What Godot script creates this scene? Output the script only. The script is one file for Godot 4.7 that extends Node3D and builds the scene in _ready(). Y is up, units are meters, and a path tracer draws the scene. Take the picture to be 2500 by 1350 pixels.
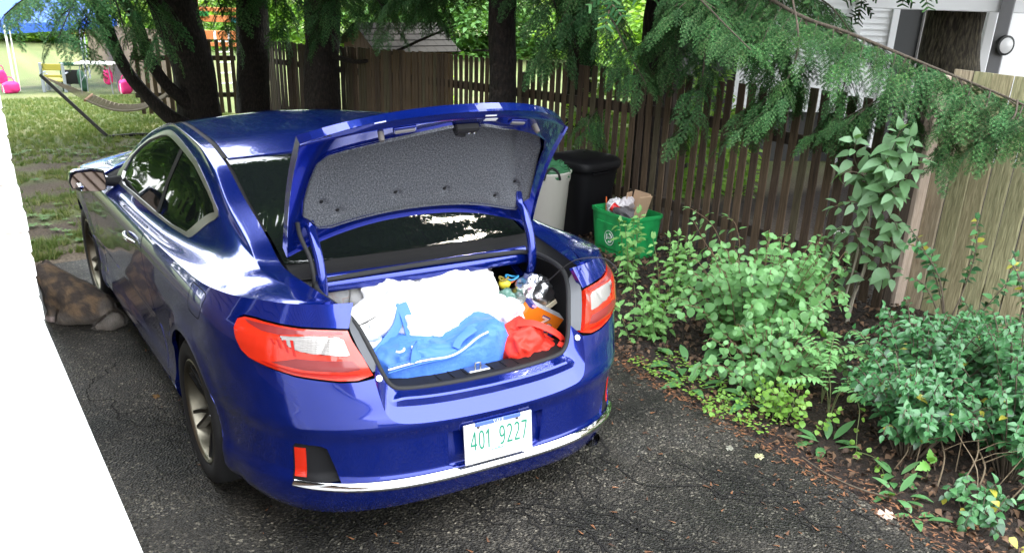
extends Node3D

# ---------------------------------------------------------------- helpers
var names := {}
var mats := {}
var rng := RandomNumberGenerator.new()

class Tab:
	var x0: float
	var x1: float
	var lut := PackedFloat32Array()
	func _init(tab: Array) -> void:
		x0 = tab[0][0]
		x1 = tab[-1][0]
		var n: int = tab.size()
		var h := []
		var d := []
		for k in n - 1:
			h.append(float(tab[k + 1][0] - tab[k][0]))
			d.append(float(tab[k + 1][1] - tab[k][1]) / h[k])
		var m := []
		for k in n:
			if k == 0:
				m.append(d[0])
			elif k == n - 1:
				m.append(d[n - 2])
			elif d[k - 1] * d[k] <= 0.0:
				m.append(0.0)
			else:
				var w1: float = 2.0 * h[k] + h[k - 1]
				var w2: float = h[k] + 2.0 * h[k - 1]
				m.append((w1 + w2) / (w1 / d[k - 1] + w2 / d[k]))
		var i := 0
		for q in 1025:
			var x: float = lerpf(x0, x1, q / 1024.0)
			while i < n - 2 and x > tab[i + 1][0]:
				i += 1
			var t: float = (x - tab[i][0]) / h[i]
			var a: float = m[i] * h[i]
			var b: float = m[i + 1] * h[i]
			lut.append((2 * t * t * t - 3 * t * t + 1) * tab[i][1] + (t * t * t - 2 * t * t + t) * a + (-2 * t * t * t + 3 * t * t) * tab[i + 1][1] + (t * t * t - t * t) * b)
	func at(x: float) -> float:
		var f: float = clampf((x - x0) / (x1 - x0), 0.0, 1.0) * 1024.0
		var i := mini(int(f), 1023)
		return lerpf(lut[i], lut[i + 1], f - i)

class MB:
	var v := PackedVector3Array()
	var n := PackedVector3Array()
	var uv := PackedVector2Array()
	var c := PackedColorArray()
	var col := Color(1, 1, 1)
	func tri(a: Vector3, b: Vector3, d: Vector3, na: Vector3, nb: Vector3, nd: Vector3, ua := Vector2.ZERO, ub := Vector2.ZERO, ud := Vector2.ZERO) -> void:
		var g := (b - a).cross(d - a)
		if g.dot(na + nb + nd) > 0.0:
			v.append(a); v.append(d); v.append(b)
			n.append(na); n.append(nd); n.append(nb)
			uv.append(ua); uv.append(ud); uv.append(ub)
		else:
			v.append(a); v.append(b); v.append(d)
			n.append(na); n.append(nb); n.append(nd)
			uv.append(ua); uv.append(ub); uv.append(ud)
		c.append(col); c.append(col); c.append(col)
	func flat(a: Vector3, b: Vector3, d: Vector3, out: Vector3) -> void:
		var g := (b - a).cross(d - a).normalized()
		if g.dot(out) < 0.0:
			g = -g
		tri(a, b, d, g, g, g)
	func quad(a: Vector3, b: Vector3, d: Vector3, e: Vector3, out: Vector3) -> void:
		var g := (b - a).cross(d - a)
		if g.length_squared() < 1e-14:
			g = (d - a).cross(e - a)
		g = g.normalized()
		if g.dot(out) < 0.0:
			g = -g
		tri(a, b, d, g, g, g, Vector2(0, 0), Vector2(1, 0), Vector2(1, 1))
		tri(a, d, e, g, g, g, Vector2(0, 0), Vector2(1, 1), Vector2(0, 1))
	func box(p: Vector3, s: Vector3, b := Basis(), chamfer := 0.0) -> void:
		var h := s * 0.5
		var k := minf(chamfer, minf(h.x, minf(h.y, h.z)) * 0.9)
		if k <= 0.0:
			for ax in 3:
				for sg in [-1.0, 1.0]:
					var o := Vector3.ZERO
					o[ax] = sg * h[ax]
					var u := Vector3.ZERO
					u[(ax + 1) % 3] = h[(ax + 1) % 3]
					var w := Vector3.ZERO
					w[(ax + 2) % 3] = h[(ax + 2) % 3]
					quad(p + b * (o - u - w), p + b * (o + u - w), p + b * (o + u + w), p + b * (o - u + w), b * (o / h[ax]))
			return
		for ax in 3:
			for sg in [-1.0, 1.0]:
				var o := Vector3.ZERO
				o[ax] = sg * h[ax]
				var u := Vector3.ZERO
				u[(ax + 1) % 3] = h[(ax + 1) % 3] - k
				var w := Vector3.ZERO
				w[(ax + 2) % 3] = h[(ax + 2) % 3] - k
				quad(p + b * (o - u - w), p + b * (o + u - w), p + b * (o + u + w), p + b * (o - u + w), b * o)
		for ax in 3:
			var a1 := (ax + 1) % 3
			var a2 := (ax + 2) % 3
			for s1 in [-1.0, 1.0]:
				for s2 in [-1.0, 1.0]:
					var q := []
					for e in [-1.0, 1.0]:
						var m1 := Vector3.ZERO
						m1[ax] = e * (h[ax] - k); m1[a1] = s1 * h[a1]; m1[a2] = s2 * (h[a2] - k)
						var m2 := m1
						m2[a1] = s1 * (h[a1] - k); m2[a2] = s2 * h[a2]
						q.append(p + b * m1); q.append(p + b * m2)
					var o := Vector3.ZERO
					o[a1] = s1; o[a2] = s2
					quad(q[0], q[1], q[3], q[2], b * o)
		for sx in [-1.0, 1.0]:
			for sy in [-1.0, 1.0]:
				for sz in [-1.0, 1.0]:
					flat(p + b * Vector3(sx * h.x, sy * (h.y - k), sz * (h.z - k)), p + b * Vector3(sx * (h.x - k), sy * h.y, sz * (h.z - k)), p + b * Vector3(sx * (h.x - k), sy * (h.y - k), sz * h.z), b * Vector3(sx, sy, sz))
	# a tube along points with radii; caps closed
	func tube(pts: Array, radii: Array, sides := 8, squash := 1.0, ref := Vector3.UP) -> void:
		var cnt := pts.size()
		var rings := []
		var nrm := []
		var len := 0.0
		var lens := []
		var ux := Vector3.ZERO
		for i in cnt:
			var t: Vector3 = (pts[mini(i + 1, cnt - 1)] - pts[maxi(i - 1, 0)]).normalized()
			if i > 0:
				len += (pts[i] - pts[i - 1]).length()
			lens.append(len)
			if ux == Vector3.ZERO:
				ux = ref.cross(t)
				if ux.length() < 0.05:
					ux = Vector3.RIGHT.cross(t)
			ux = (ux - t * ux.dot(t)).normalized()
			var uy := t.cross(ux)
			var rt := float(i) / (cnt - 1) * (radii.size() - 1)
			var r: float = lerpf(radii[int(rt)], radii[mini(int(rt) + 1, radii.size() - 1)], rt - int(rt))
			var ring := []
			var nr := []
			for k in sides + 1:
				var a := TAU * k / sides
				ring.append(pts[i] + (ux * cos(a) + uy * sin(a) * squash) * r)
				nr.append((ux * cos(a) + uy * sin(a) / squash).normalized())
			rings.append(ring)
			nrm.append(nr)
		for i in cnt - 1:
			for k in sides:
				var u0 := float(k) / sides
				var u1 := float(k + 1) / sides
				tri(rings[i][k], rings[i][k + 1], rings[i + 1][k + 1], nrm[i][k], nrm[i][k + 1], nrm[i + 1][k + 1], Vector2(u0, lens[i]), Vector2(u1, lens[i]), Vector2(u1, lens[i + 1]))
				tri(rings[i][k], rings[i + 1][k + 1], rings[i + 1][k], nrm[i][k], nrm[i + 1][k + 1], nrm[i + 1][k], Vector2(u0, lens[i]), Vector2(u1, lens[i + 1]), Vector2(u0, lens[i + 1]))
		for e in [0, cnt - 1]:
			var t: Vector3 = (pts[0] - pts[1]).normalized() if e == 0 else (pts[cnt - 1] - pts[cnt - 2]).normalized()
			for k in sides:
				tri(pts[e], rings[e][k], rings[e][k + 1], t, t, t)
	# revolve profile [[r, y], ...] about y, smooth where edge is false
	func lathe(prof: Array, sides := 32, xf := Transform3D(), sharp := 0.6) -> void:
		var segn := []
		for i in prof.size() - 1:
			segn.append(Vector2(prof[i + 1][1] - prof[i][1], -(prof[i + 1][0] - prof[i][0])).normalized())
		for i in prof.size() - 1:
			var s: Vector2 = segn[i]
			var n0 := s
			var n1 := s
			if i > 0 and segn[i - 1].dot(s) > sharp:
				n0 = (segn[i - 1] + s).normalized()
			if i < segn.size() - 1 and segn[i + 1].dot(s) > sharp:
				n1 = (segn[i + 1] + s).normalized()
			for k in sides:
				var a0 := TAU * k / sides
				var a1 := TAU * (k + 1) / sides
				var c0 := Vector3(cos(a0), 0, sin(a0))
				var c1 := Vector3(cos(a1), 0, sin(a1))
				var p00: Vector3 = xf * (c0 * float(prof[i][0]) + Vector3.UP * float(prof[i][1]))
				var p01: Vector3 = xf * (c1 * float(prof[i][0]) + Vector3.UP * float(prof[i][1]))
				var p10: Vector3 = xf * (c0 * float(prof[i + 1][0]) + Vector3.UP * float(prof[i + 1][1]))
				var p11: Vector3 = xf * (c1 * float(prof[i + 1][0]) + Vector3.UP * float(prof[i + 1][1]))
				var m00: Vector3 = xf.basis * (c0 * n0.x + Vector3.UP * n0.y)
				var m01: Vector3 = xf.basis * (c1 * n0.x + Vector3.UP * n0.y)
				var m10: Vector3 = xf.basis * (c0 * n1.x + Vector3.UP * n1.y)
				var m11: Vector3 = xf.basis * (c1 * n1.x + Vector3.UP * n1.y)
				var u0 := float(k) / sides
				var u1 := float(k + 1) / sides
				if p00 != p01:
					tri(p00, p01, p11, m00, m01, m11, Vector2(u0, prof[i][1]), Vector2(u1, prof[i][1]), Vector2(u1, prof[i + 1][1]))
				if p10 != p11:
					tri(p00, p11, p10, m00, m11, m10, Vector2(u0, prof[i][1]), Vector2(u1, prof[i + 1][1]), Vector2(u0, prof[i + 1][1]))
	# smooth grid from rows of points; closed_u joins the row ends
	func grid(rows: Array, closed_u := false, closed_v := false, flip := false) -> void:
		var nv := rows.size()
		var nu: int = rows[0].size()
		var nn := []
		for i in nv:
			var r := []
			for j in nu:
				var jl := (j - 1 + nu) % nu if closed_u else maxi(j - 1, 0)
				var jr := (j + 1) % nu if closed_u else mini(j + 1, nu - 1)
				var il := (i - 1 + nv) % nv if closed_v else maxi(i - 1, 0)
				var ir := (i + 1) % nv if closed_v else mini(i + 1, nv - 1)
				var g: Vector3 = (rows[i][jr] - rows[i][jl]).cross(rows[ir][j] - rows[il][j])
				if g.length_squared() < 1e-16:
					var ii := clampi(i, 1, nv - 2) if nv > 2 else i
					g = (rows[ii][jr] - rows[ii][jl]).cross(rows[mini(ii + 1, nv - 1)][j] - rows[maxi(ii - 1, 0)][j])
				g = g.normalized()
				r.append(-g if flip else g)
			nn.append(r)
		for i in (nv if closed_v else nv - 1):
			var i1 := (i + 1) % nv
			for j in (nu if closed_u else nu - 1):
				var j1 := (j + 1) % nu
				var ua := Vector2(float(j) / (nu - 1), float(i) / (nv - 1))
				var ub := Vector2(float(j + 1) / (nu - 1), float(i) / (nv - 1))
				var uc := Vector2(float(j + 1) / (nu - 1), float(i + 1) / (nv - 1))
				var ud := Vector2(float(j) / (nu - 1), float(i + 1) / (nv - 1))
				tri(rows[i][j], rows[i][j1], rows[i1][j1], nn[i][j], nn[i][j1], nn[i1][j1], ua, ub, uc)
				tri(rows[i][j], rows[i1][j1], rows[i1][j], nn[i][j], nn[i1][j1], nn[i1][j], ua, uc, ud)
	func mesh(colors := false) -> ArrayMesh:
		var a := []
		a.resize(Mesh.ARRAY_MAX)
		a[Mesh.ARRAY_VERTEX] = v
		a[Mesh.ARRAY_NORMAL] = n
		a[Mesh.ARRAY_TEX_UV] = uv
		if colors:
			a[Mesh.ARRAY_COLOR] = c
		var m := ArrayMesh.new()
		m.add_surface_from_arrays(Mesh.PRIMITIVE_TRIANGLES, a)
		return m

func numbered(called: String) -> String:
	var k: int = names.get(called, 0)
	names[called] = k + 1
	return called if k == 0 else "%s_%03d" % [called, k]

func obj(called: String, m: Mesh, mat: Material, parent: Node = null) -> MeshInstance3D:
	var o := MeshInstance3D.new()
	o.name = numbered(called)
	o.mesh = m
	o.material_override = mat
	(parent if parent else self).add_child(o, true)
	return o

func part(called: String, mb: MB, mat: Material, parent: Node = null, colors := false) -> MeshInstance3D:
	return obj(called, mb.mesh(colors), mat, parent)

func tag(o: Node, label: String, category := "", group := "", kind := "") -> Node:
	if label: o.set_meta("label", label)
	if category: o.set_meta("category", category)
	if group: o.set_meta("group", group)
	if kind: o.set_meta("kind", kind)
	return o

func thing(called: String, label: String, category: String, at := Vector3.ZERO, turn := 0.0, group := "") -> Node3D:
	var o := Node3D.new()
	o.name = numbered(called)
	add_child(o, true)
	o.position = at
	o.rotation.y = turn
	tag(o, label, category, group)
	return o

func lin(r: float, g: float, b: float) -> Color:
	return Color(r, g, b).linear_to_srgb()

func mat(key: String, c := Color.WHITE, rough := 0.7, metal := 0.0) -> StandardMaterial3D:
	if mats.has(key):
		return mats[key]
	var m := StandardMaterial3D.new()
	m.resource_name = key
	m.albedo_color = c.linear_to_srgb()
	m.roughness = rough
	m.metallic = metal
	mats[key] = m
	return m

func noise_tex(freq: float, ramp: Array, size := 512, type := FastNoiseLite.TYPE_SIMPLEX_SMOOTH, sd := 1, oct := 4, cell := FastNoiseLite.RETURN_CELL_VALUE, norm := true) -> NoiseTexture2D:
	var f := FastNoiseLite.new()
	f.noise_type = type
	f.frequency = freq
	f.seed = sd
	f.fractal_octaves = oct
	if oct <= 1:
		f.fractal_type = FastNoiseLite.FRACTAL_NONE
	f.cellular_return_type = cell
	var t := NoiseTexture2D.new()
	t.width = size
	t.height = size
	t.seamless = true
	t.normalize = norm
	t.noise = f
	if ramp.size():
		var g := Gradient.new()
		var off := PackedFloat32Array()
		var cols := PackedColorArray()
		for r in ramp:
			off.append(r[0])
			cols.append(r[1] if r[1] is Color else Color(r[1], r[1], r[1]))
		g.offsets = off
		g.colors = cols
		t.color_ramp = g
	return t

func bump_tex(freq: float, strength := 6.0, size := 512, type := FastNoiseLite.TYPE_SIMPLEX_SMOOTH, sd := 3, oct := 4) -> NoiseTexture2D:
	var t := noise_tex(freq, [], size, type, sd, oct, FastNoiseLite.RETURN_DISTANCE)
	t.as_normal_map = true
	t.bump_strength = strength
	return t

func triplanar(m: StandardMaterial3D, scale: float, world := true) -> StandardMaterial3D:
	m.uv1_triplanar = true
	m.uv1_world_triplanar = world
	m.uv1_scale = Vector3.ONE * scale
	return m

func smooth(a: float, b: float, x: float) -> float:
	var t := clampf((x - a) / (b - a), 0.0, 1.0)
	return t * t * (3.0 - 2.0 * t)

func ground_y(z: float) -> float:
	var d := maxf(0.0, -3.0 - z)
	return maxf(-0.053 * d * d / (d + 0.8), -1.27)

func spline(pts: Array, per := 6) -> Array:
	var out := []
	for i in pts.size() - 1:
		var p0: Vector3 = pts[maxi(i - 1, 0)]
		var p1: Vector3 = pts[i]
		var p2: Vector3 = pts[i + 1]
		var p3: Vector3 = pts[mini(i + 2, pts.size() - 1)]
		for k in per:
			var f := float(k) / per
			out.append(0.5 * ((2.0 * p1) + (p2 - p0) * f + (2.0 * p0 - 5.0 * p1 + 4.0 * p2 - p3) * f * f + (3.0 * p1 - p0 - 3.0 * p2 + p3) * f * f * f))
	out.append(pts[-1])
	return out

func multi(called: String, m: Mesh, xfs: Array, mt: Material, parent: Node, colors := PackedColorArray()) -> MultiMeshInstance3D:
	var mm := MultiMesh.new()
	mm.transform_format = MultiMesh.TRANSFORM_3D
	mm.use_colors = colors.size() > 0
	mm.mesh = m
	mm.instance_count = xfs.size()
	for i in xfs.size():
		mm.set_instance_transform(i, xfs[i])
		if colors.size():
			mm.set_instance_color(i, colors[i])
	var o := MultiMeshInstance3D.new()
	o.name = numbered(called)
	o.multimesh = mm
	o.material_override = mt
	o.set_meta("kind", "stuff")
	(parent if parent else self).add_child(o, true)
	return o

# ---------------------------------------------------------------- the place
func _ready() -> void:
	rng.seed = 7
	var cam := Camera3D.new()
	cam.name = "camera"
	cam.position = Vector3(-1.71, 2.183, 2.785)
	cam.basis = Basis(Vector3.UP, deg_to_rad(-32.5)) * Basis(Vector3.RIGHT, deg_to_rad(-24.29)) * Basis(Vector3.BACK, deg_to_rad(1.93))
	cam.projection = Camera3D.PROJECTION_FRUSTUM
	cam.near = 0.05
	cam.far = 400.0
	cam.size = 0.05 * 1350.0 / 2248.5
	cam.frustum_offset = Vector2(0, 0.05 * (936.8 - 675.0) / 2248.5)
	add_child(cam)
	cam.current = true
	var sky := ProceduralSkyMaterial.new()
	sky.sky_top_color = Color(0.95, 0.97, 1.0)
	sky.sky_horizon_color = Color(0.72, 0.73, 0.73)
	sky.sky_curve = 0.35
	sky.ground_bottom_color = Color(0.2, 0.22, 0.16)
	sky.ground_horizon_color = Color(0.5, 0.52, 0.45)
	sky.sky_energy_multiplier = 1.45
	sky.sky_cover = noise_tex(0.006, [[0.0, Color(1, 1, 1, 0.0)], [0.45, Color(1, 1, 1, 0.05)], [0.8, Color(1, 1, 1, 0.35)], [1.0, Color(1, 1, 1, 0.5)]], 512, FastNoiseLite.TYPE_SIMPLEX_SMOOTH, 4, 5)
	var env := Environment.new()
	env.background_mode = Environment.BG_SKY
	env.sky = Sky.new()
	env.sky.sky_material = sky
	env.background_energy_multiplier = 1.0
	env.tonemap_mode = Environment.TONE_MAPPER_LINEAR
	env.tonemap_exposure = 3.45
	env.sdfgi_enabled = true
	env.ssao_enabled = true
	env.ssil_enabled = true
	var we := WorldEnvironment.new()
	we.name = "world_environment"
	we.environment = env
	add_child(we)
	var sun := DirectionalLight3D.new()
	sun.name = "sun"
	sun.light_energy = 0.6
	sun.light_color = Color(1.0, 0.96, 0.88)
	sun.light_angular_distance = 10.0
	sun.shadow_enabled = true
	add_child(sun)
	sun.look_at_from_position(Vector3(0.62, 0.85, -0.60) * 10.0, Vector3.ZERO)
	build_ground()
	build_house()
	build_fence()
	build_car()
	build_trunk_load()
	build_bins()
	build_cat()
	build_trees()
	build_bed()
	build_yard()

# ---------------------------------------------------------------- the car
const CW := 0.932
var plan_l := PackedFloat32Array()
var plan_p := PackedVector2Array()
var tab := {}
var at_z := PackedFloat32Array()
var at_p := PackedVector2Array()
const WHEELS := [[-1.064, 0.335], [-3.789, 0.335]]

func car_tables() -> void:
	for i in 241:
		var a := i / 240.0 * PI / 2
		plan_p.append(Vector2(CW * pow(sin(a), 2.0 / 3), -1.0 + pow(maxf(cos(a), 0.0), 2.0 / 3)))
	for i in range(1, 61):
		plan_p.append(Vector2(CW, -1.0 - 2.65 * i / 60.0))
	for i in range(1, 121):
		var a := i / 120.0 * PI / 2
		plan_p.append(Vector2(CW * pow(maxf(cos(a), 0.0), 2.0 / 2.6), -3.65 - 1.15 * pow(sin(a), 2.0 / 2.6)))
	plan_l.append(0.0)
	for i in range(1, plan_p.size()):
		plan_l.append(plan_l[-1] + plan_p[i].distance_to(plan_p[i - 1]))
	tab.rear = Tab.new([[0.16, 0.13], [0.21, 0.075], [0.26, 0.04], [0.335, 0.004], [0.345, 0.0], [0.372, 0.0], [0.39, 0.010], [0.545, 0.006], [0.565, 0.0], [0.60, -0.010], [0.63, -0.004], [0.66, 0.008], [0.72, 0.03], [0.80, 0.068], [0.95, 0.142], [1.06, 0.195]])
	tab.side = Tab.new([[0.16, 0.10], [0.20, 0.055], [0.26, 0.028], [0.33, 0.022], [0.40, 0.032], [0.52, 0.026], [0.575, 0.012], [0.66, 0.006], [0.78, 0.0], [0.88, 0.0], [0.93, 0.010], [0.98, 0.035], [1.06, 0.085]])
	tab.ys = Tab.new([[-4.8, 0.62], [-4.6, 0.72], [-4.0, 0.86], [-3.35, 0.93], [-2.6, 0.955], [-2.0, 0.965], [-1.3, 0.98], [-0.9, 0.995], [-0.6, 1.02], [-0.35, 1.04], [0.0, 1.045]])
	tab.bx = Tab.new([[-4.7, 0.70], [-4.0, 0.84], [-3.35, 0.84], [-3.0, 0.82], [-2.6, 0.81], [-2.2, 0.803], [-1.8, 0.795], [-1.5, 0.785], [-1.2, 0.775], [-0.9, 0.785], [-0.7, 0.80]])
	tab.by = Tab.new([[-4.7, 0.70], [-4.0, 0.90], [-3.35, 0.965], [-3.0, 0.975], [-2.6, 0.98], [-2.2, 0.985], [-1.8, 0.995], [-1.5, 1.01], [-1.2, 1.03], [-0.9, 1.045], [-0.7, 1.045]])
	tab.cx = Tab.new([[-4.7, 0.5], [-4.0, 0.62], [-3.35, 0.74], [-3.0, 0.735], [-2.6, 0.665], [-2.25, 0.628], [-1.8, 0.635], [-1.55, 0.652], [-1.2, 0.68], [-0.9, 0.69], [-0.7, 0.70]])
	tab.cy = Tab.new([[-4.7, 0.76], [-4.0, 0.95], [-3.35, 1.0], [-3.0, 1.10], [-2.6, 1.275], [-2.25, 1.355], [-1.8, 1.325], [-1.55, 1.27], [-1.2, 1.165], [-0.9, 1.095], [-0.7, 1.065]])
	tab.dx = Tab.new([[-4.7, 0.3], [-4.0, 0.42], [-3.35, 0.55], [-3.0, 0.62], [-2.6, 0.57], [-2.25, 0.555], [-1.8, 0.555], [-1.55, 0.555], [-1.2, 0.57], [-0.9, 0.585], [-0.7, 0.595], [-0.45, 0.57], [-0.2, 0.535]])
	tab.dy = Tab.new([[-4.7, 0.79], [-4.0, 0.98], [-3.35, 1.03], [-3.0, 1.17], [-2.6, 1.335], [-2.25, 1.40], [-1.8, 1.385], [-1.55, 1.34], [-1.2, 1.212], [-0.9, 1.125], [-0.7, 1.065], [-0.45, 1.05], [-0.2, 1.035]])
	tab.ey = Tab.new([[-4.7, 0.80], [-4.0, 1.0], [-3.35, 1.06], [-3.0, 1.215], [-2.6, 1.385], [-2.25, 1.435], [-1.8, 1.42], [-1.55, 1.375], [-1.2, 1.25], [-0.9, 1.145], [-0.7, 1.065]])
	for i in 700:
		var s: float = lerpf(0.3, plan_l[-1] - 0.02, i / 699.0)
		var p := tub(s, tab.ys.at(plan_at(s)[0].y))
		at_z.append(-p.z)
		at_p.append(Vector2(p.x, p.y))

# plan position and outward normal (x, z) at arc length s from the middle of the tail
func plan_at(s: float) -> Array:
	var sg := 1.0 if s >= 0.0 else -1.0
	var a := absf(s)
	var i := clampi(plan_l.bsearch(a) - 1, 0, plan_l.size() - 2)
	var f := clampf((a - plan_l[i]) / maxf(plan_l[i + 1] - plan_l[i], 1e-9), 0.0, 1.0)
	var p := plan_p[i].lerp(plan_p[i + 1], f)
	var i0 := maxi(i - 1, 0)
	var i1 := mini(i + 2, plan_p.size() - 1)
	var t := (plan_p[i1] - plan_p[i0]).normalized()
	if a < 0.02:
		t = Vector2(1, 0)
	return [Vector2(sg * p.x, p.y), Vector2(sg * -t.y, t.x)]

func tub(s: float, y: float) -> Vector3:
	var q := plan_at(s)
	var p: Vector2 = q[0]
	var nr: Vector2 = q[1]
	var side: float = tab.side.at(y)
	for w in WHEELS:
		var r := Vector2(p.y - w[0], y - w[1]).length()
		side -= 0.014 * exp(-pow((r - 0.385) / 0.05, 2.0))
	var rear: float = tab.rear.at(y)
	var ins := side * nr.x * nr.x + rear * nr.y * nr.y
	return Vector3(p.x - nr.x * ins, y, p.y - nr.y * ins)

func side_s(z: float) -> float:   # arc length of a point on the straight flank
	return 1.6275 - 1.0 - z

func up(t: float, z: float) -> Vector3:
	var sg := 1.0
	if t > 4.0:
		t = 8.0 - t
		sg = -1.0
	var k := clampi(at_z.bsearch(-z) - 1, 0, at_z.size() - 2)
	var a: Vector2 = at_p[k].lerp(at_p[k + 1], clampf((-z - at_z[k]) / maxf(at_z[k + 1] - at_z[k], 1e-9), 0.0, 1.0))
	var d := Vector2(tab.dx.at(z), tab.dy.at(z))
	var zz := minf(z, -0.7)
	var b := Vector2(tab.bx.at(zz), tab.by.at(zz))
	var cc := Vector2(tab.cx.at(zz), tab.cy.at(zz))
	if z > -0.7:
		var w := smooth(-0.7, -0.5, z)
		b = b.lerp(a * 0.67 + d * 0.33 + Vector2(0, 0.006), w)
		cc = cc.lerp(a * 0.33 + d * 0.67 + Vector2(0, 0.006), w)
	var e := Vector2(0, tab.ey.at(z))
	var P := [a * 2.0 - b, a, b, cc, d, e, Vector2(-d.x, d.y)]
	var i := clampi(int(floor(t)), 0, 3)
	var f := t - i
	var q: Vector2 = 0.5 * (2.0 * P[i + 1] + (P[i + 2] - P[i]) * f + (2.0 * P[i] - 5.0 * P[i + 1] + 4.0 * P[i + 2] - P[i + 3]) * f * f + (3.0 * P[i + 1] - P[i] - 3.0 * P[i + 2] + P[i + 3]) * f * f * f)
	return Vector3(q.x * sg, q.y, z)

# the open lid: a across -1..1, b from the hinge edge to the rear edge
const LN := Vector3(0, 0.575, -0.82)
func lid_out(a: float, b: float) -> Vector3:
	var k := 1.0 - pow(absf(a), 2.2)
	var f := Vector3(0.58 * a, 1.133 + 0.125 * k, -0.735 + 0.035 * k)
	var r := Vector3(0.58 * a, 1.61 + 0.10 * k, -0.49 + 0.25 * k)
	return f.lerp(r, b) + LN * 0.035 * sin(PI * clampf(b, 0, 1))

func lid_in(a: float, b: float) -> Vector3:
	var deep := 0.045
	# raised edge of the rear flange and the channel behind it
	deep -= 0.014 * smooth(0.985, 1.055, b)
	return lid_out(a, b) - LN * deep

func lid_liner(a: float, b: float) -> Vector3:
	var e := minf(minf(0.93 - absf(a), (b - 0.07) * 1.0), (0.93 - 0.09 * absf(a) - b))
	var k := smooth(0.0, 0.13, e)
	var deep := 0.052 - 0.030 * k * smooth(0.0, 0.45, b)
	deep -= 0.050 * smooth(0.25, 0.82, b) * smooth(0.0, 0.07, e) * smooth(0.93, 0.70, absf(a))
	var ridge := a - (0.60 + 0.30 * (0.85 - b))
	deep -= 0.020 * exp(-pow(ridge / 0.06, 2.0)) * k * smooth(0.02, 0.3, b)
	for q in [[-0.771, 0.29], [-0.654, 0.183], [-0.245, 0.209], [0.143, 0.194], [0.598, 0.154], [0.785, 0.275]]:
		var r := Vector2((a - q[0]) * 0.58, (b - q[1]) * 0.57).length()
		deep -= 0.012 * exp(-pow(r / 0.018, 4.0))
	return lid_out(a, b) - LN * deep

# A trimmed panel of a surface f(u, v): a grid cut to the outline POLY (in u, v) with HOLES, its rim turned inwards by HEM.
func panel(f: Callable, poly: Array, nu: int, nv: int, mb: MB, center: Vector3, holes := [], hem := 0.012, mirror := false, lift := 0.0, round_edge := 0.0) -> void:
	var pp := PackedVector2Array(poly)
	var lo := pp[0]
	var hi := pp[0]
	for q in pp:
		lo = lo.min(q)
		hi = hi.max(q)
	var cache := {}
	var ev := func(q: Vector2) -> Array:
		var key := Vector2i(roundi(q.x * 20000.0), roundi(q.y * 20000.0))
		if cache.has(key):
			return cache[key]
		var p: Vector3 = f.call(q.x, q.y)
		var e := 0.006
		var n: Vector3 = (f.call(q.x + e, q.y) - f.call(q.x - e, q.y)).cross(f.call(q.x, q.y + e) - f.call(q.x, q.y - e))
		n = n.normalized()
		if n.dot(p - center) < 0.0:
			n = -n
		p += n * lift
		if mirror:
			p.x = -p.x
			n.x = -n.x
		cache[key] = [p, n]
		return cache[key]
	var cuts := []
	for h in holes:
		cuts.append(PackedVector2Array(h))
	for i in nu:
		for j in nv:
			var a := Vector2(lerpf(lo.x, hi.x, float(i) / nu), lerpf(lo.y, hi.y, float(j) / nv))
			var b := Vector2(lerpf(lo.x, hi.x, float(i + 1) / nu), lerpf(lo.y, hi.y, float(j + 1) / nv))
			var pieces: Array = Geometry2D.intersect_polygons(PackedVector2Array([a, Vector2(b.x, a.y), b, Vector2(a.x, b.y)]), pp)
			for h in cuts:
				var left := []
				for pc in pieces:
					for r in Geometry2D.clip_polygons(pc, h):
						left.append(r)
				pieces = left
			for pc in pieces:
				if pc.size() < 3:
					continue
				var idx := Geometry2D.triangulate_polygon(pc)
				for k in range(0, idx.size(), 3):
					var A: Array = ev.call(pc[idx[k]])
					var B: Array = ev.call(pc[idx[k + 1]])
					var C: Array = ev.call(pc[idx[k + 2]])
					mb.tri(A[0], B[0], C[0], A[1], B[1], C[1], pc[idx[k]], pc[idx[k + 1]], pc[idx[k + 2]])
	if hem > 0.0:
		for lp in [pp] + cuts:
			for i in lp.size():
				var q0: Vector2 = lp[i]
				var q1: Vector2 = lp[(i + 1) % lp.size()]
				var steps := maxi(1, int(q0.distance_to(q1) / 0.06))
				for k in steps:
					var A: Array = ev.call(q0.lerp(q1, float(k) / steps))
					var B: Array = ev.call(q0.lerp(q1, float(k + 1) / steps))
					var a2: Vector3 = A[0] - A[1] * hem
					var b2: Vector3 = B[0] - B[1] * hem
					var g: Vector3 = (B[0] - A[0]).cross(a2 - A[0]).normalized()
					mb.quad(A[0], B[0], b2, a2, g)

# shrink an outline (in the surface's own u, v) to leave a panel gap
func gap(poly: Array, d := 0.0025) -> Array:
	var r := Geometry2D.offset_polygon(PackedVector2Array(poly), -d, Geometry2D.JOIN_MITER)
	return Array(r[0]) if r.size() else poly

func fine(poly: Array, step := 0.05) -> Array:
	var out := []
	for i in poly.size():
		var a: Vector2 = poly[i]
		var b: Vector2 = poly[(i + 1) % poly.size()]
		var k := maxi(1, int(a.distance_to(b) / step))
		for q in k:
			out.append(a.lerp(b, float(q) / k))
	return out

func curve2(pts: Array, per := 5) -> Array:
	var v3 := []
	for p in pts:
		v3.append(Vector3(p.x, p.y, 0))
	var out := []
	for p in spline(v3, per):
		out.append(Vector2(p.x, p.y))
	return out

func arch(w: Array, r: float, a0: float, a1: float, cnt := 18) -> Array:   # wheel arch in (s, y)
	var out := []
	for i in cnt + 1:
		var a := lerpf(a0, a1, float(i) / cnt)
		out.append(Vector2(side_s(w[0] + r * cos(a)), w[1] + r * sin(a)))
	return out

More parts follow.
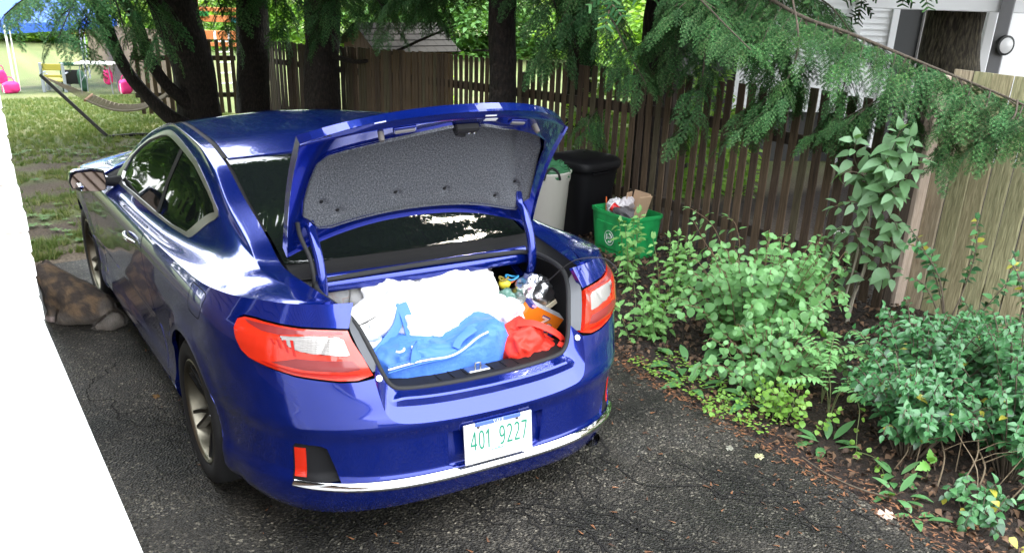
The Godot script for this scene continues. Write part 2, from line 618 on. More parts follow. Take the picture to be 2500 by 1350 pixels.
func car_mats() -> void:
	var p := mat("blue_paint", Color(0.003, 0.018, 0.23), 0.18, 0.65)
	p.clearcoat_enabled = true
	p.clearcoat = 1.0
	p.clearcoat_roughness = 0.02
	mat("dark_shell", Color(0.008, 0.008, 0.009), 0.9)
	mat("black_plastic", Color(0.010, 0.010, 0.011), 0.6).metallic_specular = 0.3
	mat("grey_plastic", Color(0.10, 0.105, 0.115), 0.55)
	mat("rubber", Color(0.012, 0.012, 0.013), 0.75)
	mat("chrome", Color(0.78, 0.79, 0.80), 0.06, 1.0)
	mat("satin_trim", Color(0.62, 0.62, 0.60), 0.32, 1.0)
	var g := mat("tinted_glass", Color(0.006, 0.008, 0.008), 0.02)
	g.metallic_specular = 0.75
	var r := mat("red_lens", Color(0.60, 0.020, 0.004), 0.25)
	r.clearcoat_enabled = true
	r.clearcoat = 1.0
	r.clearcoat_roughness = 0.02
	var r2 := mat("dark_red_lens", Color(0.20, 0.004, 0.005), 0.12)
	r2.clearcoat_enabled = true
	r2.clearcoat = 1.0
	var w := mat("clear_lens", Color(0.46, 0.44, 0.42), 0.2, 0.5)
	w.clearcoat_enabled = true
	w.clearcoat = 1.0
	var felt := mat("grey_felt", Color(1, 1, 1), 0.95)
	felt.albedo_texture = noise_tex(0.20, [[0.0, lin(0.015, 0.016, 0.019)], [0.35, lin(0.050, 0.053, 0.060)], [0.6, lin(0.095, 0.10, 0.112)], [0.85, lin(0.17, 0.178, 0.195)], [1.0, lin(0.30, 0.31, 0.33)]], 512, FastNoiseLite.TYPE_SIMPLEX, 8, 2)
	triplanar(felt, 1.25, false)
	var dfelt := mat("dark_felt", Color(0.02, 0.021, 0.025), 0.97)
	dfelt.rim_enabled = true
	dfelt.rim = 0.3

func build_car() -> void:
	car_tables()
	car_mats()
	var P: StandardMaterial3D = mats.blue_paint
	var car := thing("parked_car", "blue two-door car with its boot lid raised and the boot full of bags", "car")
	var ctr := Vector3(0, 0.7, -2.2)
	var rear_w: Array = WHEELS[0]
	var front_w: Array = WHEELS[1]
	# outlines in (s, y) of the flank and tail
	var tail := []
	for q in [[1.099, 0.961], [1.066, 0.974], [1.007, 0.976], [0.939, 0.972], [0.863, 0.967], [0.793, 0.963], [0.709, 0.960], [0.600, 0.954], [0.579, 0.919], [0.538, 0.863], [0.500, 0.798], [0.560, 0.783], [0.633, 0.783], [0.712, 0.790], [0.804, 0.798], [0.889, 0.813], [0.949, 0.825], [1.005, 0.838], [1.043, 0.858], [1.073, 0.897], [1.092, 0.93]]:
		tail.append(Vector2(q[0], q[1]))
	var fog := [Vector2(0.838, 0.505), Vector2(0.848, 0.356), Vector2(0.833, 0.346), Vector2(0.639, 0.372), Vector2(0.690, 0.515), Vector2(0.715, 0.524), Vector2(0.82, 0.522)]
	var a_re := arch(rear_w, 0.378, 0.0, PI, 26)
	# bumper: one skin right across the tail
	var up_edge := curve2([Vector2(0.0, 0.600), Vector2(0.2, 0.604), Vector2(0.36, 0.613), Vector2(0.425, 0.626), Vector2(0.460, 0.660), Vector2(0.478, 0.715), Vector2(0.496, 0.785)], 4)
	var half := []
	half.append_array(up_edge)
	half.append_array([Vector2(0.56, 0.776), Vector2(0.633, 0.776), Vector2(0.712, 0.783), Vector2(0.804, 0.791), Vector2(0.889, 0.806), Vector2(0.949, 0.818), Vector2(1.005, 0.831), Vector2(1.034, 0.842)])
	var seam_end := Vector2(side_s(-1.064 + 0.378 * cos(0.80)), 0.335 + 0.378 * sin(0.80))
	half.append(Vector2(1.16, 0.775))
	half.append(seam_end)
	for i in 9:
		var a := lerpf(0.75, -0.28, i / 8.0)
		half.append(Vector2(side_s(-1.064 + 0.378 * cos(a)), 0.335 + 0.378 * sin(a)))
	half.append_array([Vector2(1.15, 0.195), Vector2(0.9, 0.192), Vector2(0.7, 0.20), Vector2(0.5, 0.215), Vector2(0.3, 0.228), Vector2(0.0, 0.235)])
	var bump := half.duplicate()
	for i in range(half.size() - 2, 0, -1):
		bump.append(Vector2(-half[i].x, half[i].y))
	var mirror_poly := func(pl: Array) -> Array:
		var o := []
		for q in pl:
			o.append(Vector2(-q.x, q.y))
		return o
	var plate_hole := [Vector2(-0.215, 0.542), Vector2(0.225, 0.542), Vector2(0.218, 0.392), Vector2(0.19, 0.382), Vector2(-0.19, 0.382), Vector2(-0.208, 0.392)]
	var mb := MB.new()
	panel(tub, fine(bump, 0.08), 110, 40, mb, ctr, [fog, mirror_poly.call(fog), plate_hole], 0.02)
	var bumper := part("rear_bumper", mb, P, car)
	# recess for the number plate
	mb = MB.new()
	var deep_plate := func(u: float, v: float) -> Vector3:
		return tub(u, v) + Vector3(0, 0, -0.016 - 0.02 * smooth(0.42, 0.54, v))
	panel(deep_plate, fine(plate_hole), 16, 10, mb, ctr, [], 0.0)
	for i in plate_hole.size():
		var q0: Vector2 = plate_hole[i]
		var q1: Vector2 = plate_hole[(i + 1) % plate_hole.size()]
		for k in 6:
			var m0 := q0.lerp(q1, k / 6.0)
			var m1 := q0.lerp(q1, (k + 1) / 6.0)
			mb.quad(tub(m0.x, m0.y), tub(m1.x, m1.y), deep_plate.call(m1.x, m1.y), deep_plate.call(m0.x, m0.y), Vector3(0, 0, 1))
	part("plate_recess", mb, P, bumper)
	# shelf between bumper edge and boot seal, with the bolted corner beside each lamp
	var edge3 := []
	for q in up_edge:
		edge3.append(tub(q.x, q.y))
	var seal3 := []
	for p in spline([Vector3(0.0, 0.700, -0.096), Vector3(0.2, 0.703, -0.102), Vector3(0.35, 0.712, -0.115), Vector3(0.398, 0.733, -0.122), Vector3(0.424, 0.785, -0.141), Vector3(0.440, 0.825, -0.158)], 6):
		seal3.append(p)
	var pick := func(line: Array, keys: Array, l: float) -> Vector3:
		# keys are the parameter values of the points where x passes 0 .. corner .. end
		var t: float = l * keys[0] if l < 1.0 else keys[0] + (l - 1.0) * (1.0 - keys[0])
		var f := clampf(t, 0.0, 1.0) * (line.size() - 1)
		var i := mini(int(f), line.size() - 2)
		return line[i].lerp(line[i + 1], f - i)
	mb = MB.new()
	var prof2 := [[0.0, 0.0, 0.0], [0.30, 0.044, -0.036], [0.42, 0.054, -0.043], [0.48, 0.082, -0.046], [0.56, 0.089, -0.053], [1.0, 0.102, -0.098]]
	for sg in [1.0, -1.0]:
		var rows := []
		for q in prof2:
			var row := []
			for i in 33:
				var l := i / 16.0
				var e: Vector3 = pick.call(edge3, [0.62], l)
				var s3: Vector3 = pick.call(seal3, [0.66], l)
				var p := e.lerp(s3, q[0])
				var w := 1.0 - smooth(0.55, 1.05, l)
				p.y += (q[1] - 0.102 * q[0]) * w
				p.z += (q[2] + 0.098 * q[0]) * w
				row.append(Vector3(p.x * sg, p.y, p.z))
			rows.append(row)
		for r in rows.size() - 1:
			mb.grid([rows[r], rows[r + 1]], false, false, sg > 0)
	part("bumper_shelf", mb, P, bumper)
	for sg in [-1.0, 1.0]:
		mb = MB.new()
		var bx := Transform3D(Basis(Vector3.RIGHT, 1.05), Vector3(sg * 0.452, 0.778, -0.112))
		mb.lathe([[0.0, 0.010], [0.006, 0.010], [0.008, 0.004], [0.012, 0.004], [0.014, 0.0]], 16, bx)
		part("bolt", mb, mats.chrome, bumper)
	# chrome strip along the foot of the bumper
	mb = MB.new()
	var strip := []
	for k in 7:
		var row := []
		for i in 61:
			var t := lerpf(-1.0, 1.0, i / 60.0)
			var q := 1.0 - 0.35 * pow(absf(t), 4.0)
			var p := tub(t * 0.837, lerpf(0.336 + 0.006 * (1.0 - q), 0.378 - 0.016 * pow(absf(t), 3.0), k / 6.0))
			var nr: Vector2 = plan_at(t * 0.837)[1]
			row.append(p + Vector3(nr.x, 0, nr.y) * (0.017 * pow(sin(PI * pow((k + 0.05) / 6.1, 0.62)), 0.8) + 0.001))
		strip.append(row)
	mb.grid(strip, false, false, false)
	part("chrome_strip", mb, mats.chrome, car)
	for sg in [1, -1]:
		var mir: bool = sg < 0
		var side_name := "left" if mir else "right"
		# fog recess: black pocket, red reflector
		mb = MB.new()
		var pocket := func(u: float, v: float) -> Vector3:
			var k := smooth(0.64, 0.80, u)
			return tub(u, v) + Vector3(-0.2, 0, -1).normalized() * (0.006 + 0.035 * (1.0 - k) * smooth(0.345, 0.40, v))
		panel(pocket, fine(fog, 0.03), 14, 10, mb, ctr, [], 0.0, mir)
		part("bumper_pocket", mb, mats.black_plastic, bumper)
		mb = MB.new()
		panel(tub, fine([Vector2(0.832, 0.500), Vector2(0.838, 0.375), Vector2(0.786, 0.380), Vector2(0.782, 0.503)], 0.03), 6, 8, mb, ctr, [], 0.02, mir, -0.002)
		part("reflector", mb, mats.red_lens, car)
		# tail lamp
		mb = MB.new()
		var white := []
		for q in [[0.880, 0.938], [0.734, 0.941], [0.640, 0.936], [0.615, 0.925], [0.598, 0.890], [0.589, 0.873], [0.607, 0.867], [0.675, 0.874], [0.755, 0.881], [0.809, 0.891], [0.837, 0.903], [0.858, 0.918]]:
			white.append(Vector2(q[0], q[1]))
		var bulge := func(u: float, v: float) -> Vector3:
			var q: Vector3 = tub(u, v)
			var k := smooth(0.0, 0.05, minf(v - 0.785, 0.972 - v))
			return q + Vector3(plan_at(u)[1].x, 0.2, plan_at(u)[1].y) * 0.012 * k
		var dark := [Vector2(1.06, 0.968), Vector2(0.93, 0.966), Vector2(0.79, 0.957), Vector2(0.62, 0.951), Vector2(0.62, 0.944), Vector2(0.80, 0.946), Vector2(0.88, 0.940), Vector2(0.96, 0.945), Vector2(1.04, 0.960)]
		panel(bulge, fine(tail, 0.03), 44, 20, mb, ctr, [white], 0.03, mir)
		var lamp := part("tail_lamp", mb, mats.red_lens, car)
		mb = MB.new()
		var ribs := func(u: float, v: float) -> Vector3:
			return bulge.call(u, v) + Vector3(plan_at(u)[1].x, 0, plan_at(u)[1].y) * (0.0016 * sin(v * TAU / 0.0075) - 0.004 - 0.003 * exp(-pow((u - 0.70 + (v - 0.9) * 0.5) / 0.012, 2.0)))
		panel(ribs, fine(white, 0.03), 44, 60, mb, ctr, [], 0.0, mir)
		part("clear_lens", mb, mats.clear_lens, lamp)
		mb = MB.new()
		panel(bulge, fine(dark, 0.03), 20, 3, mb, ctr, [], 0.0, mir, 0.0012)
		part("smoked_edge", mb, mats.dark_red_lens, lamp)
		mb = MB.new()
		panel(bulge, fine([Vector2(0.80, 0.862), Vector2(0.58, 0.852), Vector2(0.545, 0.822), Vector2(0.60, 0.815), Vector2(0.76, 0.822), Vector2(0.90, 0.840)], 0.03), 14, 5, mb, ctr, [], 0.0, mir, 0.0012)
		part("reflector_band", mb, mats.dark_red_lens, lamp)
		mb = MB.new()
		panel(bulge, fine([Vector2(0.62, 0.806), Vector2(0.55, 0.803), Vector2(0.57, 0.795), Vector2(0.65, 0.792), Vector2(0.80, 0.806), Vector2(0.95, 0.836), Vector2(0.93, 0.838), Vector2(0.80, 0.814)], 0.03), 14, 3, mb, ctr, [], 0.0, mir, 0.0012)
		part("lower_band", mb, mat("mid_red_lens", Color(0.40, 0.008, 0.004), 0.2), lamp)
		mb = MB.new()
		for k in 4:
			var sx := 0.80 + 0.028 * k
			panel(bulge, [Vector2(sx, 0.868 + 0.012 * k), Vector2(sx + 0.012, 0.872 + 0.012 * k), Vector2(sx + 0.03, 0.925), Vector2(sx + 0.018, 0.925)], 3, 4, mb, ctr, [], 0.0, mir, 0.0010)
		part("lens_ribs", mb, mat("mid_red_lens"), lamp).set_meta("kind", "stuff")
		# quarter panel below the shoulder
		var qp := []
		qp.append_array([Vector2(1.04, 0.838), Vector2(1.16, 0.775), seam_end])
		for i in 22:
			var a := lerpf(0.85, PI - 0.02, i / 21.0)
			qp.append(Vector2(side_s(-1.064 + 0.378 * cos(a)), 0.335 + 0.378 * sin(a)))
		qp.append_array([Vector2(side_s(-1.46), 0.335), Vector2(side_s(-1.50), 0.20), Vector2(side_s(-1.62), 0.19), Vector2(side_s(-1.66), 0.40), Vector2(side_s(-1.72), 0.60), Vector2(side_s(-1.80), 0.75), Vector2(side_s(-1.83), 0.90)])
		for i in 30:
			var s := lerpf(side_s(-1.83), 0.575, i / 29.0)
			qp.append(Vector2(s, tab.ys.at(plan_at(s)[0].y)))
		qp.append(Vector2(0.597, 0.960))
		for q in [[0.709, 0.967], [0.793, 0.970], [0.863, 0.974], [0.939, 0.979], [1.007, 0.983], [1.07, 0.981], [1.106, 0.965], [1.099, 0.93], [1.08, 0.893], [1.05, 0.854]]:
			qp.append(Vector2(q[0], q[1]))
		mb = MB.new()
		panel(tub, fine(qp, 0.06), 56, 40, mb, ctr, [], 0.02, mir)
		# shoulder to roof pillar and boot gutter, one skin with the flank
		var win := []
		for q in [[2.06, -2.25], [2.0, -2.05], [1.97, -1.85], [1.955, -1.68], [1.95, -1.50], [1.935, -1.36], [1.93, -1.27], [1.85, -1.235], [1.70, -1.25], [1.25, -1.38], [1.08, -1.43], [1.02, -1.46]]:
			win.append(Vector2(q[0], q[1]))
		var pil := [Vector2(0.0, -1.83), Vector2(1.0, -1.83), Vector2(1.02, -1.46), Vector2(1.08, -1.43), Vector2(1.25, -1.38), Vector2(1.70, -1.25), Vector2(1.85, -1.235), Vector2(1.93, -1.27), Vector2(1.935, -1.36), Vector2(1.95, -1.50), Vector2(1.955, -1.68), Vector2(1.97, -1.85), Vector2(2.0, -2.05), Vector2(2.05, -2.3), Vector2(2.07, -2.5), Vector2(2.08, -2.75), Vector2(2.05, -2.95), Vector2(2.1, -3.1), Vector2(2.9, -3.1), Vector2(2.955, -2.7), Vector2(2.955, -1.56)]
		for i in 16:
			pil.append(Vector2(2.96 + 0.04 * smooth(0, 6, i), lerpf(-1.5, -0.275, i / 15.0)))
		pil.append(Vector2(0.0, -0.27))
		panel(up, fine(pil, 0.12), 40, 70, mb, ctr, [], 0.012, mir)
		var qpart := part("quarter_panel", mb, P, car)
		mb = MB.new()
		var fd := [Vector2(1.375, 0.965), Vector2(1.40, 0.885), Vector2(1.43, 0.868), Vector2(1.53, 0.865), Vector2(1.56, 0.88), Vector2(1.565, 0.965), Vector2(1.54, 0.98), Vector2(1.40, 0.98)]
		var ring := fine(curve2(fd + [fd[0]], 3), 0.03)
		if mir:
			panel(tub, ring, 8, 6, mb, ctr, [Array(Geometry2D.offset_polygon(PackedVector2Array(ring), -0.0035)[0])], 0.0, mir, 0.0008)
			part("fuel_door_seam", mb, mats.dark_shell, qpart)
		# door
		var door := [Vector2(side_s(-1.838), 0.90), Vector2(side_s(-1.806), 0.75), Vector2(side_s(-1.726), 0.60), Vector2(side_s(-1.666), 0.40), Vector2(side_s(-1.64), 0.275), Vector2(side_s(-1.75), 0.262), Vector2(side_s(-3.20), 0.262), Vector2(side_s(-3.27), 0.40), Vector2(side_s(-3.20), 0.70), Vector2(side_s(-3.18), 0.935)]
		for i in 14:
			var z := lerpf(-3.17, -1.84, i / 13.0)
			door.append(Vector2(side_s(z), tab.ys.at(z)))
		mb = MB.new()
		panel(tub, fine(gap(door, 0.002), 0.08), 36, 36, mb, ctr, [], 0.02, mir)
		panel(up, [Vector2(0.0, -3.17), Vector2(1.0, -3.17), Vector2(1.0, -1.834), Vector2(0.0, -1.834)], 6, 26, mb, ctr, [], 0.01, mir)
		var dpart := part("door", mb, P, car)
		mb = MB.new()
		var hz := -2.04
		var hp := []
		for i in 13:
			var f := i / 12.0
			var b := tub(side_s(lerpf(hz - 0.12, hz + 0.12, f)), 0.895)
			b.x += 0.022 * sin(PI * f) + 0.008
			if mir:
				b.x = -b.x
			hp.append(b)
		mb.tube(hp, [0.004, 0.009, 0.012, 0.013, 0.013, 0.013, 0.013, 0.013, 0.013, 0.013, 0.012, 0.009, 0.004], 8, 1.0)
		part("door_handle", mb, mats.chrome, dpart)
		# sill
		mb = MB.new()
		panel(tub, fine([Vector2(side_s(-1.50), 0.258), Vector2(side_s(-3.38), 0.258), Vector2(side_s(-3.36), 0.165), Vector2(side_s(-1.50), 0.165)], 0.1), 20, 5, mb, ctr, [], 0.02, mir)
		part("sill", mb, P, car)
		# front wing and nose flank
		var wing := [Vector2(side_s(-3.185), 0.933), Vector2(side_s(-3.205), 0.70), Vector2(side_s(-3.275), 0.40), Vector2(side_s(-3.205), 0.26), Vector2(side_s(-3.39), 0.25), Vector2(side_s(-3.40), 0.335)]
		for i in 25:
			var a := lerpf(0.02, PI - 0.02, i / 24.0)
			wing.append(Vector2(side_s(-3.789 + 0.378 * cos(a)), 0.335 + 0.378 * sin(a)))
		wing.append_array([Vector2(side_s(-4.16), 0.20), Vector2(plan_l[-1] - 0.01, 0.20)])
		for i in 24:
			var s := lerpf(plan_l[-1] - 0.01, side_s(-3.19), i / 23.0)
			wing.append(Vector2(s, tab.ys.at(plan_at(s)[0].y)))
		mb = MB.new()
		panel(tub, fine(wing, 0.08), 50, 30, mb, ctr, [], 0.02, mir)
		panel(up, [Vector2(0.0, -4.55), Vector2(1.0, -4.55), Vector2(1.0, -3.178), Vector2(0.0, -3.178)], 5, 24, mb, ctr, [], 0.01, mir)
		part("front_wing", mb, P, car)
		# side windows: dark glass with a bright frame
		var gl := []
		for q in [[1.80, -1.29], [1.10, -1.53], [1.055, -1.80], [1.055, -2.07], [1.066, -2.469], [1.09, -2.83], [1.20, -2.93], [1.5, -2.95], [1.85, -2.90], [1.97, -2.80], [1.985, -2.62], [1.955, -2.45], [1.91, -2.236], [1.885, -2.023], [1.865, -1.806], [1.86, -1.625], [1.86, -1.453], [1.85, -1.34]]:
			gl.append(Vector2(q[0], q[1]))
		var frame := [Vector2(1.93, -1.273), Vector2(1.85, -1.24), Vector2(1.70, -1.255), Vector2(1.25, -1.383), Vector2(1.08, -1.433), Vector2(1.02, -1.465), Vector2(1.003, -1.83), Vector2(0.995, -2.1), Vector2(0.995, -2.5), Vector2(0.995, -2.9), Vector2(1.10, -3.03), Vector2(1.5, -3.06), Vector2(2.05, -2.96), Vector2(2.075, -2.75), Vector2(2.065, -2.5), Vector2(2.045, -2.3), Vector2(1.995, -2.05), Vector2(1.965, -1.85), Vector2(1.95, -1.68), Vector2(1.945, -1.50), Vector2(1.93, -1.36)]
		mb = MB.new()
		panel(up, fine(frame, 0.07), 24, 44, mb, ctr, [gl], 0.012, mir, 0.003)
		var sw := part("window_frame", mb, mats.satin_trim, dpart)
		mb = MB.new()
		panel(up, fine(gl, 0.1), 22, 40, mb, ctr, [], 0.0, mir, -0.006)
		part("side_window", mb, mats.tinted_glass, dpart)
		mb = MB.new()
		panel(up, fine([Vector2(1.06, -2.035), Vector2(1.06, -2.09), Vector2(1.46, -2.10), Vector2(1.90, -2.04), Vector2(1.895, -1.985), Vector2(1.45, -2.05)], 0.08), 10, 6, mb, ctr, [], 0.0, mir, -0.003)
		part("window_post", mb, mats.black_plastic, dpart)
		# roof ditch moulding
		mb = MB.new()
		panel(up, fine([Vector2(2.96, -3.08), Vector2(3.03, -3.08), Vector2(3.03, -2.4), Vector2(3.03, -1.57), Vector2(2.96, -1.57), Vector2(2.96, -2.4)], 0.1), 3, 30, mb, ctr, [], 0.004, mir, -0.004)
		part("roof_moulding", mb, mats.black_plastic, car)
		# door mirror
		mb = MB.new()
		var mx := -1.0 if mir else 1.0
		var mc := Vector3(mx * 0.985, 1.02, -2.87)
		var rim := []
		var prof := [[-0.085, 0.055], [-0.02, 0.068], [0.06, 0.062], [0.088, 0.045], [0.10, 0.0], [0.09, -0.035], [0.05, -0.052], [-0.05, -0.058], [-0.082, -0.045], [-0.092, 0.0]]
		for lay in [[1.0, 0.03], [1.02, 0.0], [0.95, -0.05], [0.75, -0.095], [0.35, -0.125], [0.02, -0.13]]:
			var row := []
			for q in prof:
				row.append(mc + Vector3(mx * q[0] * lay[0], q[1] * lay[0], lay[1] + mx * q[0] * -0.25 * mx))
			rim.append(row)
		mb.grid(rim, true, false, not mir)
		var mirror := part("door_mirror", mb, P, car)
		mb = MB.new()
		for i in prof.size():
			var q0: Array = prof[i]
			var q1: Array = prof[(i + 1) % prof.size()]
			mb.flat(mc + Vector3(0, 0, 0.024), mc + Vector3(mx * q0[0] * 0.93, q0[1] * 0.93, 0.024 - q0[0] * 0.25 - q0[1] * 0.35), mc + Vector3(mx * q1[0] * 0.93, q1[1] * 0.93, 0.024 - q1[0] * 0.25 - q1[1] * 0.35), Vector3(0, 0, 1))
		part("mirror_glass", mb, mat("mirror_silver", Color(0.8, 0.82, 0.84), 0.02, 1.0), mirror)
		mb = MB.new()
		var rp := []
		for lay in [[1.0, 0.0305], [0.925, 0.0305]]:
			var row := []
			for q in prof:
				row.append(mc + Vector3(mx * q[0] * lay[0], q[1] * lay[0], lay[1] - q[0] * 0.25))
			rp.append(row)
		mb.grid(rp, true, false, mir)
		mb.tube([Vector3(mx * 0.80, 0.985, -2.95), Vector3(mx * 0.86, 0.99, -2.94), Vector3(mx * 0.93, 1.0, -2.92)], [0.035, 0.028, 0.022], 8)
		part("mirror_bezel", mb, mats.black_plastic, mirror)
		if mir:
			mb = MB.new()
			mb.lathe([[0.0, 0.009], [0.012, 0.007], [0.019, 0.003], [0.022, 0.0]], 16, Transform3D(Basis(Vector3.RIGHT, PI / 2), mc + Vector3(-0.055, -0.022, 0.042)))
			part("blind_spot_mirror", mb, mats.mirror_silver, mirror)
	# roof, bonnet, screens
	mb = MB.new()
	var roof := [Vector2(3.035, -3.02), Vector2(4.965, -3.02), Vector2(4.965, -1.555)]
	for i in 13:
		roof.append(Vector2(lerpf(4.965, 3.035, i / 12.0), -1.555 + 0.04 * (1.0 - pow(absf(lerpf(-1, 1, i / 12.0)), 2.5))))
	panel(up, fine(roof, 0.12), 26, 40, mb, ctr, [], 0.012)
	part("roof", mb, P, car)
	mb = MB.new()
	panel(up, fine([Vector2(1.01, -4.72), Vector2(6.99, -4.72), Vector2(6.99, -3.30), Vector2(1.01, -3.30)], 0.2), 30, 20, mb, ctr, [], 0.01)
	part("bonnet", mb, P, car)
	mb = MB.new()
	panel(up, fine([Vector2(2.12, -3.295), Vector2(5.88, -3.295), Vector2(5.02, -3.025), Vector2(2.98, -3.025)], 0.15), 24, 10, mb, ctr, [], 0.0)
	part("windscreen", mb, mats.tinted_glass, car)
	mb = MB.new()
	var rg := []
	for i in 13:
		rg.append(Vector2(lerpf(3.01, 4.99, i / 12.0), -1.565 + 0.04 * (1.0 - pow(absf(lerpf(-1, 1, i / 12.0)), 2.5))))
	rg.append_array([Vector2(4.965, -1.1), Vector2(4.95, -0.73)])
	for i in 9:
		rg.append(Vector2(lerpf(4.95, 3.05, i / 8.0), -0.73 + 0.03 * (1.0 - pow(absf(lerpf(-1, 1, i / 8.0)), 2.0))))
	rg.append(Vector2(3.035, -1.1))
	panel(up, fine(rg, 0.12), 26, 26, mb, ctr, [], 0.0, false, -0.006)
	part("rear_window", mb, mats.tinted_glass, car)
	# black shell under the skin, open over the boot
	mb = MB.new()
	var shell := func(u: float, v: float) -> Vector3:
		var p := tub(u, v)
		var nr: Vector2 = plan_at(u)[1]
		return p - Vector3(nr.x, 0, nr.y) * 0.065
	panel(shell, fine([Vector2(-1.20, 0.245), Vector2(1.20, 0.245), Vector2(1.20, 0.60), Vector2(-1.20, 0.60)], 0.2), 30, 8, mb, ctr, [], 0.0)
	for sg in [1.0, -1.0]:
		var low := [Vector2(0.48, 0.60), Vector2(1.22, 0.60), Vector2(1.22, 0.72), Vector2(2.05, 0.73), Vector2(2.06, 0.17), Vector2(3.95, 0.17), Vector2(3.95, 0.72), Vector2(4.85, 0.72), Vector2(4.85, 0.2), Vector2(5.9, 0.2), Vector2(5.9, 0.62), Vector2(4.8, 0.85), Vector2(3.9, 0.90), Vector2(1.2, 0.95), Vector2(0.60, 0.98), Vector2(0.52, 0.80)]
		panel(shell, fine(low, 0.2), 50, 10, mb, ctr, [], 0.0, sg < 0)
	var under := func(u: float, v: float) -> Vector3:
		return up(u, v) - Vector3(0, 0.018, 0)
	for r in [[0.1, 7.9, -4.7, -1.0]]:
		panel(under, fine([Vector2(r[0], r[2]), Vector2(r[1], r[2]), Vector2(r[1], r[3]), Vector2(r[0], r[3])], 0.25), 34, 30, mb, ctr, [], 0.0)
	mb.box(Vector3(0, 0.21, -2.45), Vector3(1.36, 0.02, 3.7))
	part("inner_body", mb, mats.dark_shell, car)
	for w in WHEELS:
		for sg in [-1.0, 1.0]:
			mb = MB.new()
			var prof := []
			for i in 13:
				var a := lerpf(-0.25, PI + 0.25, i / 12.0)
				prof.append(Vector2(cos(a), sin(a)))
			for i in 12:
				var p0 := Vector3(sg * 0.62, w[1] + 0.40 * prof[i].y, w[0] + 0.40 * prof[i].x)
				var p1 := Vector3(sg * 0.62, w[1] + 0.40 * prof[i + 1].y, w[0] + 0.40 * prof[i + 1].x)
				var o := Vector3(sg * 0.275, 0, 0)
				mb.quad(p0, p1, p1 + o, p0 + o, Vector3(0, w[1], w[0]) - p0)
				mb.flat(Vector3(sg * 0.62, w[1], w[0]), p0, p1, Vector3(sg, 0, 0))
			part("wheel_well", mb, mats.dark_shell, car)
			car_wheel(car, Vector3(sg * 0.80, w[1], w[0]), sg, w[0] < -2.0)
	build_boot(car, P, ctr)
	build_lid(car, P)
	build_plate(car)
	# twin tail pipe on the far side
	mb = MB.new()
	mb.tube([Vector3(0.60, 0.235, -0.50), Vector3(0.605, 0.235, -0.30), Vector3(0.61, 0.235, -0.155), Vector3(0.61, 0.235, -0.15), Vector3(0.61, 0.235, -0.16), Vector3(0.61, 0.235, -0.26)], [0.036, 0.039, 0.041, 0.037, 0.035, 0.034], 20, 0.85)
	part("exhaust_pipe", mb, mat("exhaust_metal", Color(0.10, 0.10, 0.105), 0.22, 1.0), car)

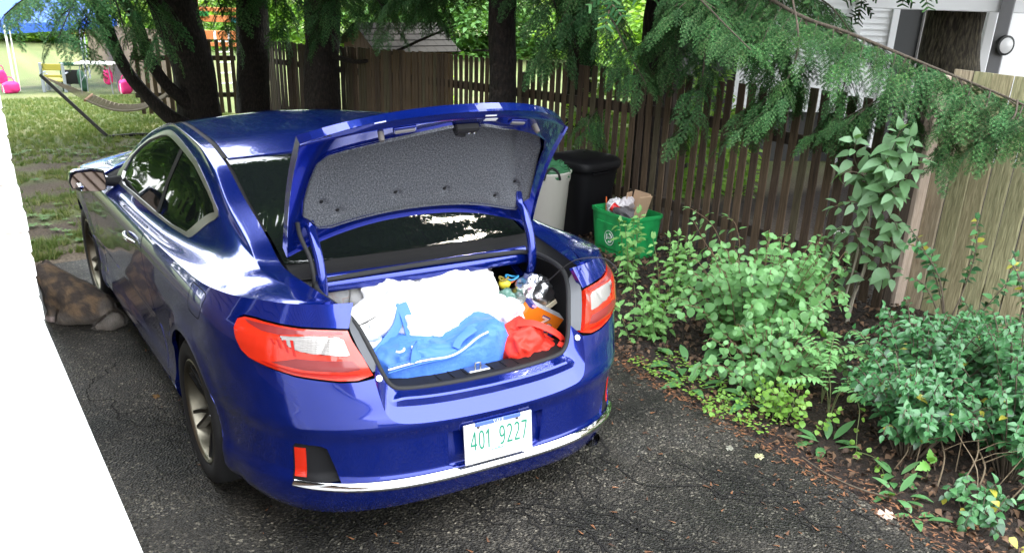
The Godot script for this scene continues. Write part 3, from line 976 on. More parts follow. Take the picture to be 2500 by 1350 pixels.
func car_wheel(car: Node3D, at: Vector3, sg: float, front: bool) -> void:
	var w := Node3D.new()
	w.name = "wheel"
	car.add_child(w, true)
	w.position = at
	w.basis = Basis(Vector3.BACK, -sg * PI / 2)   # the axle points outwards along +y
	var mb := MB.new()
	mb.lathe([[0.232, -0.105], [0.30, -0.115], [0.325, -0.10], [0.334, -0.07], [0.335, 0.0], [0.334, 0.075], [0.327, 0.105], [0.308, 0.118], [0.275, 0.121], [0.245, 0.114], [0.236, 0.104]], 56)
	# tread grooves read as thin dark rings
	for y in [-0.045, 0.0, 0.045]:
		mb.lathe([[0.3358, y - 0.004], [0.3362, y], [0.3358, y + 0.004]], 56)
	part("tyre", mb, mats.rubber, w)
	mb = MB.new()
	mb.lathe([[0.238, 0.103], [0.240, 0.110], [0.234, 0.113], [0.226, 0.109], [0.222, 0.095], [0.212, 0.03], [0.205, -0.09]], 56)
	part("rim", mb, mat("rim_lip", Color(0.24, 0.22, 0.17), 0.35, 1.0), w)
	mb = MB.new()
	mb.lathe([[0.206, -0.02], [0.10, -0.03], [0.0, -0.03]], 40)
	part("brake_disc", mb, mat("brake_dark", Color(0.012, 0.012, 0.014), 0.6, 0.2), w)
	var mach := mat("spoke_face", Color(0.085, 0.078, 0.065), 0.38, 1.0)
	var dark := mat("spoke_side", Color(0.012, 0.012, 0.014), 0.35, 0.3)
	mb = MB.new()
	var mf := MB.new()
	for k in 5:
		var a := TAU * k / 5.0 + 0.35
		for e in [-1.0, 1.0]:
			# each arm leaves the hub narrow, forks and runs to the rim as a pair
			var pts := []
			for q in [[0.035, 0.0], [0.085, 0.12 * e], [0.13, 0.175 * e], [0.222, 0.165 * e]]:
				pts.append(Vector3(cos(a + q[1]) * q[0], 0.0, sin(a + q[1]) * q[0]))
			var wd := [0.013, 0.009, 0.008, 0.008]
			var hy := [0.060, 0.066, 0.078, 0.096]
			for i in 3:
				var t: Vector3 = (pts[i + 1] - pts[i]).normalized()
				var n := Vector3(-t.z, 0, t.x)
				var p0: Vector3 = pts[i]
				var p1: Vector3 = pts[i + 1]
				var y0 := Vector3(0, hy[i], 0)
				var y1 := Vector3(0, hy[i + 1], 0)
				var d := Vector3(0, -0.035, 0)
				mf.quad(p0 - n * wd[i] + y0, p0 + n * wd[i] + y0, p1 + n * wd[i + 1] + y1, p1 - n * wd[i + 1] + y1, Vector3.UP)
				for sd in [-1.0, 1.0]:
					mb.quad(p0 + n * sd * wd[i] + y0, p1 + n * sd * wd[i + 1] + y1, p1 + n * sd * wd[i + 1] * 1.5 + y1 + d, p0 + n * sd * wd[i] * 1.5 + y0 + d, n * sd)
	mb.lathe([[0.045, 0.055], [0.06, 0.03], [0.06, -0.02]], 24)
	part("spoke_sides", mb, dark, w)
	mf.lathe([[0.0, 0.066], [0.028, 0.066], [0.032, 0.062], [0.045, 0.058]], 24)
	var sp := part("spokes", mf, mach, w)
	for k in 5:
		var a := TAU * k / 5.0
		mb = MB.new()
		mb.lathe([[0.0, 0.010], [0.006, 0.010], [0.0085, 0.0]], 6, Transform3D(Basis(), Vector3(cos(a) * 0.057, 0.050, sin(a) * 0.057)))
		part("wheel_nut", mb, mats.chrome, sp)

func build_boot(car: Node3D, P: StandardMaterial3D, ctr: Vector3) -> void:
	# seal curve round the opening, right half from the back of the hinge to the middle of the sill
	var half := [Vector3(0.46, 1.025, -0.585), Vector3(0.515, 1.02, -0.55), Vector3(0.53, 1.012, -0.45), Vector3(0.515, 1.0, -0.33), Vector3(0.485, 0.96, -0.245), Vector3(0.452, 0.87, -0.185), Vector3(0.428, 0.79, -0.145), Vector3(0.40, 0.735, -0.125), Vector3(0.35, 0.712, -0.118), Vector3(0.2, 0.703, -0.104), Vector3(0.0, 0.700, -0.098)]
	var loop := []
	for p in half:
		loop.append(Vector3(-p.x, p.y, p.z))
	for i in range(half.size() - 2, -1, -1):
		loop.append(half[i])
	var seal := spline(loop, 5)
	# over the back edge
	for i in range(1, 10):
		seal.append(Vector3(lerpf(0.46, -0.46, i / 10.0), 1.025 + 0.012 * sin(PI * i / 10.0), -0.585 + 0.012 * sin(PI * i / 10.0)))
	seal.append(seal[0])
	var mb := MB.new()
	mb.tube(seal, [0.0105], 8)
	part("boot_seal", mb, mats.rubber, car)
	# painted gutter between the seal and the wing tops
	for sg in [-1.0, 1.0]:
		mb = MB.new()
		var r0 := []
		var r1 := []
		var r2 := []
		for i in 19:
			var z := lerpf(-0.68, -0.235, i / 18.0)
			var d := Vector3(tab.dx.at(z), tab.dy.at(z) - 0.004, z)
			var s := Vector3(lerpf(0.525, 0.488, smooth(-0.4, -0.235, z)), lerpf(1.015, 0.962, smooth(-0.4, -0.235, z)), z)
			r0.append(Vector3(sg * d.x, d.y, d.z))
			r1.append(Vector3(sg * lerpf(d.x, s.x, 0.5), minf(d.y, s.y) - 0.018, z))
			r2.append(Vector3(sg * s.x, s.y - 0.004, z))
		mb.grid([r0, r1, r2], false, false, sg > 0)
		part("boot_gutter", mb, mats.black_plastic, car)
		# grey panel between lamp and seal
		mb = MB.new()
		var g0 := []
		var g1 := []
		for q in [[0.600, 1.035, 0.500, 0.985, -0.265], [0.602, 0.985, 0.49, 0.965, -0.25], [0.588, 0.945, 0.475, 0.925, -0.215], [0.56, 0.895, 0.457, 0.875, -0.188], [0.53, 0.845, 0.44, 0.83, -0.163], [0.502, 0.805, 0.432, 0.80, -0.15]]:
			var t := tub(q[0] - 0.002, q[1])
			g0.append(Vector3(sg * (t.x - 0.002), t.y, t.z - 0.006))
			g1.append(Vector3(sg * q[2], q[3], q[4]))
		mb.grid([g0, g1], false, false, sg < 0)
		part("lamp_surround", mb, mats.grey_plastic, car)
	# back edge under the glass: painted lip, black channel, rear shelf
	mb = MB.new()
	var rows := []
	for q in [[1.062, -0.735], [1.050, -0.70], [1.038, -0.672], [1.022, -0.660], [1.020, -0.640]]:
		var row := []
		for i in 21:
			var x := lerpf(-0.575, 0.575, i / 20.0)
			var k := 1.0 - pow(absf(x) / 0.575, 2.0)
			row.append(Vector3(x, q[0] + 0.004 * k, q[1] + 0.028 * k))
		rows.append(row)
	mb.grid(rows, false, false, true)
	part("window_channel", mb, mats.black_plastic, car)
	mb = MB.new()
	rows = []
	for q in [[1.020, -0.640], [1.036, -0.628], [1.040, -0.615], [1.030, -0.604], [1.012, -0.600], [1.010, -0.585], [0.975, -0.585], [0.965, -0.60]]:
		var row := []
		for i in 21:
			var x := lerpf(-0.50, 0.50, i / 20.0)
			var k := 1.0 - pow(absf(x) / 0.50, 2.0)
			row.append(Vector3(x, q[0] + 0.004 * k, q[1] + 0.022 * k))
		rows.append(row)
	mb.grid(rows, false, false, true)
	part("boot_rear_lip", mb, P, car)
	# sill trim
	mb = MB.new()
	rows = []
	for q in [[0.0, 0.0], [0.004, -0.02], [0.006, -0.09], [0.0, -0.105], [-0.16, -0.115]]:
		var row := []
		for i in 31:
			var x := lerpf(-0.425, 0.425, i / 30.0)
			var k := pow(absf(x) / 0.425, 4.0)
			row.append(Vector3(x, 0.700 + q[0] + 0.03 * k, -0.105 + q[1] - 0.03 * k))
		rows.append(row)
	for r in rows.size() - 1:
		mb.grid([rows[r], rows[r + 1]], false, false, true)
	var sill := part("sill_trim", mb, mats.black_plastic, car)
	for i in 13:
		mb = MB.new()
		var x := lerpf(-0.36, 0.36, i / 12.0)
		if absf(x) < 0.04:
			continue
		mb.box(Vector3(x, 0.707, -0.165), Vector3(0.005, 0.003, 0.06))
		part("sill_rib", mb, mats.black_plastic, sill)
	mb = MB.new()
	mb.box(Vector3(0.0, 0.705, -0.165), Vector3(0.10, 0.012, 0.05), Basis(), 0.004)
	mb.tube([Vector3(-0.012, 0.705, -0.16), Vector3(-0.012, 0.735, -0.16), Vector3(0.012, 0.735, -0.16), Vector3(0.012, 0.705, -0.16)], [0.004], 6)
	part("latch_striker", mb, mats.exhaust_metal if mats.has("exhaust_metal") else mat("striker_metal", Color(0.4, 0.4, 0.4), 0.3, 1.0), sill)
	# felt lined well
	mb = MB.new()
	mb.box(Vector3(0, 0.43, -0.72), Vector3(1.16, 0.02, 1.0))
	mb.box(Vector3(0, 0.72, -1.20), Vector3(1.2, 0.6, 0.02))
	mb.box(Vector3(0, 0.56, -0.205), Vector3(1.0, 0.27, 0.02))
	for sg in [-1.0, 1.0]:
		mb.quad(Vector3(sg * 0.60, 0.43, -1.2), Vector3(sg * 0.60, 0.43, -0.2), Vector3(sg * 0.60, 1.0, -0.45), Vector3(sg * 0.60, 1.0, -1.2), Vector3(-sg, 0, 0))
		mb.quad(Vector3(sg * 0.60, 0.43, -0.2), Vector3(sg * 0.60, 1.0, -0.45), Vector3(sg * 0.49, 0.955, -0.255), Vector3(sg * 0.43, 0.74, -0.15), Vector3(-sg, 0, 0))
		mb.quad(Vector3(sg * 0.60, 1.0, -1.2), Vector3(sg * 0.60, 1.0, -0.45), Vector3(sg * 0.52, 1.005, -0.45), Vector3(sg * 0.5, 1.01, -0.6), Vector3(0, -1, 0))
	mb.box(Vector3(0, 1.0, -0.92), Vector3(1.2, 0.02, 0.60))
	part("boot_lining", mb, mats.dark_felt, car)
	mb = MB.new()
	mb.box(Vector3(0.40, 0.985, -0.66), Vector3(0.045, 0.018, 0.02), Basis(), 0.003)
	part("boot_light", mb, mat("milky_plastic", Color(0.7, 0.7, 0.68), 0.3), car)
	# goose-neck hinges and the cable along the near one
	for sg in [-1.0, 1.0]:
		mb = MB.new()
		var hp := spline([Vector3(sg * 0.50, 0.92, -0.70), Vector3(sg * 0.497, 0.90, -0.61), Vector3(sg * 0.493, 0.955, -0.545), Vector3(sg * 0.492, 1.05, -0.545), Vector3(sg * 0.492, 1.13, -0.575), Vector3(sg * 0.492, 1.19, -0.615), Vector3(sg * 0.488, 1.235, -0.655), Vector3(sg * 0.485, 1.285, -0.655)], 5)
		mb.tube(hp, [0.021], 10, 0.75)
		part("lid_hinge", mb, P, car)
	mb = MB.new()
	mb.tube(spline([Vector3(-0.52, 0.97, -0.60), Vector3(-0.522, 1.03, -0.555), Vector3(-0.525, 1.12, -0.575), Vector3(-0.54, 1.20, -0.63), Vector3(-0.545, 1.255, -0.64)], 5), [0.009], 8)
	part("lid_cable", mb, mats.rubber, car)

func build_lid(car: Node3D, P: StandardMaterial3D) -> void:
	var lid := Node3D.new()
	lid.name = "boot_lid"
	car.add_child(lid, true)
	var ctr := Vector3(0, 0.6, -0.1)
	var edge := []
	for i in 25:
		edge.append(Vector2(lerpf(-1, 1, i / 24.0), 0.0))
	for i in range(1, 12):
		edge.append(Vector2(1.0, i / 12.0))
	for i in 33:
		edge.append(Vector2(lerpf(1.0, -1.0, i / 32.0), 1.0 + 0.05 * (1.0 - pow(absf(lerpf(1, -1, i / 32.0)), 3.0))))
	for i in range(11, 0, -1):
		edge.append(Vector2(-1.0, i / 12.0))
	var mb := MB.new()
	var skin := func(a: float, b: float) -> Vector3:
		return lid_out(a, b) + LN * 0.05 * smooth(0.0, 0.5, b) * smooth(1.04, 0.88, b) * smooth(1.0, 0.75, absf(a))
	panel(skin, edge, 40, 20, mb, ctr, [], 0.0)
	part("lid_skin", mb, P, lid)
	var lin_poly := []
	for q in [[-0.912, 0.30], [-0.917, 0.42], [-0.905, 0.60], [-0.885, 0.77], [-0.84, 0.835], [-0.75, 0.852], [-0.60, 0.866], [-0.40, 0.895], [-0.25, 0.925], [-0.18, 0.945], [-0.14, 0.95], [-0.10, 0.905], [0.0, 0.895], [0.06, 0.905], [0.09, 0.94], [0.14, 0.93], [0.25, 0.90], [0.45, 0.87], [0.66, 0.838], [0.80, 0.80], [0.86, 0.70], [0.89, 0.45], [0.905, 0.24], [0.80, 0.10], [0.70, 0.088], [0.4, 0.088], [0.0, 0.09], [-0.4, 0.092], [-0.70, 0.10], [-0.79, 0.13]]:
		lin_poly.append(Vector2(q[0], q[1]))
	mb = MB.new()
	panel(lid_in, edge, 60, 44, mb, ctr, [lin_poly], 0.01)
	# the turned edge that joins skin and frame
	for i in edge.size():
		var q0: Vector2 = edge[i]
		var q1: Vector2 = edge[(i + 1) % edge.size()]
		mb.quad(lid_out(q0.x, q0.y), lid_out(q1.x, q1.y), lid_in(q1.x, q1.y), lid_in(q0.x, q0.y), lid_out(q0.x, q0.y) - lid_out(0, 0.5))
	part("lid_frame", mb, P, lid)
	mb = MB.new()
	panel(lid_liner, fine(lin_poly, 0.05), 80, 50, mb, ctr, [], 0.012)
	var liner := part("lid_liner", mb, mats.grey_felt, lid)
	for q in [[-0.771, 0.29], [-0.654, 0.183], [-0.245, 0.209], [0.143, 0.194], [0.598, 0.154], [0.785, 0.275]]:
		mb = MB.new()
		var b := Basis(Vector3.RIGHT, Vector3.ZERO, Vector3.ZERO)
		b = Basis(Vector3.RIGHT, -LN, Vector3.RIGHT.cross(-LN))
		mb.lathe([[0.0, 0.004], [0.006, 0.0035], [0.0095, 0.0]], 14, Transform3D(b, lid_liner(q[0], q[1])))
		part("liner_clip", mb, mats.black_plastic, liner)
	# latch, slots, rubber stops, labels on the rear flange
	var fr := func(a: float, b: float) -> Transform3D:
		var p := lid_in(a, b)
		var ex := (lid_in(a + 0.02, b) - lid_in(a - 0.02, b)).normalized()
		var ey := (lid_in(a, b + 0.02) - lid_in(a, b - 0.02)).normalized()
		var ez := ex.cross(ey).normalized()
		return Transform3D(Basis(ex, ez.cross(ex), ez), p)
	for q in [[-0.44, 0.955], [0.365, 0.95]]:
		var x: Transform3D = fr.call(q[0], q[1])
		mb = MB.new()
		mb.box(x.origin + x.basis.z * 0.003, Vector3(0.085, 0.030, 0.008), x.basis, 0.003)
		var sl := part("flange_slot", mb, P, lid)
		mb = MB.new()
		mb.box(x.origin + x.basis.z * 0.008 - x.basis.y * 0.003, Vector3(0.074, 0.016, 0.008), x.basis, 0.002)
		part("slot_plug", mb, mat("dull_metal", Color(0.22, 0.21, 0.20), 0.45, 0.7), sl)
	for q in [[-0.575, 0.95], [0.56, 0.925]]:
		var x: Transform3D = fr.call(q[0], q[1])
		mb = MB.new()
		mb.lathe([[0.0, 0.034], [0.008, 0.034], [0.0105, 0.030], [0.0115, 0.0]], 14, Transform3D(Basis(x.basis.x, x.basis.z, x.basis.x.cross(x.basis.z)), x.origin))
		part("rubber_stop", mb, mat("grey_rubber", Color(0.09, 0.08, 0.075), 0.8), lid)
	var lx: Transform3D = fr.call(-0.03, 0.915)
	mb = MB.new()
	mb.box(lx.origin + lx.basis.z * 0.012, Vector3(0.10, 0.035, 0.03), lx.basis, 0.006)
	mb.box(lx.origin + lx.basis.z * 0.02 - lx.basis.y * 0.022 - lx.basis.x * 0.02, Vector3(0.05, 0.02, 0.02), lx.basis.rotated(lx.basis.z, -0.5), 0.004)
	var latch := part("lid_latch", mb, mats.black_plastic, lid)
	for dx in [0.012, 0.034]:
		mb = MB.new()
		mb.lathe([[0.0, 0.004], [0.004, 0.003], [0.006, 0.0]], 10, Transform3D(Basis(lx.basis.x, lx.basis.z, lx.basis.x.cross(lx.basis.z)), lx.origin + lx.basis.z * 0.028 + lx.basis.x * dx - lx.basis.y * 0.008))
		part("rivet", mb, mats.chrome, latch)
	for q in [[0.125, 0.972, 0.056, 0.018], [0.11, 1.008, 0.05, 0.005]]:
		var x: Transform3D = fr.call(q[0], q[1])
		mb = MB.new()
		mb.box(x.origin + x.basis.z * 0.0015, Vector3(q[2], q[3], 0.001), x.basis)
		part("paper_label", mb, mat("label_white", Color(0.75, 0.75, 0.74), 0.6), lid)

func glyphs(text: String, height: float, depth: float, bold := false, face := "Droid Sans") -> TextMesh:
	var t := TextMesh.new()
	var f := SystemFont.new()
	f.font_names = PackedStringArray([face])
	if bold:
		f.font_weight = 700
	t.font = f
	t.font_size = 64
	t.pixel_size = height / 46.0
	t.depth = depth
	t.text = text
	t.curve_step = 1.0
	return t

func build_plate(car: Node3D) -> void:
	var pl := Node3D.new()
	pl.name = "number_plate"
	car.add_child(pl, true)
	pl.position = Vector3(0.0, 0.477, 0.012)
	pl.rotation.x = -0.12
	var mb := MB.new()
	mb.box(Vector3.ZERO, Vector3(0.302, 0.152, 0.003))
	part("plate_sheet", mb, mat("plate_white", Color(0.66, 0.69, 0.69), 0.4), pl)
	var green := mat("plate_green", Color(0.008, 0.19, 0.11), 0.5)
	var place := func(txt: String, x: float, y: float, h: float, sx: float, m: Material, bold: bool) -> void:
		var o := obj("plate_lettering", glyphs(txt, h, 0.0016, bold), m, pl)
		o.position = Vector3(x, y, 0.003)
		o.scale = Vector3(sx, 1, 1)
	var chars := [["4", -0.113], ["0", -0.077], ["1", -0.047], ["9", 0.018], ["2", 0.053], ["2", 0.088], ["7", 0.122]]
	for q in chars:
		place.call(q[0], q[1], 0.008, 0.078, 0.52, green, false)
	mb = MB.new()
	for k in 5:
		var x := lerpf(-0.03, 0.03, k / 4.0)
		mb.flat(Vector3(x - 0.010, -0.046, 0.0026), Vector3(x + 0.010, -0.046, 0.0026), Vector3(x, -0.046 + [0.006, 0.010, 0.014, 0.009, 0.005][k], 0.0026), Vector3(0, 0, 1))
	part("plate_mountain", mb, mat("plate_pale_green", Color(0.20, 0.50, 0.40), 0.4), pl)
	# surround: white plastic frame, blue band on top
	mb = MB.new()
	mb.box(Vector3(-0.151, 0, 0.003), Vector3(0.011, 0.168, 0.008), Basis(), 0.002)
	mb.box(Vector3(0.151, 0, 0.003), Vector3(0.011, 0.168, 0.008), Basis(), 0.002)
	mb.box(Vector3(0, -0.071, 0.003), Vector3(0.291, 0.026, 0.008), Basis(), 0.002)
	mb.box(Vector3(-0.125, 0.079, 0.003), Vector3(0.041, 0.010, 0.008), Basis(), 0.002)
	mb.box(Vector3(0.125, 0.079, 0.003), Vector3(0.041, 0.010, 0.008), Basis(), 0.002)
	var fr := part("plate_frame", mb, mat("frame_white", Color(0.60, 0.60, 0.59), 0.35), pl)
	mb = MB.new()
	mb.box(Vector3(0, 0.076, 0.0032), Vector3(0.208, 0.016, 0.0085), Basis(), 0.002)
	part("frame_band", mb, mat("frame_blue", Color(0.07, 0.13, 0.45), 0.35), fr)
	var yl := obj("frame_lettering", glyphs("YALE", 0.013, 0.001, true, "Droid Serif"), mats.frame_white, fr)
	yl.position = Vector3(0, 0.075, 0.008)
	for sg in [-1.0, 1.0]:
		mb = MB.new()
		mb.lathe([[0.0, 0.004], [0.005, 0.003], [0.007, 0.0]], 12, Transform3D(Basis(Vector3.RIGHT, PI / 2), Vector3(sg * 0.089, 0.064, 0.002)))
		part("plate_screw", mb, mat("screw_dark", Color(0.12, 0.10, 0.09), 0.4, 0.8), pl)
	mb = MB.new()
	mb.box(Vector3(0, -0.058, 0.0022), Vector3(0.13, 0.001, 0.001))
	var town := obj("plate_motto", glyphs("NEW HAMPSHIRE", 0.009, 0.0008), mat("plate_grey_green", Color(0.30, 0.42, 0.38), 0.5), pl)
	town.position = Vector3(0.0, -0.054, 0.0026)

# ---------------------------------------------------------------- cloth, bags and boxes in the boot
var fold_noise := FastNoiseLite.new()

# a soft closed body: super-ellipsoid with folds; rows of points
func soft(c: Vector3, h: Vector3, b: Basis, sq: float, fold: float, freq: float, sd: int, nu := 48, nv := 28, extra = null) -> Array:
	fold_noise.seed = sd
	fold_noise.frequency = 1.0
	fold_noise.noise_type = FastNoiseLite.TYPE_SIMPLEX_SMOOTH
	fold_noise.fractal_type = FastNoiseLite.FRACTAL_RIDGED
	fold_noise.fractal_octaves = 2
	var rows := []
	for i in nv + 1:
		var ph := lerpf(-PI / 2, PI / 2, float(i) / nv)
		var row := []
		for j in nu + 1:
			var th := TAU * j / nu
			var ce := func(a: float) -> float: return signf(cos(a)) * pow(absf(cos(a)), sq)
			var se := func(a: float) -> float: return signf(sin(a)) * pow(absf(sin(a)), sq)
			var p := Vector3(ce.call(ph) * ce.call(th), se.call(ph), ce.call(ph) * se.call(th))
			var q := p * h
			var d := p.normalized()
			var f := fold_noise.get_noise_3dv((q + c) * freq)
			q += d * fold * f
			if extra != null:
				q = extra.call(q)
			row.append(c + b * q)
		rows.append(row)
	return rows

func ribbon(pts: Array, width: float, normal_hint: Vector3, thick := 0.0025) -> MB:
	var mb := MB.new()
	var a := []
	var b := []
	var a2 := []
	var b2 := []
	for i in pts.size():
		var t: Vector3 = (pts[mini(i + 1, pts.size() - 1)] - pts[maxi(i - 1, 0)]).normalized()
		var w := normal_hint.cross(t).normalized() * width * 0.5
		var n := t.cross(w).normalized() * thick
		a.append(pts[i] - w + n)
		b.append(pts[i] + w + n)
		a2.append(pts[i] - w - n)
		b2.append(pts[i] + w - n)
	mb.grid([a, b, b2, a2], false, true)
	return mb

func fabric(key: String, c: Color, rough := 0.85, bump := 0.25) -> StandardMaterial3D:
	if mats.has(key):
		return mats[key]
	var m := mat(key, c, rough)
	m.normal_enabled = true
	if not mats.has("_weave"):
		mats["_weave"] = bump_tex(0.03, 5.0, 256)
	m.normal_texture = mats["_weave"]
	m.normal_scale = bump
	triplanar(m, 6.0, false)
	return m

func build_trunk_load() -> void:
	# heavy white cloth heaped over everything
	var white := fabric("white_cloth", Color(0.82, 0.81, 0.79), 0.8, 0.5)
	var mb := MB.new()
	var heap := func(q: Vector3) -> Vector3:
		# front edge hangs lower in the middle, top folds back
		if q.z > 0.02:
			q.y -= 0.05 * smooth(0.0, 0.18, q.z) * (1.0 - pow(clampf(absf(q.x + 0.02) / 0.24, 0, 1), 2.0))
		q.y += 0.05 * smooth(0.05, -0.2, q.z)
		return q
	mb.grid(soft(Vector3(-0.015, 0.885, -0.60), Vector3(0.30, 0.095, 0.20), Basis(Vector3.UP, 0.10), 0.62, 0.040, 6.0, 21, 72, 40, heap), false, false, false)
	var cloth := thing("white_cloth", "bulky white cloth heaped in the middle of the open boot over the blue sports bag", "cloth")
	part("heap", mb, white, cloth)
	mb = MB.new()
	mb.grid(soft(Vector3(-0.07, 0.842, -0.42), Vector3(0.15, 0.075, 0.085), Basis(Vector3.UP, 0.2), 0.85, 0.022, 9.0, 5, 48, 30), false, false, false)
	part("hanging_fold", mb, white, cloth)
	mb = MB.new()
	mb.tube(spline([Vector3(-0.46, 0.885, -0.44), Vector3(-0.36, 0.895, -0.49), Vector3(-0.25, 0.925, -0.53), Vector3(-0.12, 0.94, -0.55)], 6), [0.028, 0.034, 0.036, 0.04, 0.042, 0.044, 0.046, 0.048, 0.05, 0.05, 0.052, 0.052, 0.054, 0.054, 0.054, 0.05, 0.045, 0.04, 0.03], 16, 0.8)
	part("rolled_edge", mb, white, cloth)
	mb = MB.new()
	mb.tube(spline([Vector3(-0.43, 0.84, -0.40), Vector3(-0.34, 0.842, -0.42), Vector3(-0.24, 0.86, -0.45), Vector3(-0.14, 0.87, -0.47)], 6), [0.03, 0.036, 0.04, 0.044, 0.046, 0.046, 0.046, 0.05, 0.05, 0.05, 0.05, 0.05, 0.05, 0.05, 0.05, 0.045, 0.04, 0.035, 0.03], 16, 0.75)
	part("rolled_edge", mb, white, cloth)
	var pillow := thing("pillow", "pale pillow in a printed case behind the white cloth", "pillow")
	mb = MB.new()
	mb.grid(soft(Vector3(-0.24, 0.915, -0.74), Vector3(0.20, 0.055, 0.10), Basis(Vector3.BACK, 0.06), 0.75, 0.012, 7.0, 9), false, false, false)
	var pm := mat("pillow_case", Color(1, 1, 1), 0.85)
	pm.albedo_texture = noise_tex(0.012, [[0.0, lin(0.62, 0.62, 0.63)], [0.55, lin(0.66, 0.65, 0.65)], [0.62, lin(0.62, 0.45, 0.40)], [0.66, lin(0.68, 0.67, 0.66)], [0.8, lin(0.50, 0.51, 0.53)], [1.0, lin(0.7, 0.7, 0.7)]], 256, FastNoiseLite.TYPE_SIMPLEX_SMOOTH, 12, 2)
	triplanar(pm, 3.0, false)
	part("pillow_case", mb, pm, pillow)
	var sack := thing("printed_sack", "white printed padding stuffed up under the rear shelf of the boot", "padding")
	mb = MB.new()
	mb.grid(soft(Vector3(0.16, 0.945, -0.74), Vector3(0.24, 0.045, 0.08), Basis(Vector3.BACK, 0.10), 0.55, 0.010, 6.0, 14), false, false, false)
	part("padding", mb, pm, sack)
	# blue duffel
	var blue := fabric("duffel_blue", Color(0.05, 0.165, 0.60), 0.6, 0.4)
	blue.rim_enabled = true
	blue.rim = 0.25
	var duf := thing("sports_bag", "blue nylon sports bag with white piping along the boot sill", "bag")
	var dc := Vector3(-0.095, 0.725, -0.335)
	var db := Basis(Vector3.UP, 0.02) * Basis(Vector3.RIGHT, 0.0)
	var dshape := func(q: Vector3) -> Vector3:
		q.y += 0.03 * smooth(0.05, 0.26, q.x) * smooth(-0.05, 0.08, q.y)
		q.y -= 0.030 * exp(-pow((q.x - 0.0) / 0.10, 2.0)) * smooth(0.02, 0.10, q.y)
		return q
	mb = MB.new()
	mb.grid(soft(dc, Vector3(0.305, 0.105, 0.135), db, 0.55, 0.014, 9.0, 31, 80, 40, dshape), false, false, false)
	part("bag_body", mb, blue, duf)
	var onbag := func(x: float, v: float) -> Vector3:   # v 0 at the front foot .. 1 on top
		var ph := lerpf(-0.5, 1.25, v)
		var p := Vector3(x, signf(sin(ph)) * pow(absf(sin(ph)), 0.55) * 0.105, pow(absf(cos(ph)), 0.55) * 0.135)
		p = dshape.call(p)
		return dc + db * p + (db * Vector3(0, sin(ph), cos(ph))) * 0.013
	var pipe := fabric("piping_white", Color(0.78, 0.79, 0.80), 0.7, 0.1)
	var line := []
	for i in 25:
		var f := i / 24.0
		line.append(onbag.call(lerpf(-0.29, 0.17, f), 0.40 + 0.05 * sin(f * 3.0) + 0.30 * smooth(0.52, 0.95, f)))
	mb = MB.new()
	mb.tube(line, [0.0042], 6)
	part("piping", mb, pipe, duf)
	for off in [0.05, -0.05]:
		var l2 := []
		for i in 25:
			var f := i / 24.0
			l2.append(onbag.call(lerpf(-0.29, 0.17, f), 0.40 + off + 0.05 * sin(f * 3.0) + 0.30 * smooth(0.52, 0.95, f)))
		mb = MB.new()
		mb.tube(l2, [0.003], 6)
		part("seam", mb, blue, duf)
	line = []
	for i in 12:
		line.append(onbag.call(-0.185 + 0.02 * i / 11.0, lerpf(0.42, 0.86, i / 11.0)))
	mb = MB.new()
	mb.tube(line, [0.004], 6)
	part("piping", mb, pipe, duf)
	part("webbing", ribbon(line.map(func(p): return p + Vector3(0.012, 0.0, 0.0)), 0.05, Vector3(1, 0, 0).cross(Vector3(0, 1, 0.5)), 0.003), blue, duf)
	line = spline([Vector3(-0.385, 0.775, -0.30), Vector3(-0.36, 0.80, -0.31), Vector3(-0.305, 0.83, -0.34), Vector3(-0.255, 0.865, -0.37), Vector3(-0.225, 0.91, -0.40), Vector3(-0.215, 0.935, -0.42)], 5)
	part("carry_strap", ribbon(line, 0.040, Vector3(0.3, 0.4, 0.9)), blue, duf)
	line = spline([Vector3(-0.215, 0.94, -0.415), Vector3(-0.205, 0.89, -0.385), Vector3(-0.20, 0.84, -0.365), Vector3(-0.195, 0.80, -0.35)], 5)
	part("carry_strap", ribbon(line, 0.050, Vector3(0.1, 0.2, 1.0)), blue, duf)
	line = spline([onbag.call(0.02, 0.72), onbag.call(0.05, 0.80) + Vector3(0, 0.02, 0), onbag.call(0.12, 0.86) + Vector3(0, 0.02, 0)], 5)
	part("zip_flap", ribbon(line, 0.03, Vector3(0, 1, 0.6)), blue, duf)
	var mk := MB.new()
	var ml := []
	for i in 9:
		var a := lerpf(-2.6, 0.2, i / 8.0)
		ml.append(onbag.call(-0.225 + 0.020 * cos(a), 0.80 + 0.07 * sin(a)) + Vector3(0, 0.004, 0.002))
	mk.tube(ml, [0.0045], 6)
	part("bag_lettering", mk, pipe, duf)
	# red carrier
	var red := fabric("carrier_red", Color(0.78, 0.035, 0.018), 0.6, 0.3)
	red.backlight_enabled = true
	red.backlight = Color(0.5, 0.05, 0.02)
	var rb := thing("red_carrier", "bright red fabric carrier bag with its handle flopped over beside the cereal box", "bag")
	mb = MB.new()
	mb.grid(soft(Vector3(0.275, 0.700, -0.275), Vector3(0.095, 0.105, 0.085), Basis(Vector3.UP, 0.3) * Basis(Vector3.BACK, 0.25), 0.6, 0.030, 9.0, 8, 56, 34), false, false, false)
	part("bag_body", mb, red, rb)
	mb = MB.new()
	mb.grid(soft(Vector3(0.365, 0.675, -0.235), Vector3(0.07, 0.06, 0.06), Basis(Vector3.BACK, 0.35), 0.7, 0.022, 12.0, 18, 48, 30), false, false, false)
	part("bag_fold", mb, red, rb)
	line = spline([Vector3(0.25, 0.825, -0.265), Vector3(0.30, 0.83, -0.225), Vector3(0.35, 0.81, -0.195), Vector3(0.405, 0.775, -0.185), Vector3(0.425, 0.745, -0.175), Vector3(0.40, 0.728, -0.155)], 6)
	part("bag_handle", ribbon(line, 0.034, Vector3(0.2, 0.8, 0.7)), red, rb)
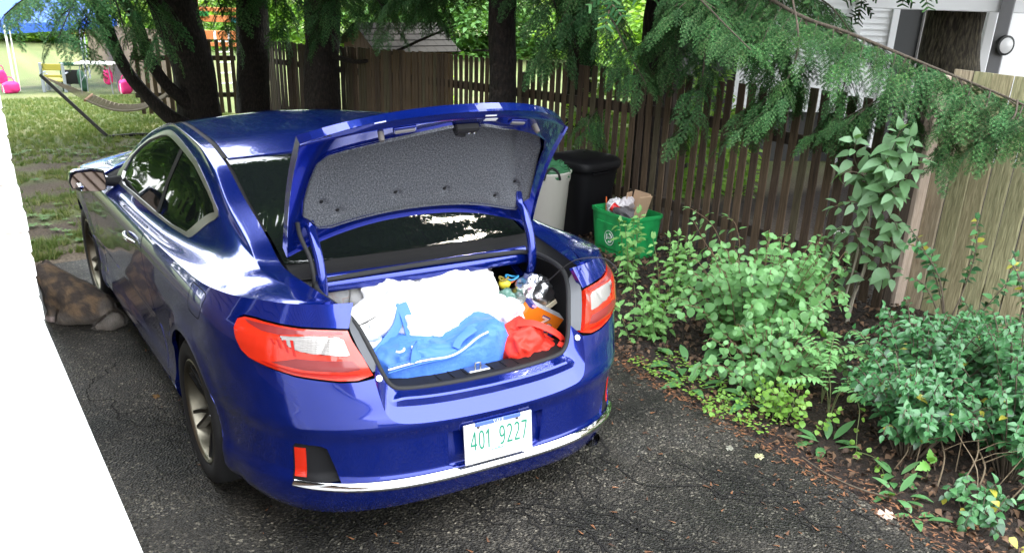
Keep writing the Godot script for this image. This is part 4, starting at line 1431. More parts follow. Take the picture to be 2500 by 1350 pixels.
	# cereal box leaning against the side
	var box := thing("cereal_box", "orange cereal box with a blue edge leaning between the red carrier and the boot side", "box", Vector3(0.445, 0.765, -0.40))
	box.basis = Basis(Vector3.UP, -0.10) * Basis(Vector3.BACK, -0.52) * Basis(Vector3.RIGHT, 0.22)
	mb = MB.new()
	mb.box(Vector3.ZERO, Vector3(0.19, 0.12, 0.055), Basis(), 0.001)
	part("carton", mb, mat("box_orange", Color(0.86, 0.22, 0.012), 0.45), box)
	mb = MB.new()
	mb.box(Vector3(0.012, 0.0605, 0.0), Vector3(0.165, 0.0012, 0.0545))
	part("carton_edge", mb, mat("box_grey", Color(0.50, 0.50, 0.52), 0.5), box)
	mb = MB.new()
	mb.box(Vector3(-0.084, 0.052, 0.0), Vector3(0.024, 0.019, 0.0565))
	part("carton_corner", mb, mat("box_navy", Color(0.03, 0.03, 0.22), 0.45), box)
	mb = MB.new()
	mb.box(Vector3(-0.076, 0.0555, 0.006), Vector3(0.022, 0.0115, 0.0455))
	part("carton_badge", mb, mat("box_pink", Color(0.75, 0.45, 0.60), 0.45), box)
	for q in [["Z", 0.010, 0.004, 0.055], ["s", 0.047, -0.004, 0.048]]:
		var back_l := obj("box_lettering", glyphs(q[0], q[3] * 1.22, 0.001, true), mats.box_navy, box)
		back_l.position = Vector3(q[1], q[2], 0.0281)
		var front_l := obj("box_lettering", glyphs(q[0], q[3], 0.0016, true), mat("box_cream", Color(0.85, 0.60, 0.50), 0.45), box)
		front_l.position = Vector3(q[1] - 0.001, q[2] + 0.001, 0.0286)
	mb = MB.new()
	mb.box(Vector3(0.083, -0.03, 0.0), Vector3(0.026, 0.06, 0.0562))
	part("carton_foot", mb, mats.box_navy, box)
	# foil parcel
	var foil := mat("foil", Color(0.80, 0.81, 0.82), 0.30, 1.0)
	foil.normal_enabled = true
	foil.normal_texture = bump_tex(0.02, 5.0, 256, FastNoiseLite.TYPE_CELLULAR, 4, 2)
	triplanar(foil, 5.0, false)
	var fo := thing("foil_parcel", "crumpled silver foil parcel standing on the cardboard box by the boot side", "foil parcel")
	mb = MB.new()
	mb.grid(soft(Vector3(0.475, 0.86, -0.49), Vector3(0.085, 0.07, 0.06), Basis(Vector3.BACK, -0.45), 0.8, 0.020, 14.0, 6, 56, 36, func(q: Vector3) -> Vector3: return q * Vector3(1.0 - 2.0 * maxf(q.y, 0.0), 1.0 + 0.5 * maxf(-q.x, 0) * 4.0 * maxf(q.y, 0) * 4.0, 1.0)), false, false, false)
	part("foil", mb, foil, fo)
	var cb := thing("cardboard_box", "open brown cardboard box wrapped in clear film under the foil parcel", "box", Vector3(0.415, 0.775, -0.53), -0.2)
	mb = MB.new()
	mb.box(Vector3.ZERO, Vector3(0.22, 0.12, 0.14), Basis(Vector3.BACK, 0.12), 0.004)
	part("carton", mb, fabric("cardboard", Color(0.40, 0.27, 0.17), 0.8, 0.2), cb)
	mb = MB.new()
	mb.box(Vector3(-0.05, 0.03, 0.074), Vector3(0.15, 0.035, 0.002), Basis(Vector3.BACK, 0.25))
	part("packing_tape", mb, mat("tape_green", Color(0.06, 0.13, 0.11), 0.2), cb)
	var film := mat("clear_film", Color(0.85, 0.95, 0.92), 0.08)
	film.transparency = BaseMaterial3D.TRANSPARENCY_ALPHA
	film.albedo_color.a = 0.22
	mb = MB.new()
	mb.grid(soft(Vector3.ZERO, Vector3(0.125, 0.075, 0.085), Basis(), 0.5, 0.016, 16.0, 12, 44, 26), false, false, false)
	part("clear_wrap", mb, film, cb)
	var pb := thing("plastic_bag", "thin white printed plastic bag between the white cloth and the cardboard box", "plastic bag")
	mb = MB.new()
	mb.grid(soft(Vector3(0.285, 0.80, -0.43), Vector3(0.075, 0.07, 0.06), Basis(Vector3.BACK, -0.4), 0.8, 0.026, 14.0, 16, 44, 28), false, false, false)
	part("bag_film", mb, mat("milk_film", Color(0.70, 0.71, 0.74), 0.3), pb)
	var gb := thing("green_bag", "dark green translucent plastic bag beside the cardboard box", "plastic bag")
	mb = MB.new()
	mb.grid(soft(Vector3(0.335, 0.80, -0.50), Vector3(0.05, 0.085, 0.05), Basis(), 0.8, 0.02, 14.0, 26, 36, 24), false, false, false)
	part("bag_film", mb, mat("green_film", Color(0.10, 0.20, 0.16), 0.2), gb)
	var toy := thing("cord_toy", "yellow toy tied with orange and blue cord on top of the green bag", "toy")
	mb = MB.new()
	mb.grid(soft(Vector3(0.355, 0.90, -0.545), Vector3(0.026, 0.022, 0.024), Basis(), 1.0, 0.004, 20.0, 2, 20, 14), false, false, false)
	part("toy_body", mb, mat("toy_yellow", Color(0.62, 0.50, 0.03), 0.5), toy)
	for q in [[Color(0.02, 0.22, 0.42), 0.395, 0.925, 0.028, "cord_blue"], [Color(0.65, 0.12, 0.02), 0.385, 0.912, 0.022, "cord_orange"], [Color(0.18, 0.14, 0.02), 0.352, 0.925, 0.020, "cord_olive"]]:
		mb = MB.new()
		var lp := []
		for i in 15:
			var a := TAU * i / 14.0
			lp.append(Vector3(q[1] + q[3] * cos(a), q[2] + 0.006 * sin(a * 2.0), -0.55 + q[3] * sin(a)))
		mb.tube(lp, [0.005], 6)
		part("cord", mb, mat(q[4], q[0], 0.6), toy)
	var sl := thing("wooden_slat", "pale wooden stick poking out beside the cereal box", "stick")
	mb = MB.new()
	mb.box(Vector3(0.50, 0.80, -0.42), Vector3(0.12, 0.022, 0.006), Basis(Vector3.BACK, 0.5), 0.001)
	part("stick", mb, mat("pale_wood", Color(0.66, 0.60, 0.44), 0.6), sl)
	# drink bottles behind the lamp
	var clear := mat("bottle_plastic", Color(0.80, 0.92, 0.98), 0.06)
	clear.transparency = BaseMaterial3D.TRANSPARENCY_ALPHA
	clear.albedo_color.a = 0.25
	for q in [[-0.385, 0.815, -0.33, 0.5, "clear plastic bottle with a bluish tint lying between seal and blue bag strap"], [-0.345, 0.805, -0.36, 0.15, "clear plastic bottle with a white label standing beside the blue bag strap"]]:
		var bt := thing("drink_bottle", q[4], "bottle", Vector3(q[0], q[1] - 0.07, q[2]), 0.0, "bottles in the boot")
		bt.rotation.z = q[3]
		mb = MB.new()
		mb.lathe([[0.0, 0.0], [0.026, 0.0], [0.030, 0.008], [0.029, 0.03], [0.030, 0.05], [0.028, 0.07], [0.030, 0.10], [0.022, 0.13], [0.011, 0.145], [0.011, 0.16], [0.0, 0.16]], 24)
		part("bottle_body", mb, clear, bt)
		mb = MB.new()
		mb.lathe([[0.0305, 0.06], [0.0308, 0.065], [0.0308, 0.095], [0.0305, 0.10]], 24)
		part("bottle_label", mb, mat("label_white", Color(0.7, 0.7, 0.7)), bt)
		mb = MB.new()
		mb.lathe([[0.013, 0.150], [0.013, 0.166], [0.0, 0.167]], 16)
		part("bottle_cap", mb, mats.label_white, bt)
	var cable := thing("black_cable", "thin black cable pulled across the boot corner above the far lamp", "cable")
	mb = MB.new()
	mb.tube(spline([Vector3(0.40, 0.905, -0.52), Vector3(0.47, 0.935, -0.40), Vector3(0.512, 1.012, -0.33), Vector3(0.56, 1.055, -0.29), Vector3(0.66, 1.06, -0.25), Vector3(0.72, 1.02, -0.235), Vector3(0.735, 0.99, -0.225)], 6), [0.003], 6)
	part("cable", mb, mats.rubber, cable)

# ---------------------------------------------------------------- bins
func build_bins() -> void:
	var can := thing("rubbish_bin", "round beige plastic dustbin without lid holding a green rubbish bag", "dustbin", Vector3(2.66, 0.0, -3.72))
	var beige := mat("bin_beige", Color(0.40, 0.385, 0.345), 0.55)
	beige.normal_enabled = true
	beige.normal_texture = bump_tex(0.05, 2.0, 256)
	beige.normal_scale = 0.3
	triplanar(beige, 3.0, false)
	var mb := MB.new()
	mb.lathe([[0.0, 0.0], [0.195, 0.0], [0.205, 0.01], [0.238, 0.555], [0.243, 0.560], [0.243, 0.568], [0.247, 0.572], [0.250, 0.625], [0.256, 0.632], [0.256, 0.642], [0.247, 0.648], [0.238, 0.645], [0.232, 0.60], [0.20, 0.05], [0.0, 0.04]], 56)
	part("bin_body", mb, beige, can)
	for a in [1.80, 4.94]:
		mb = MB.new()
		var lp := []
		for i in 13:
			var f := i / 12.0
			var aa: float = a + lerpf(-0.28, 0.28, f)
			var r := 0.262 - 0.03 * sin(PI * f)
			lp.append(Vector3(r * cos(aa), 0.60 + 0.095 * pow(sin(PI * f), 0.5), r * sin(aa)))
		mb.tube(lp, [0.010], 8)
		part("bin_handle", mb, mats.black_plastic, can)
	var gb := thing("refuse_bag", "shiny green rubbish bag bulging from the top of the beige dustbin", "rubbish bag")
	mb = MB.new()
	mb.grid(soft(Vector3(2.66, 0.62, -3.72), Vector3(0.215, 0.085, 0.215), Basis(), 0.9, 0.050, 8.0, 44, 60, 30), false, false, false)
	part("bag_film", mb, mat("sack_green", Color(0.035, 0.12, 0.055), 0.18), gb)
	var blk := thing("black_bin", "tall black plastic dustbin with its lid on against the picket fence", "dustbin", Vector3(3.24, 0.0, -3.92), 0.2)
	blk.scale = Vector3(0.93, 0.98, 0.93)
	var bp := mat("bin_black", Color(0.005, 0.005, 0.006), 0.5)
	bp.metallic_specular = 0.3
	mb = MB.new()
	var rows := []
	for q in [[0.0, 0.19], [0.02, 0.20], [0.55, 0.262], [0.60, 0.268], [0.602, 0.285], [0.64, 0.288], [0.642, 0.27]]:
		var row := []
		for j in 49:
			var a := TAU * j / 48.0
			var k := 1.0 / pow(pow(absf(cos(a)), 5.0) + pow(absf(sin(a)), 5.0), 0.2)
			row.append(Vector3(cos(a) * k * q[1], q[0], sin(a) * k * q[1]))
		rows.append(row)
	mb.grid(rows, false, false, true)
	part("bin_body", mb, bp, blk)
	mb = MB.new()
	rows = []
	for q in [[0.625, 0.292], [0.665, 0.294], [0.68, 0.280], [0.70, 0.255], [0.715, 0.19], [0.725, 0.10], [0.727, 0.01]]:
		var row := []
		for j in 49:
			var a := TAU * j / 48.0
			var k := 1.0 / pow(pow(absf(cos(a)), 5.0) + pow(absf(sin(a)), 5.0), 0.2)
			row.append(Vector3(cos(a) * k * q[1], q[0], sin(a) * k * q[1]))
		rows.append(row)
	mb.grid(rows, false, false, true)
	part("bin_lid", mb, bp, blk)
	for y in [0.585, 0.612]:
		mb = MB.new()
		mb.box(Vector3(-0.05, y, 0.276), Vector3(0.24, 0.012, 0.03), Basis(), 0.004)
		part("bin_rib", mb, bp, blk)
	# recycling tub; measured corners: near right foot, left foot
	var rec := thing("recycling_tub", "green recycling tub with a white round emblem heaped with packaging", "recycling bin", Vector3(3.17, 0.0, -3.17), deg_to_rad(-90))
	var gm := mat("tub_green", Color(0.012, 0.30, 0.075), 0.42)
	gm.albedo_texture = noise_tex(0.01, [[0.0, Color(0.72, 0.72, 0.72)], [0.35, Color(0.9, 0.9, 0.9)], [0.6, Color(1, 1, 1)]], 256, FastNoiseLite.TYPE_SIMPLEX_SMOOTH, 15, 5)
	triplanar(gm, 2.5, false)
	mb = MB.new()
	var hw := 0.265
	var hd := 0.18
	rows = []
	for q in [[0.0, 0.86], [0.012, 0.88], [0.30, 1.0], [0.335, 1.012], [0.337, 1.05], [0.365, 1.055], [0.367, 1.0], [0.34, 0.985], [0.05, 0.86], [0.04, 0.1]]:
		var row := []
		for j in 65:
			var a := TAU * j / 64.0
			var k := 1.0 / pow(pow(absf(cos(a)), 9.0) + pow(absf(sin(a)), 9.0), 1.0 / 9)
			row.append(Vector3(cos(a) * k * hw * q[1], q[0], sin(a) * k * hd * q[1]))
		rows.append(row)
	for r in rows.size() - 1:
		mb.grid([rows[r], rows[r + 1]], false, false, r < 7)
	part("tub_body", mb, gm, rec)
	# raised panel and emblem on the long face toward the drive
	mb = MB.new()
	for sd in [1.0]:
		mb.box(Vector3(0.0, 0.165, sd * 0.176), Vector3(0.32, 0.22, 0.010), Basis(Vector3.RIGHT, 0.076), 0.004)
	part("tub_panel", mb, gm, rec)
	var ew := mat("emblem_white", Color(0.62, 0.66, 0.62), 0.6)
	mb = MB.new()
	var eb := Transform3D(Basis(Vector3.RIGHT, PI / 2 + 0.076), Vector3(0.015, 0.15, 0.1815))
	mb.lathe([[0.058, 0.0], [0.058, 0.0015], [0.064, 0.0015], [0.064, 0.0]], 40, eb)
	for k in 3:
		var a := TAU * k / 3.0 + 0.5
		var pts := []
		for i in 7:
			var aa := a + lerpf(0.0, 1.5, i / 6.0)
			pts.append(eb * Vector3(cos(aa) * 0.036, 0.001, sin(aa) * 0.036))
		mb.tube(pts, [0.008, 0.008, 0.008, 0.008, 0.008, 0.012, 0.002], 6, 0.2, eb.basis.y)
	for k in 4:
		mb.box(eb * Vector3(lerpf(-0.022, 0.022, k / 3.0), 0.001, 0.0), Vector3(0.006, 0.022, 0.001), Basis(Vector3.RIGHT, 0.076))
	part("emblem", mb, ew, rec)
	# what is in the tub
	var tx := rec.transform
	var flap := thing("folded_carton", "flattened brown cardboard carton with a round stamp sticking out of the green tub", "cardboard box")
	var cardb: StandardMaterial3D = mats.cardboard
	mb = MB.new()
	mb.box(tx * Vector3(0.085, 0.43, -0.06), Vector3(0.20, 0.20, 0.012), tx.basis * Basis(Vector3.RIGHT, -0.25), 0.002)
	part("carton_panel", mb, cardb, flap)
	mb = MB.new()
	mb.box(tx * Vector3(0.19, 0.42, 0.0), Vector3(0.012, 0.22, 0.13), tx.basis * Basis(Vector3.BACK, -0.35), 0.002)
	part("carton_flap", mb, cardb, flap)
	mb = MB.new()
	mb.box(tx * Vector3(-0.022, 0.42, -0.03), Vector3(0.008, 0.18, 0.09), tx.basis * Basis(Vector3.UP, 0.4), 0.002)
	part("carton_flap", mb, cardb, flap)
	mb = MB.new()
	mb.lathe([[0.0, 0.001], [0.018, 0.001], [0.018, 0.0]], 16, Transform3D(tx.basis * Basis(Vector3.RIGHT, PI / 2 - 0.25), tx * Vector3(0.085, 0.43, -0.0525)))
	part("carton_stamp", mb, mat("stamp_dark", Color(0.05, 0.035, 0.02), 0.7), flap)
	for q in [[Vector3(-0.10, 0.37, 0.02), Vector3(0.09, 0.055, 0.07), 3, "white_paper", Color(0.62, 0.60, 0.61), "crumpled_bag", "crumpled white paper bag in the green tub beside the straw", "paper bag"], [Vector3(0.06, 0.355, 0.08), Vector3(0.10, 0.05, 0.06), 7, "dark_plastic", Color(0.10, 0.095, 0.10), "plastic_tray", "smoky grey plastic tray in the green tub in front of the carton", "tray"], [Vector3(-0.03, 0.395, -0.02), Vector3(0.06, 0.06, 0.05), 11, "pale_plastic", Color(0.55, 0.52, 0.54), "crumpled_wrap", "crumpled pale wrapper at the middle of the green tub", "wrapper"]]:
		mb = MB.new()
		mb.grid(soft(tx * q[0], q[1], tx.basis, 0.8, 0.028, 13.0, q[2], 36, 22), false, false, false)
		var o := thing(q[5], q[6], q[7])
		part("wrapper_body", mb, mat(q[3], q[4], 0.5), o)
	var cup := thing("paper_cup", "red paper cup with a pale lid tipped over in the green tub", "cup")
	cup.transform = Transform3D(tx.basis * Basis(Vector3.BACK, 1.1) * Basis(Vector3.RIGHT, 0.4), tx * Vector3(-0.01, 0.375, 0.10))
	mb = MB.new()
	mb.lathe([[0.0, -0.05], [0.028, -0.05], [0.038, 0.05]], 24)
	part("cup_body", mb, mat("cup_red", Color(0.55, 0.02, 0.02), 0.4), cup)
	mb = MB.new()
	mb.lathe([[0.040, 0.048], [0.040, 0.054], [0.0, 0.056]], 24)
	part("cup_lid", mb, mats.label_white, cup)
	var straw := thing("drinking_straw", "orange drinking straw standing up out of the green tub", "straw")
	mb = MB.new()
	mb.tube([tx * Vector3(-0.20, 0.28, 0.06), tx * Vector3(-0.21, 0.44, 0.065)], [0.006], 10)
	part("straw", mb, mat("straw_orange", Color(0.65, 0.13, 0.03), 0.4), straw)

# ---------------------------------------------------------------- cat
func surface_nets(bones: Array, cell: float, blend: float, mb: MB, colour: Callable) -> void:
	var lo := Vector3.ONE * 1e9
	var hi := -lo
	for b in bones:
		for e in 2:
			var r: float = b[2 + e] + cell * 3
			lo = lo.min(b[e] - Vector3.ONE * r)
			hi = hi.max(b[e] + Vector3.ONE * r)
	var nx := int((hi.x - lo.x) / cell) + 2
	var ny := int((hi.y - lo.y) / cell) + 2
	var nz := int((hi.z - lo.z) / cell) + 2
	var fld := PackedFloat32Array()
	fld.resize(nx * ny * nz)
	fld.fill(1.0)
	var fn := func(p: Vector3) -> float:
		var acc := 0.0
		var mn := 1e9
		for b in bones:
			var ab: Vector3 = b[1] - b[0]
			var t := clampf((p - b[0]).dot(ab) / maxf(ab.length_squared(), 1e-9), 0, 1)
			var d: float = (p - (b[0] + ab * t)).length() - lerpf(b[2], b[3], t)
			acc += exp(-d / blend)
		return -blend * log(maxf(acc, 1e-30))
	for k in nz:
		for j in ny:
			for i in nx:
				fld[(k * ny + j) * nx + i] = fn.call(lo + Vector3(i, j, k) * cell)
	var vid := {}
	var vp := []
	var vn := []
	for k in nz - 1:
		for j in ny - 1:
			for i in nx - 1:
				var s := Vector3.ZERO
				var cnt := 0
				var base := (k * ny + j) * nx + i
				for e in 12:
					var ax := e / 4
					var o := e % 4
					var a := Vector3i.ZERO
					a[(ax + 1) % 3] = o & 1
					a[(ax + 2) % 3] = o >> 1
					var b := a
					b[ax] = 1
					var fa := fld[base + (a.z * ny + a.y) * nx + a.x]
					var fb := fld[base + (b.z * ny + b.y) * nx + b.x]
					if (fa < 0.0) != (fb < 0.0):
						s += Vector3(a).lerp(Vector3(b), fa / (fa - fb))
						cnt += 1
				if cnt:
					var p := lo + (Vector3(i, j, k) + s / cnt) * cell
					vid[base] = vp.size()
					vp.append(p)
					var h := cell * 0.5
					vn.append(Vector3(fn.call(p + Vector3(h, 0, 0)) - fn.call(p - Vector3(h, 0, 0)), fn.call(p + Vector3(0, h, 0)) - fn.call(p - Vector3(0, h, 0)), fn.call(p + Vector3(0, 0, h)) - fn.call(p - Vector3(0, 0, h))).normalized())
	var st := [1, nx, nx * ny]
	for k in range(1, nz - 1):
		for j in range(1, ny - 1):
			for i in range(1, nx - 1):
				var base := (k * ny + j) * nx + i
				for ax in 3:
					if (fld[base] < 0.0) != (fld[base + st[ax]] < 0.0):
						var u: int = st[(ax + 1) % 3]
						var w: int = st[(ax + 2) % 3]
						var q := [vid[base - u - w], vid[base - w], vid[base], vid[base - u]]
						for t in [[0, 1, 2], [0, 2, 3]]:
							var at := mb.v.size()
							mb.tri(vp[q[t[0]]], vp[q[t[1]]], vp[q[t[2]]], vn[q[t[0]]], vn[q[t[1]]], vn[q[t[2]]])
							for e in 3:
								mb.c[at + e] = colour.call(mb.v[at + e])

func build_cat() -> void:
	# sits with its back to the camera-right, head to the white pillar, tail laid out behind
	var root := thing("tortoiseshell_cat", "long-haired brown and grey tortoiseshell cat sitting on the drive by the white pillar", "cat", Vector3(-1.09, 0.0, -3.47), deg_to_rad(142.0))
	# local: +x is where the cat faces before the turn
	var bones := [
		[Vector3(-0.13, 0.10, 0.0), Vector3(-0.02, 0.15, 0.0), 0.098, 0.105],     # rump
		[Vector3(-0.02, 0.15, 0.0), Vector3(0.10, 0.23, 0.0), 0.100, 0.085],      # back
		[Vector3(0.10, 0.23, 0.0), Vector3(0.155, 0.285, 0.0), 0.080, 0.062],     # shoulders and neck
		[Vector3(0.12, 0.19, 0.0), Vector3(0.14, 0.13, 0.0), 0.07, 0.06],         # chest
		[Vector3(0.185, 0.302, 0.0), Vector3(0.212, 0.300, 0.0), 0.061, 0.055],   # head
		[Vector3(0.24, 0.280, 0.0), Vector3(0.26, 0.275, 0.0), 0.026, 0.018],   # muzzle
		[Vector3(0.18, 0.345, 0.034), Vector3(0.183, 0.382, 0.042), 0.018, 0.005],
		[Vector3(0.18, 0.345, -0.034), Vector3(0.183, 0.382, -0.042), 0.018, 0.005],
		[Vector3(0.13, 0.13, 0.04), Vector3(0.145, 0.03, 0.042), 0.036, 0.024],    # fore legs
		[Vector3(0.145, 0.022, 0.042), Vector3(0.175, 0.018, 0.042), 0.022, 0.019],
		[Vector3(0.13, 0.13, -0.04), Vector3(0.145, 0.03, -0.042), 0.036, 0.024],
		[Vector3(0.145, 0.022, -0.042), Vector3(0.175, 0.018, -0.042), 0.022, 0.019],
		[Vector3(-0.07, 0.09, 0.075), Vector3(0.03, 0.06, 0.09), 0.075, 0.045],    # haunches
		[Vector3(0.03, 0.055, 0.09), Vector3(0.075, 0.022, 0.088), 0.036, 0.022],
		[Vector3(-0.07, 0.09, -0.075), Vector3(0.03, 0.06, -0.09), 0.075, 0.045],
		[Vector3(0.03, 0.055, -0.09), Vector3(0.075, 0.022, -0.088), 0.036, 0.022],
		[Vector3(-0.18, 0.05, -0.01), Vector3(-0.235, 0.04, -0.03), 0.036, 0.042],   # tail
		[Vector3(-0.235, 0.04, -0.03), Vector3(-0.285, 0.042, -0.07), 0.042, 0.044],
		[Vector3(-0.285, 0.042, -0.07), Vector3(-0.27, 0.038, -0.125), 0.044, 0.034],
		[Vector3(-0.27, 0.038, -0.125), Vector3(-0.21, 0.030, -0.155), 0.034, 0.014],
	]
	var nz := FastNoiseLite.new()
	nz.seed = 5
	nz.frequency = 11.0
	nz.fractal_octaves = 3
	var nz2 := FastNoiseLite.new()
	nz2.seed = 15
	nz2.frequency = 60.0
	var colour := func(p: Vector3) -> Color:
		var a := nz.get_noise_3dv(p * Vector3(1, 1, 1.3)) * 1.6 + 0.15 * nz2.get_noise_3dv(p * Vector3(1, 0.3, 1))
		var dark := Color(0.115, 0.092, 0.078)
		var tan := Color(0.30, 0.205, 0.125)
		var grey := Color(0.30, 0.265, 0.23)
		var c := dark.lerp(tan, smooth(-0.35, 0.75, a))
		c = c.lerp(grey, smooth(0.13, 0.03, p.y) * 0.85)
		c = c.lerp(Color(0.33, 0.30, 0.27), smooth(-0.19, -0.23, p.x) * smooth(0.03, 0.10, -p.z) * 0.9)
		c = c.lerp(grey, smooth(-0.17, -0.20, p.x) * 0.6)
		if p.x > 0.12 and p.y < 0.06:
			c = c.lerp(Color(0.60, 0.50, 0.47), smooth(0.06, 0.04, p.y))
		return c * (1.0 + 0.35 * nz2.get_noise_3dv(p))
	var mb := MB.new()
	surface_nets(bones, 0.011, 0.018, mb, colour)
	var fur := mat("cat_fur", Color.WHITE, 0.95)
	fur.vertex_color_use_as_albedo = true
	fur.rim_enabled = true
	fur.rim = 0.3
	var body := part("cat_body", mb, fur, root, true)
	# fur: thin locks that follow the coat, lying back and down
	var locks := MB.new()
	var r := RandomNumberGenerator.new()
	r.seed = 3
	for i in range(0, mb.v.size(), 3):
		for rep in 8:
			var u := r.randf()
			var w := r.randf() * (1.0 - u)
			var p: Vector3 = mb.v[i] * (1 - u - w) + mb.v[i + 1] * u + mb.v[i + 2] * w
			var n: Vector3 = mb.n[i]
			if p.y < 0.012 or (p.x > 0.21):
				continue
			var lay := Vector3(-0.8, -0.55, 0) if p.x > -0.18 else Vector3(-0.3, -0.1, -0.5)
			lay = (lay - n * lay.dot(n)).normalized()
			var d := (lay + n * r.randf_range(0.15, 0.5) + Vector3(r.randf_range(-0.3, 0.3), r.randf_range(-0.3, 0.3), r.randf_range(-0.3, 0.3))).normalized()
			var l := r.randf_range(0.016, 0.034) * (1.3 if p.x < -0.17 else 1.0) * (0.5 if p.x > 0.15 and p.y > 0.25 else 1.0)
			var sd := n.cross(d).normalized() * 0.0013
			locks.col = colour.call(p) * r.randf_range(0.75, 1.3)
			locks.tri(p - sd, p + sd, p + d * l, n, n, n)
	var lk := part("fur_locks", locks, fur, root, true)
	lk.set_meta("kind", "stuff")
	mb = MB.new()
	var cp := []
	for i in 25:
		var a := TAU * i / 24.0
		var ax := Vector3(0.6, 0.8, 0).normalized()
		var e1 := Vector3(0.8, -0.6, 0)
		cp.append(Vector3(0.147, 0.278, 0) + (e1 * cos(a) + Vector3.BACK * sin(a)) * 0.074 + ax * 0.0)
	mb.tube(cp, [0.005], 6)
	part("collar", mb, mat("collar_yellow", Color(0.50, 0.44, 0.26), 0.6), root)
	for sg in [-1.0, 1.0]:
		mb = MB.new()
		mb.grid(soft(Vector3(0.252, 0.305, sg * 0.028), Vector3(0.008, 0.008, 0.008), Basis(), 1.0, 0.0, 1.0, 1, 12, 8), false, false, false)
		part("eye", mb, mat("cat_eye", Color(0.25, 0.22, 0.04), 0.1), root)
	mb = MB.new()
	mb.grid(soft(Vector3(0.279, 0.281, 0.0), Vector3(0.004, 0.004, 0.006), Basis(), 1.0, 0.0, 1.0, 1, 10, 8), false, false, false)
	part("nose", mb, mat("cat_nose", Color(0.20, 0.07, 0.06), 0.4), root)

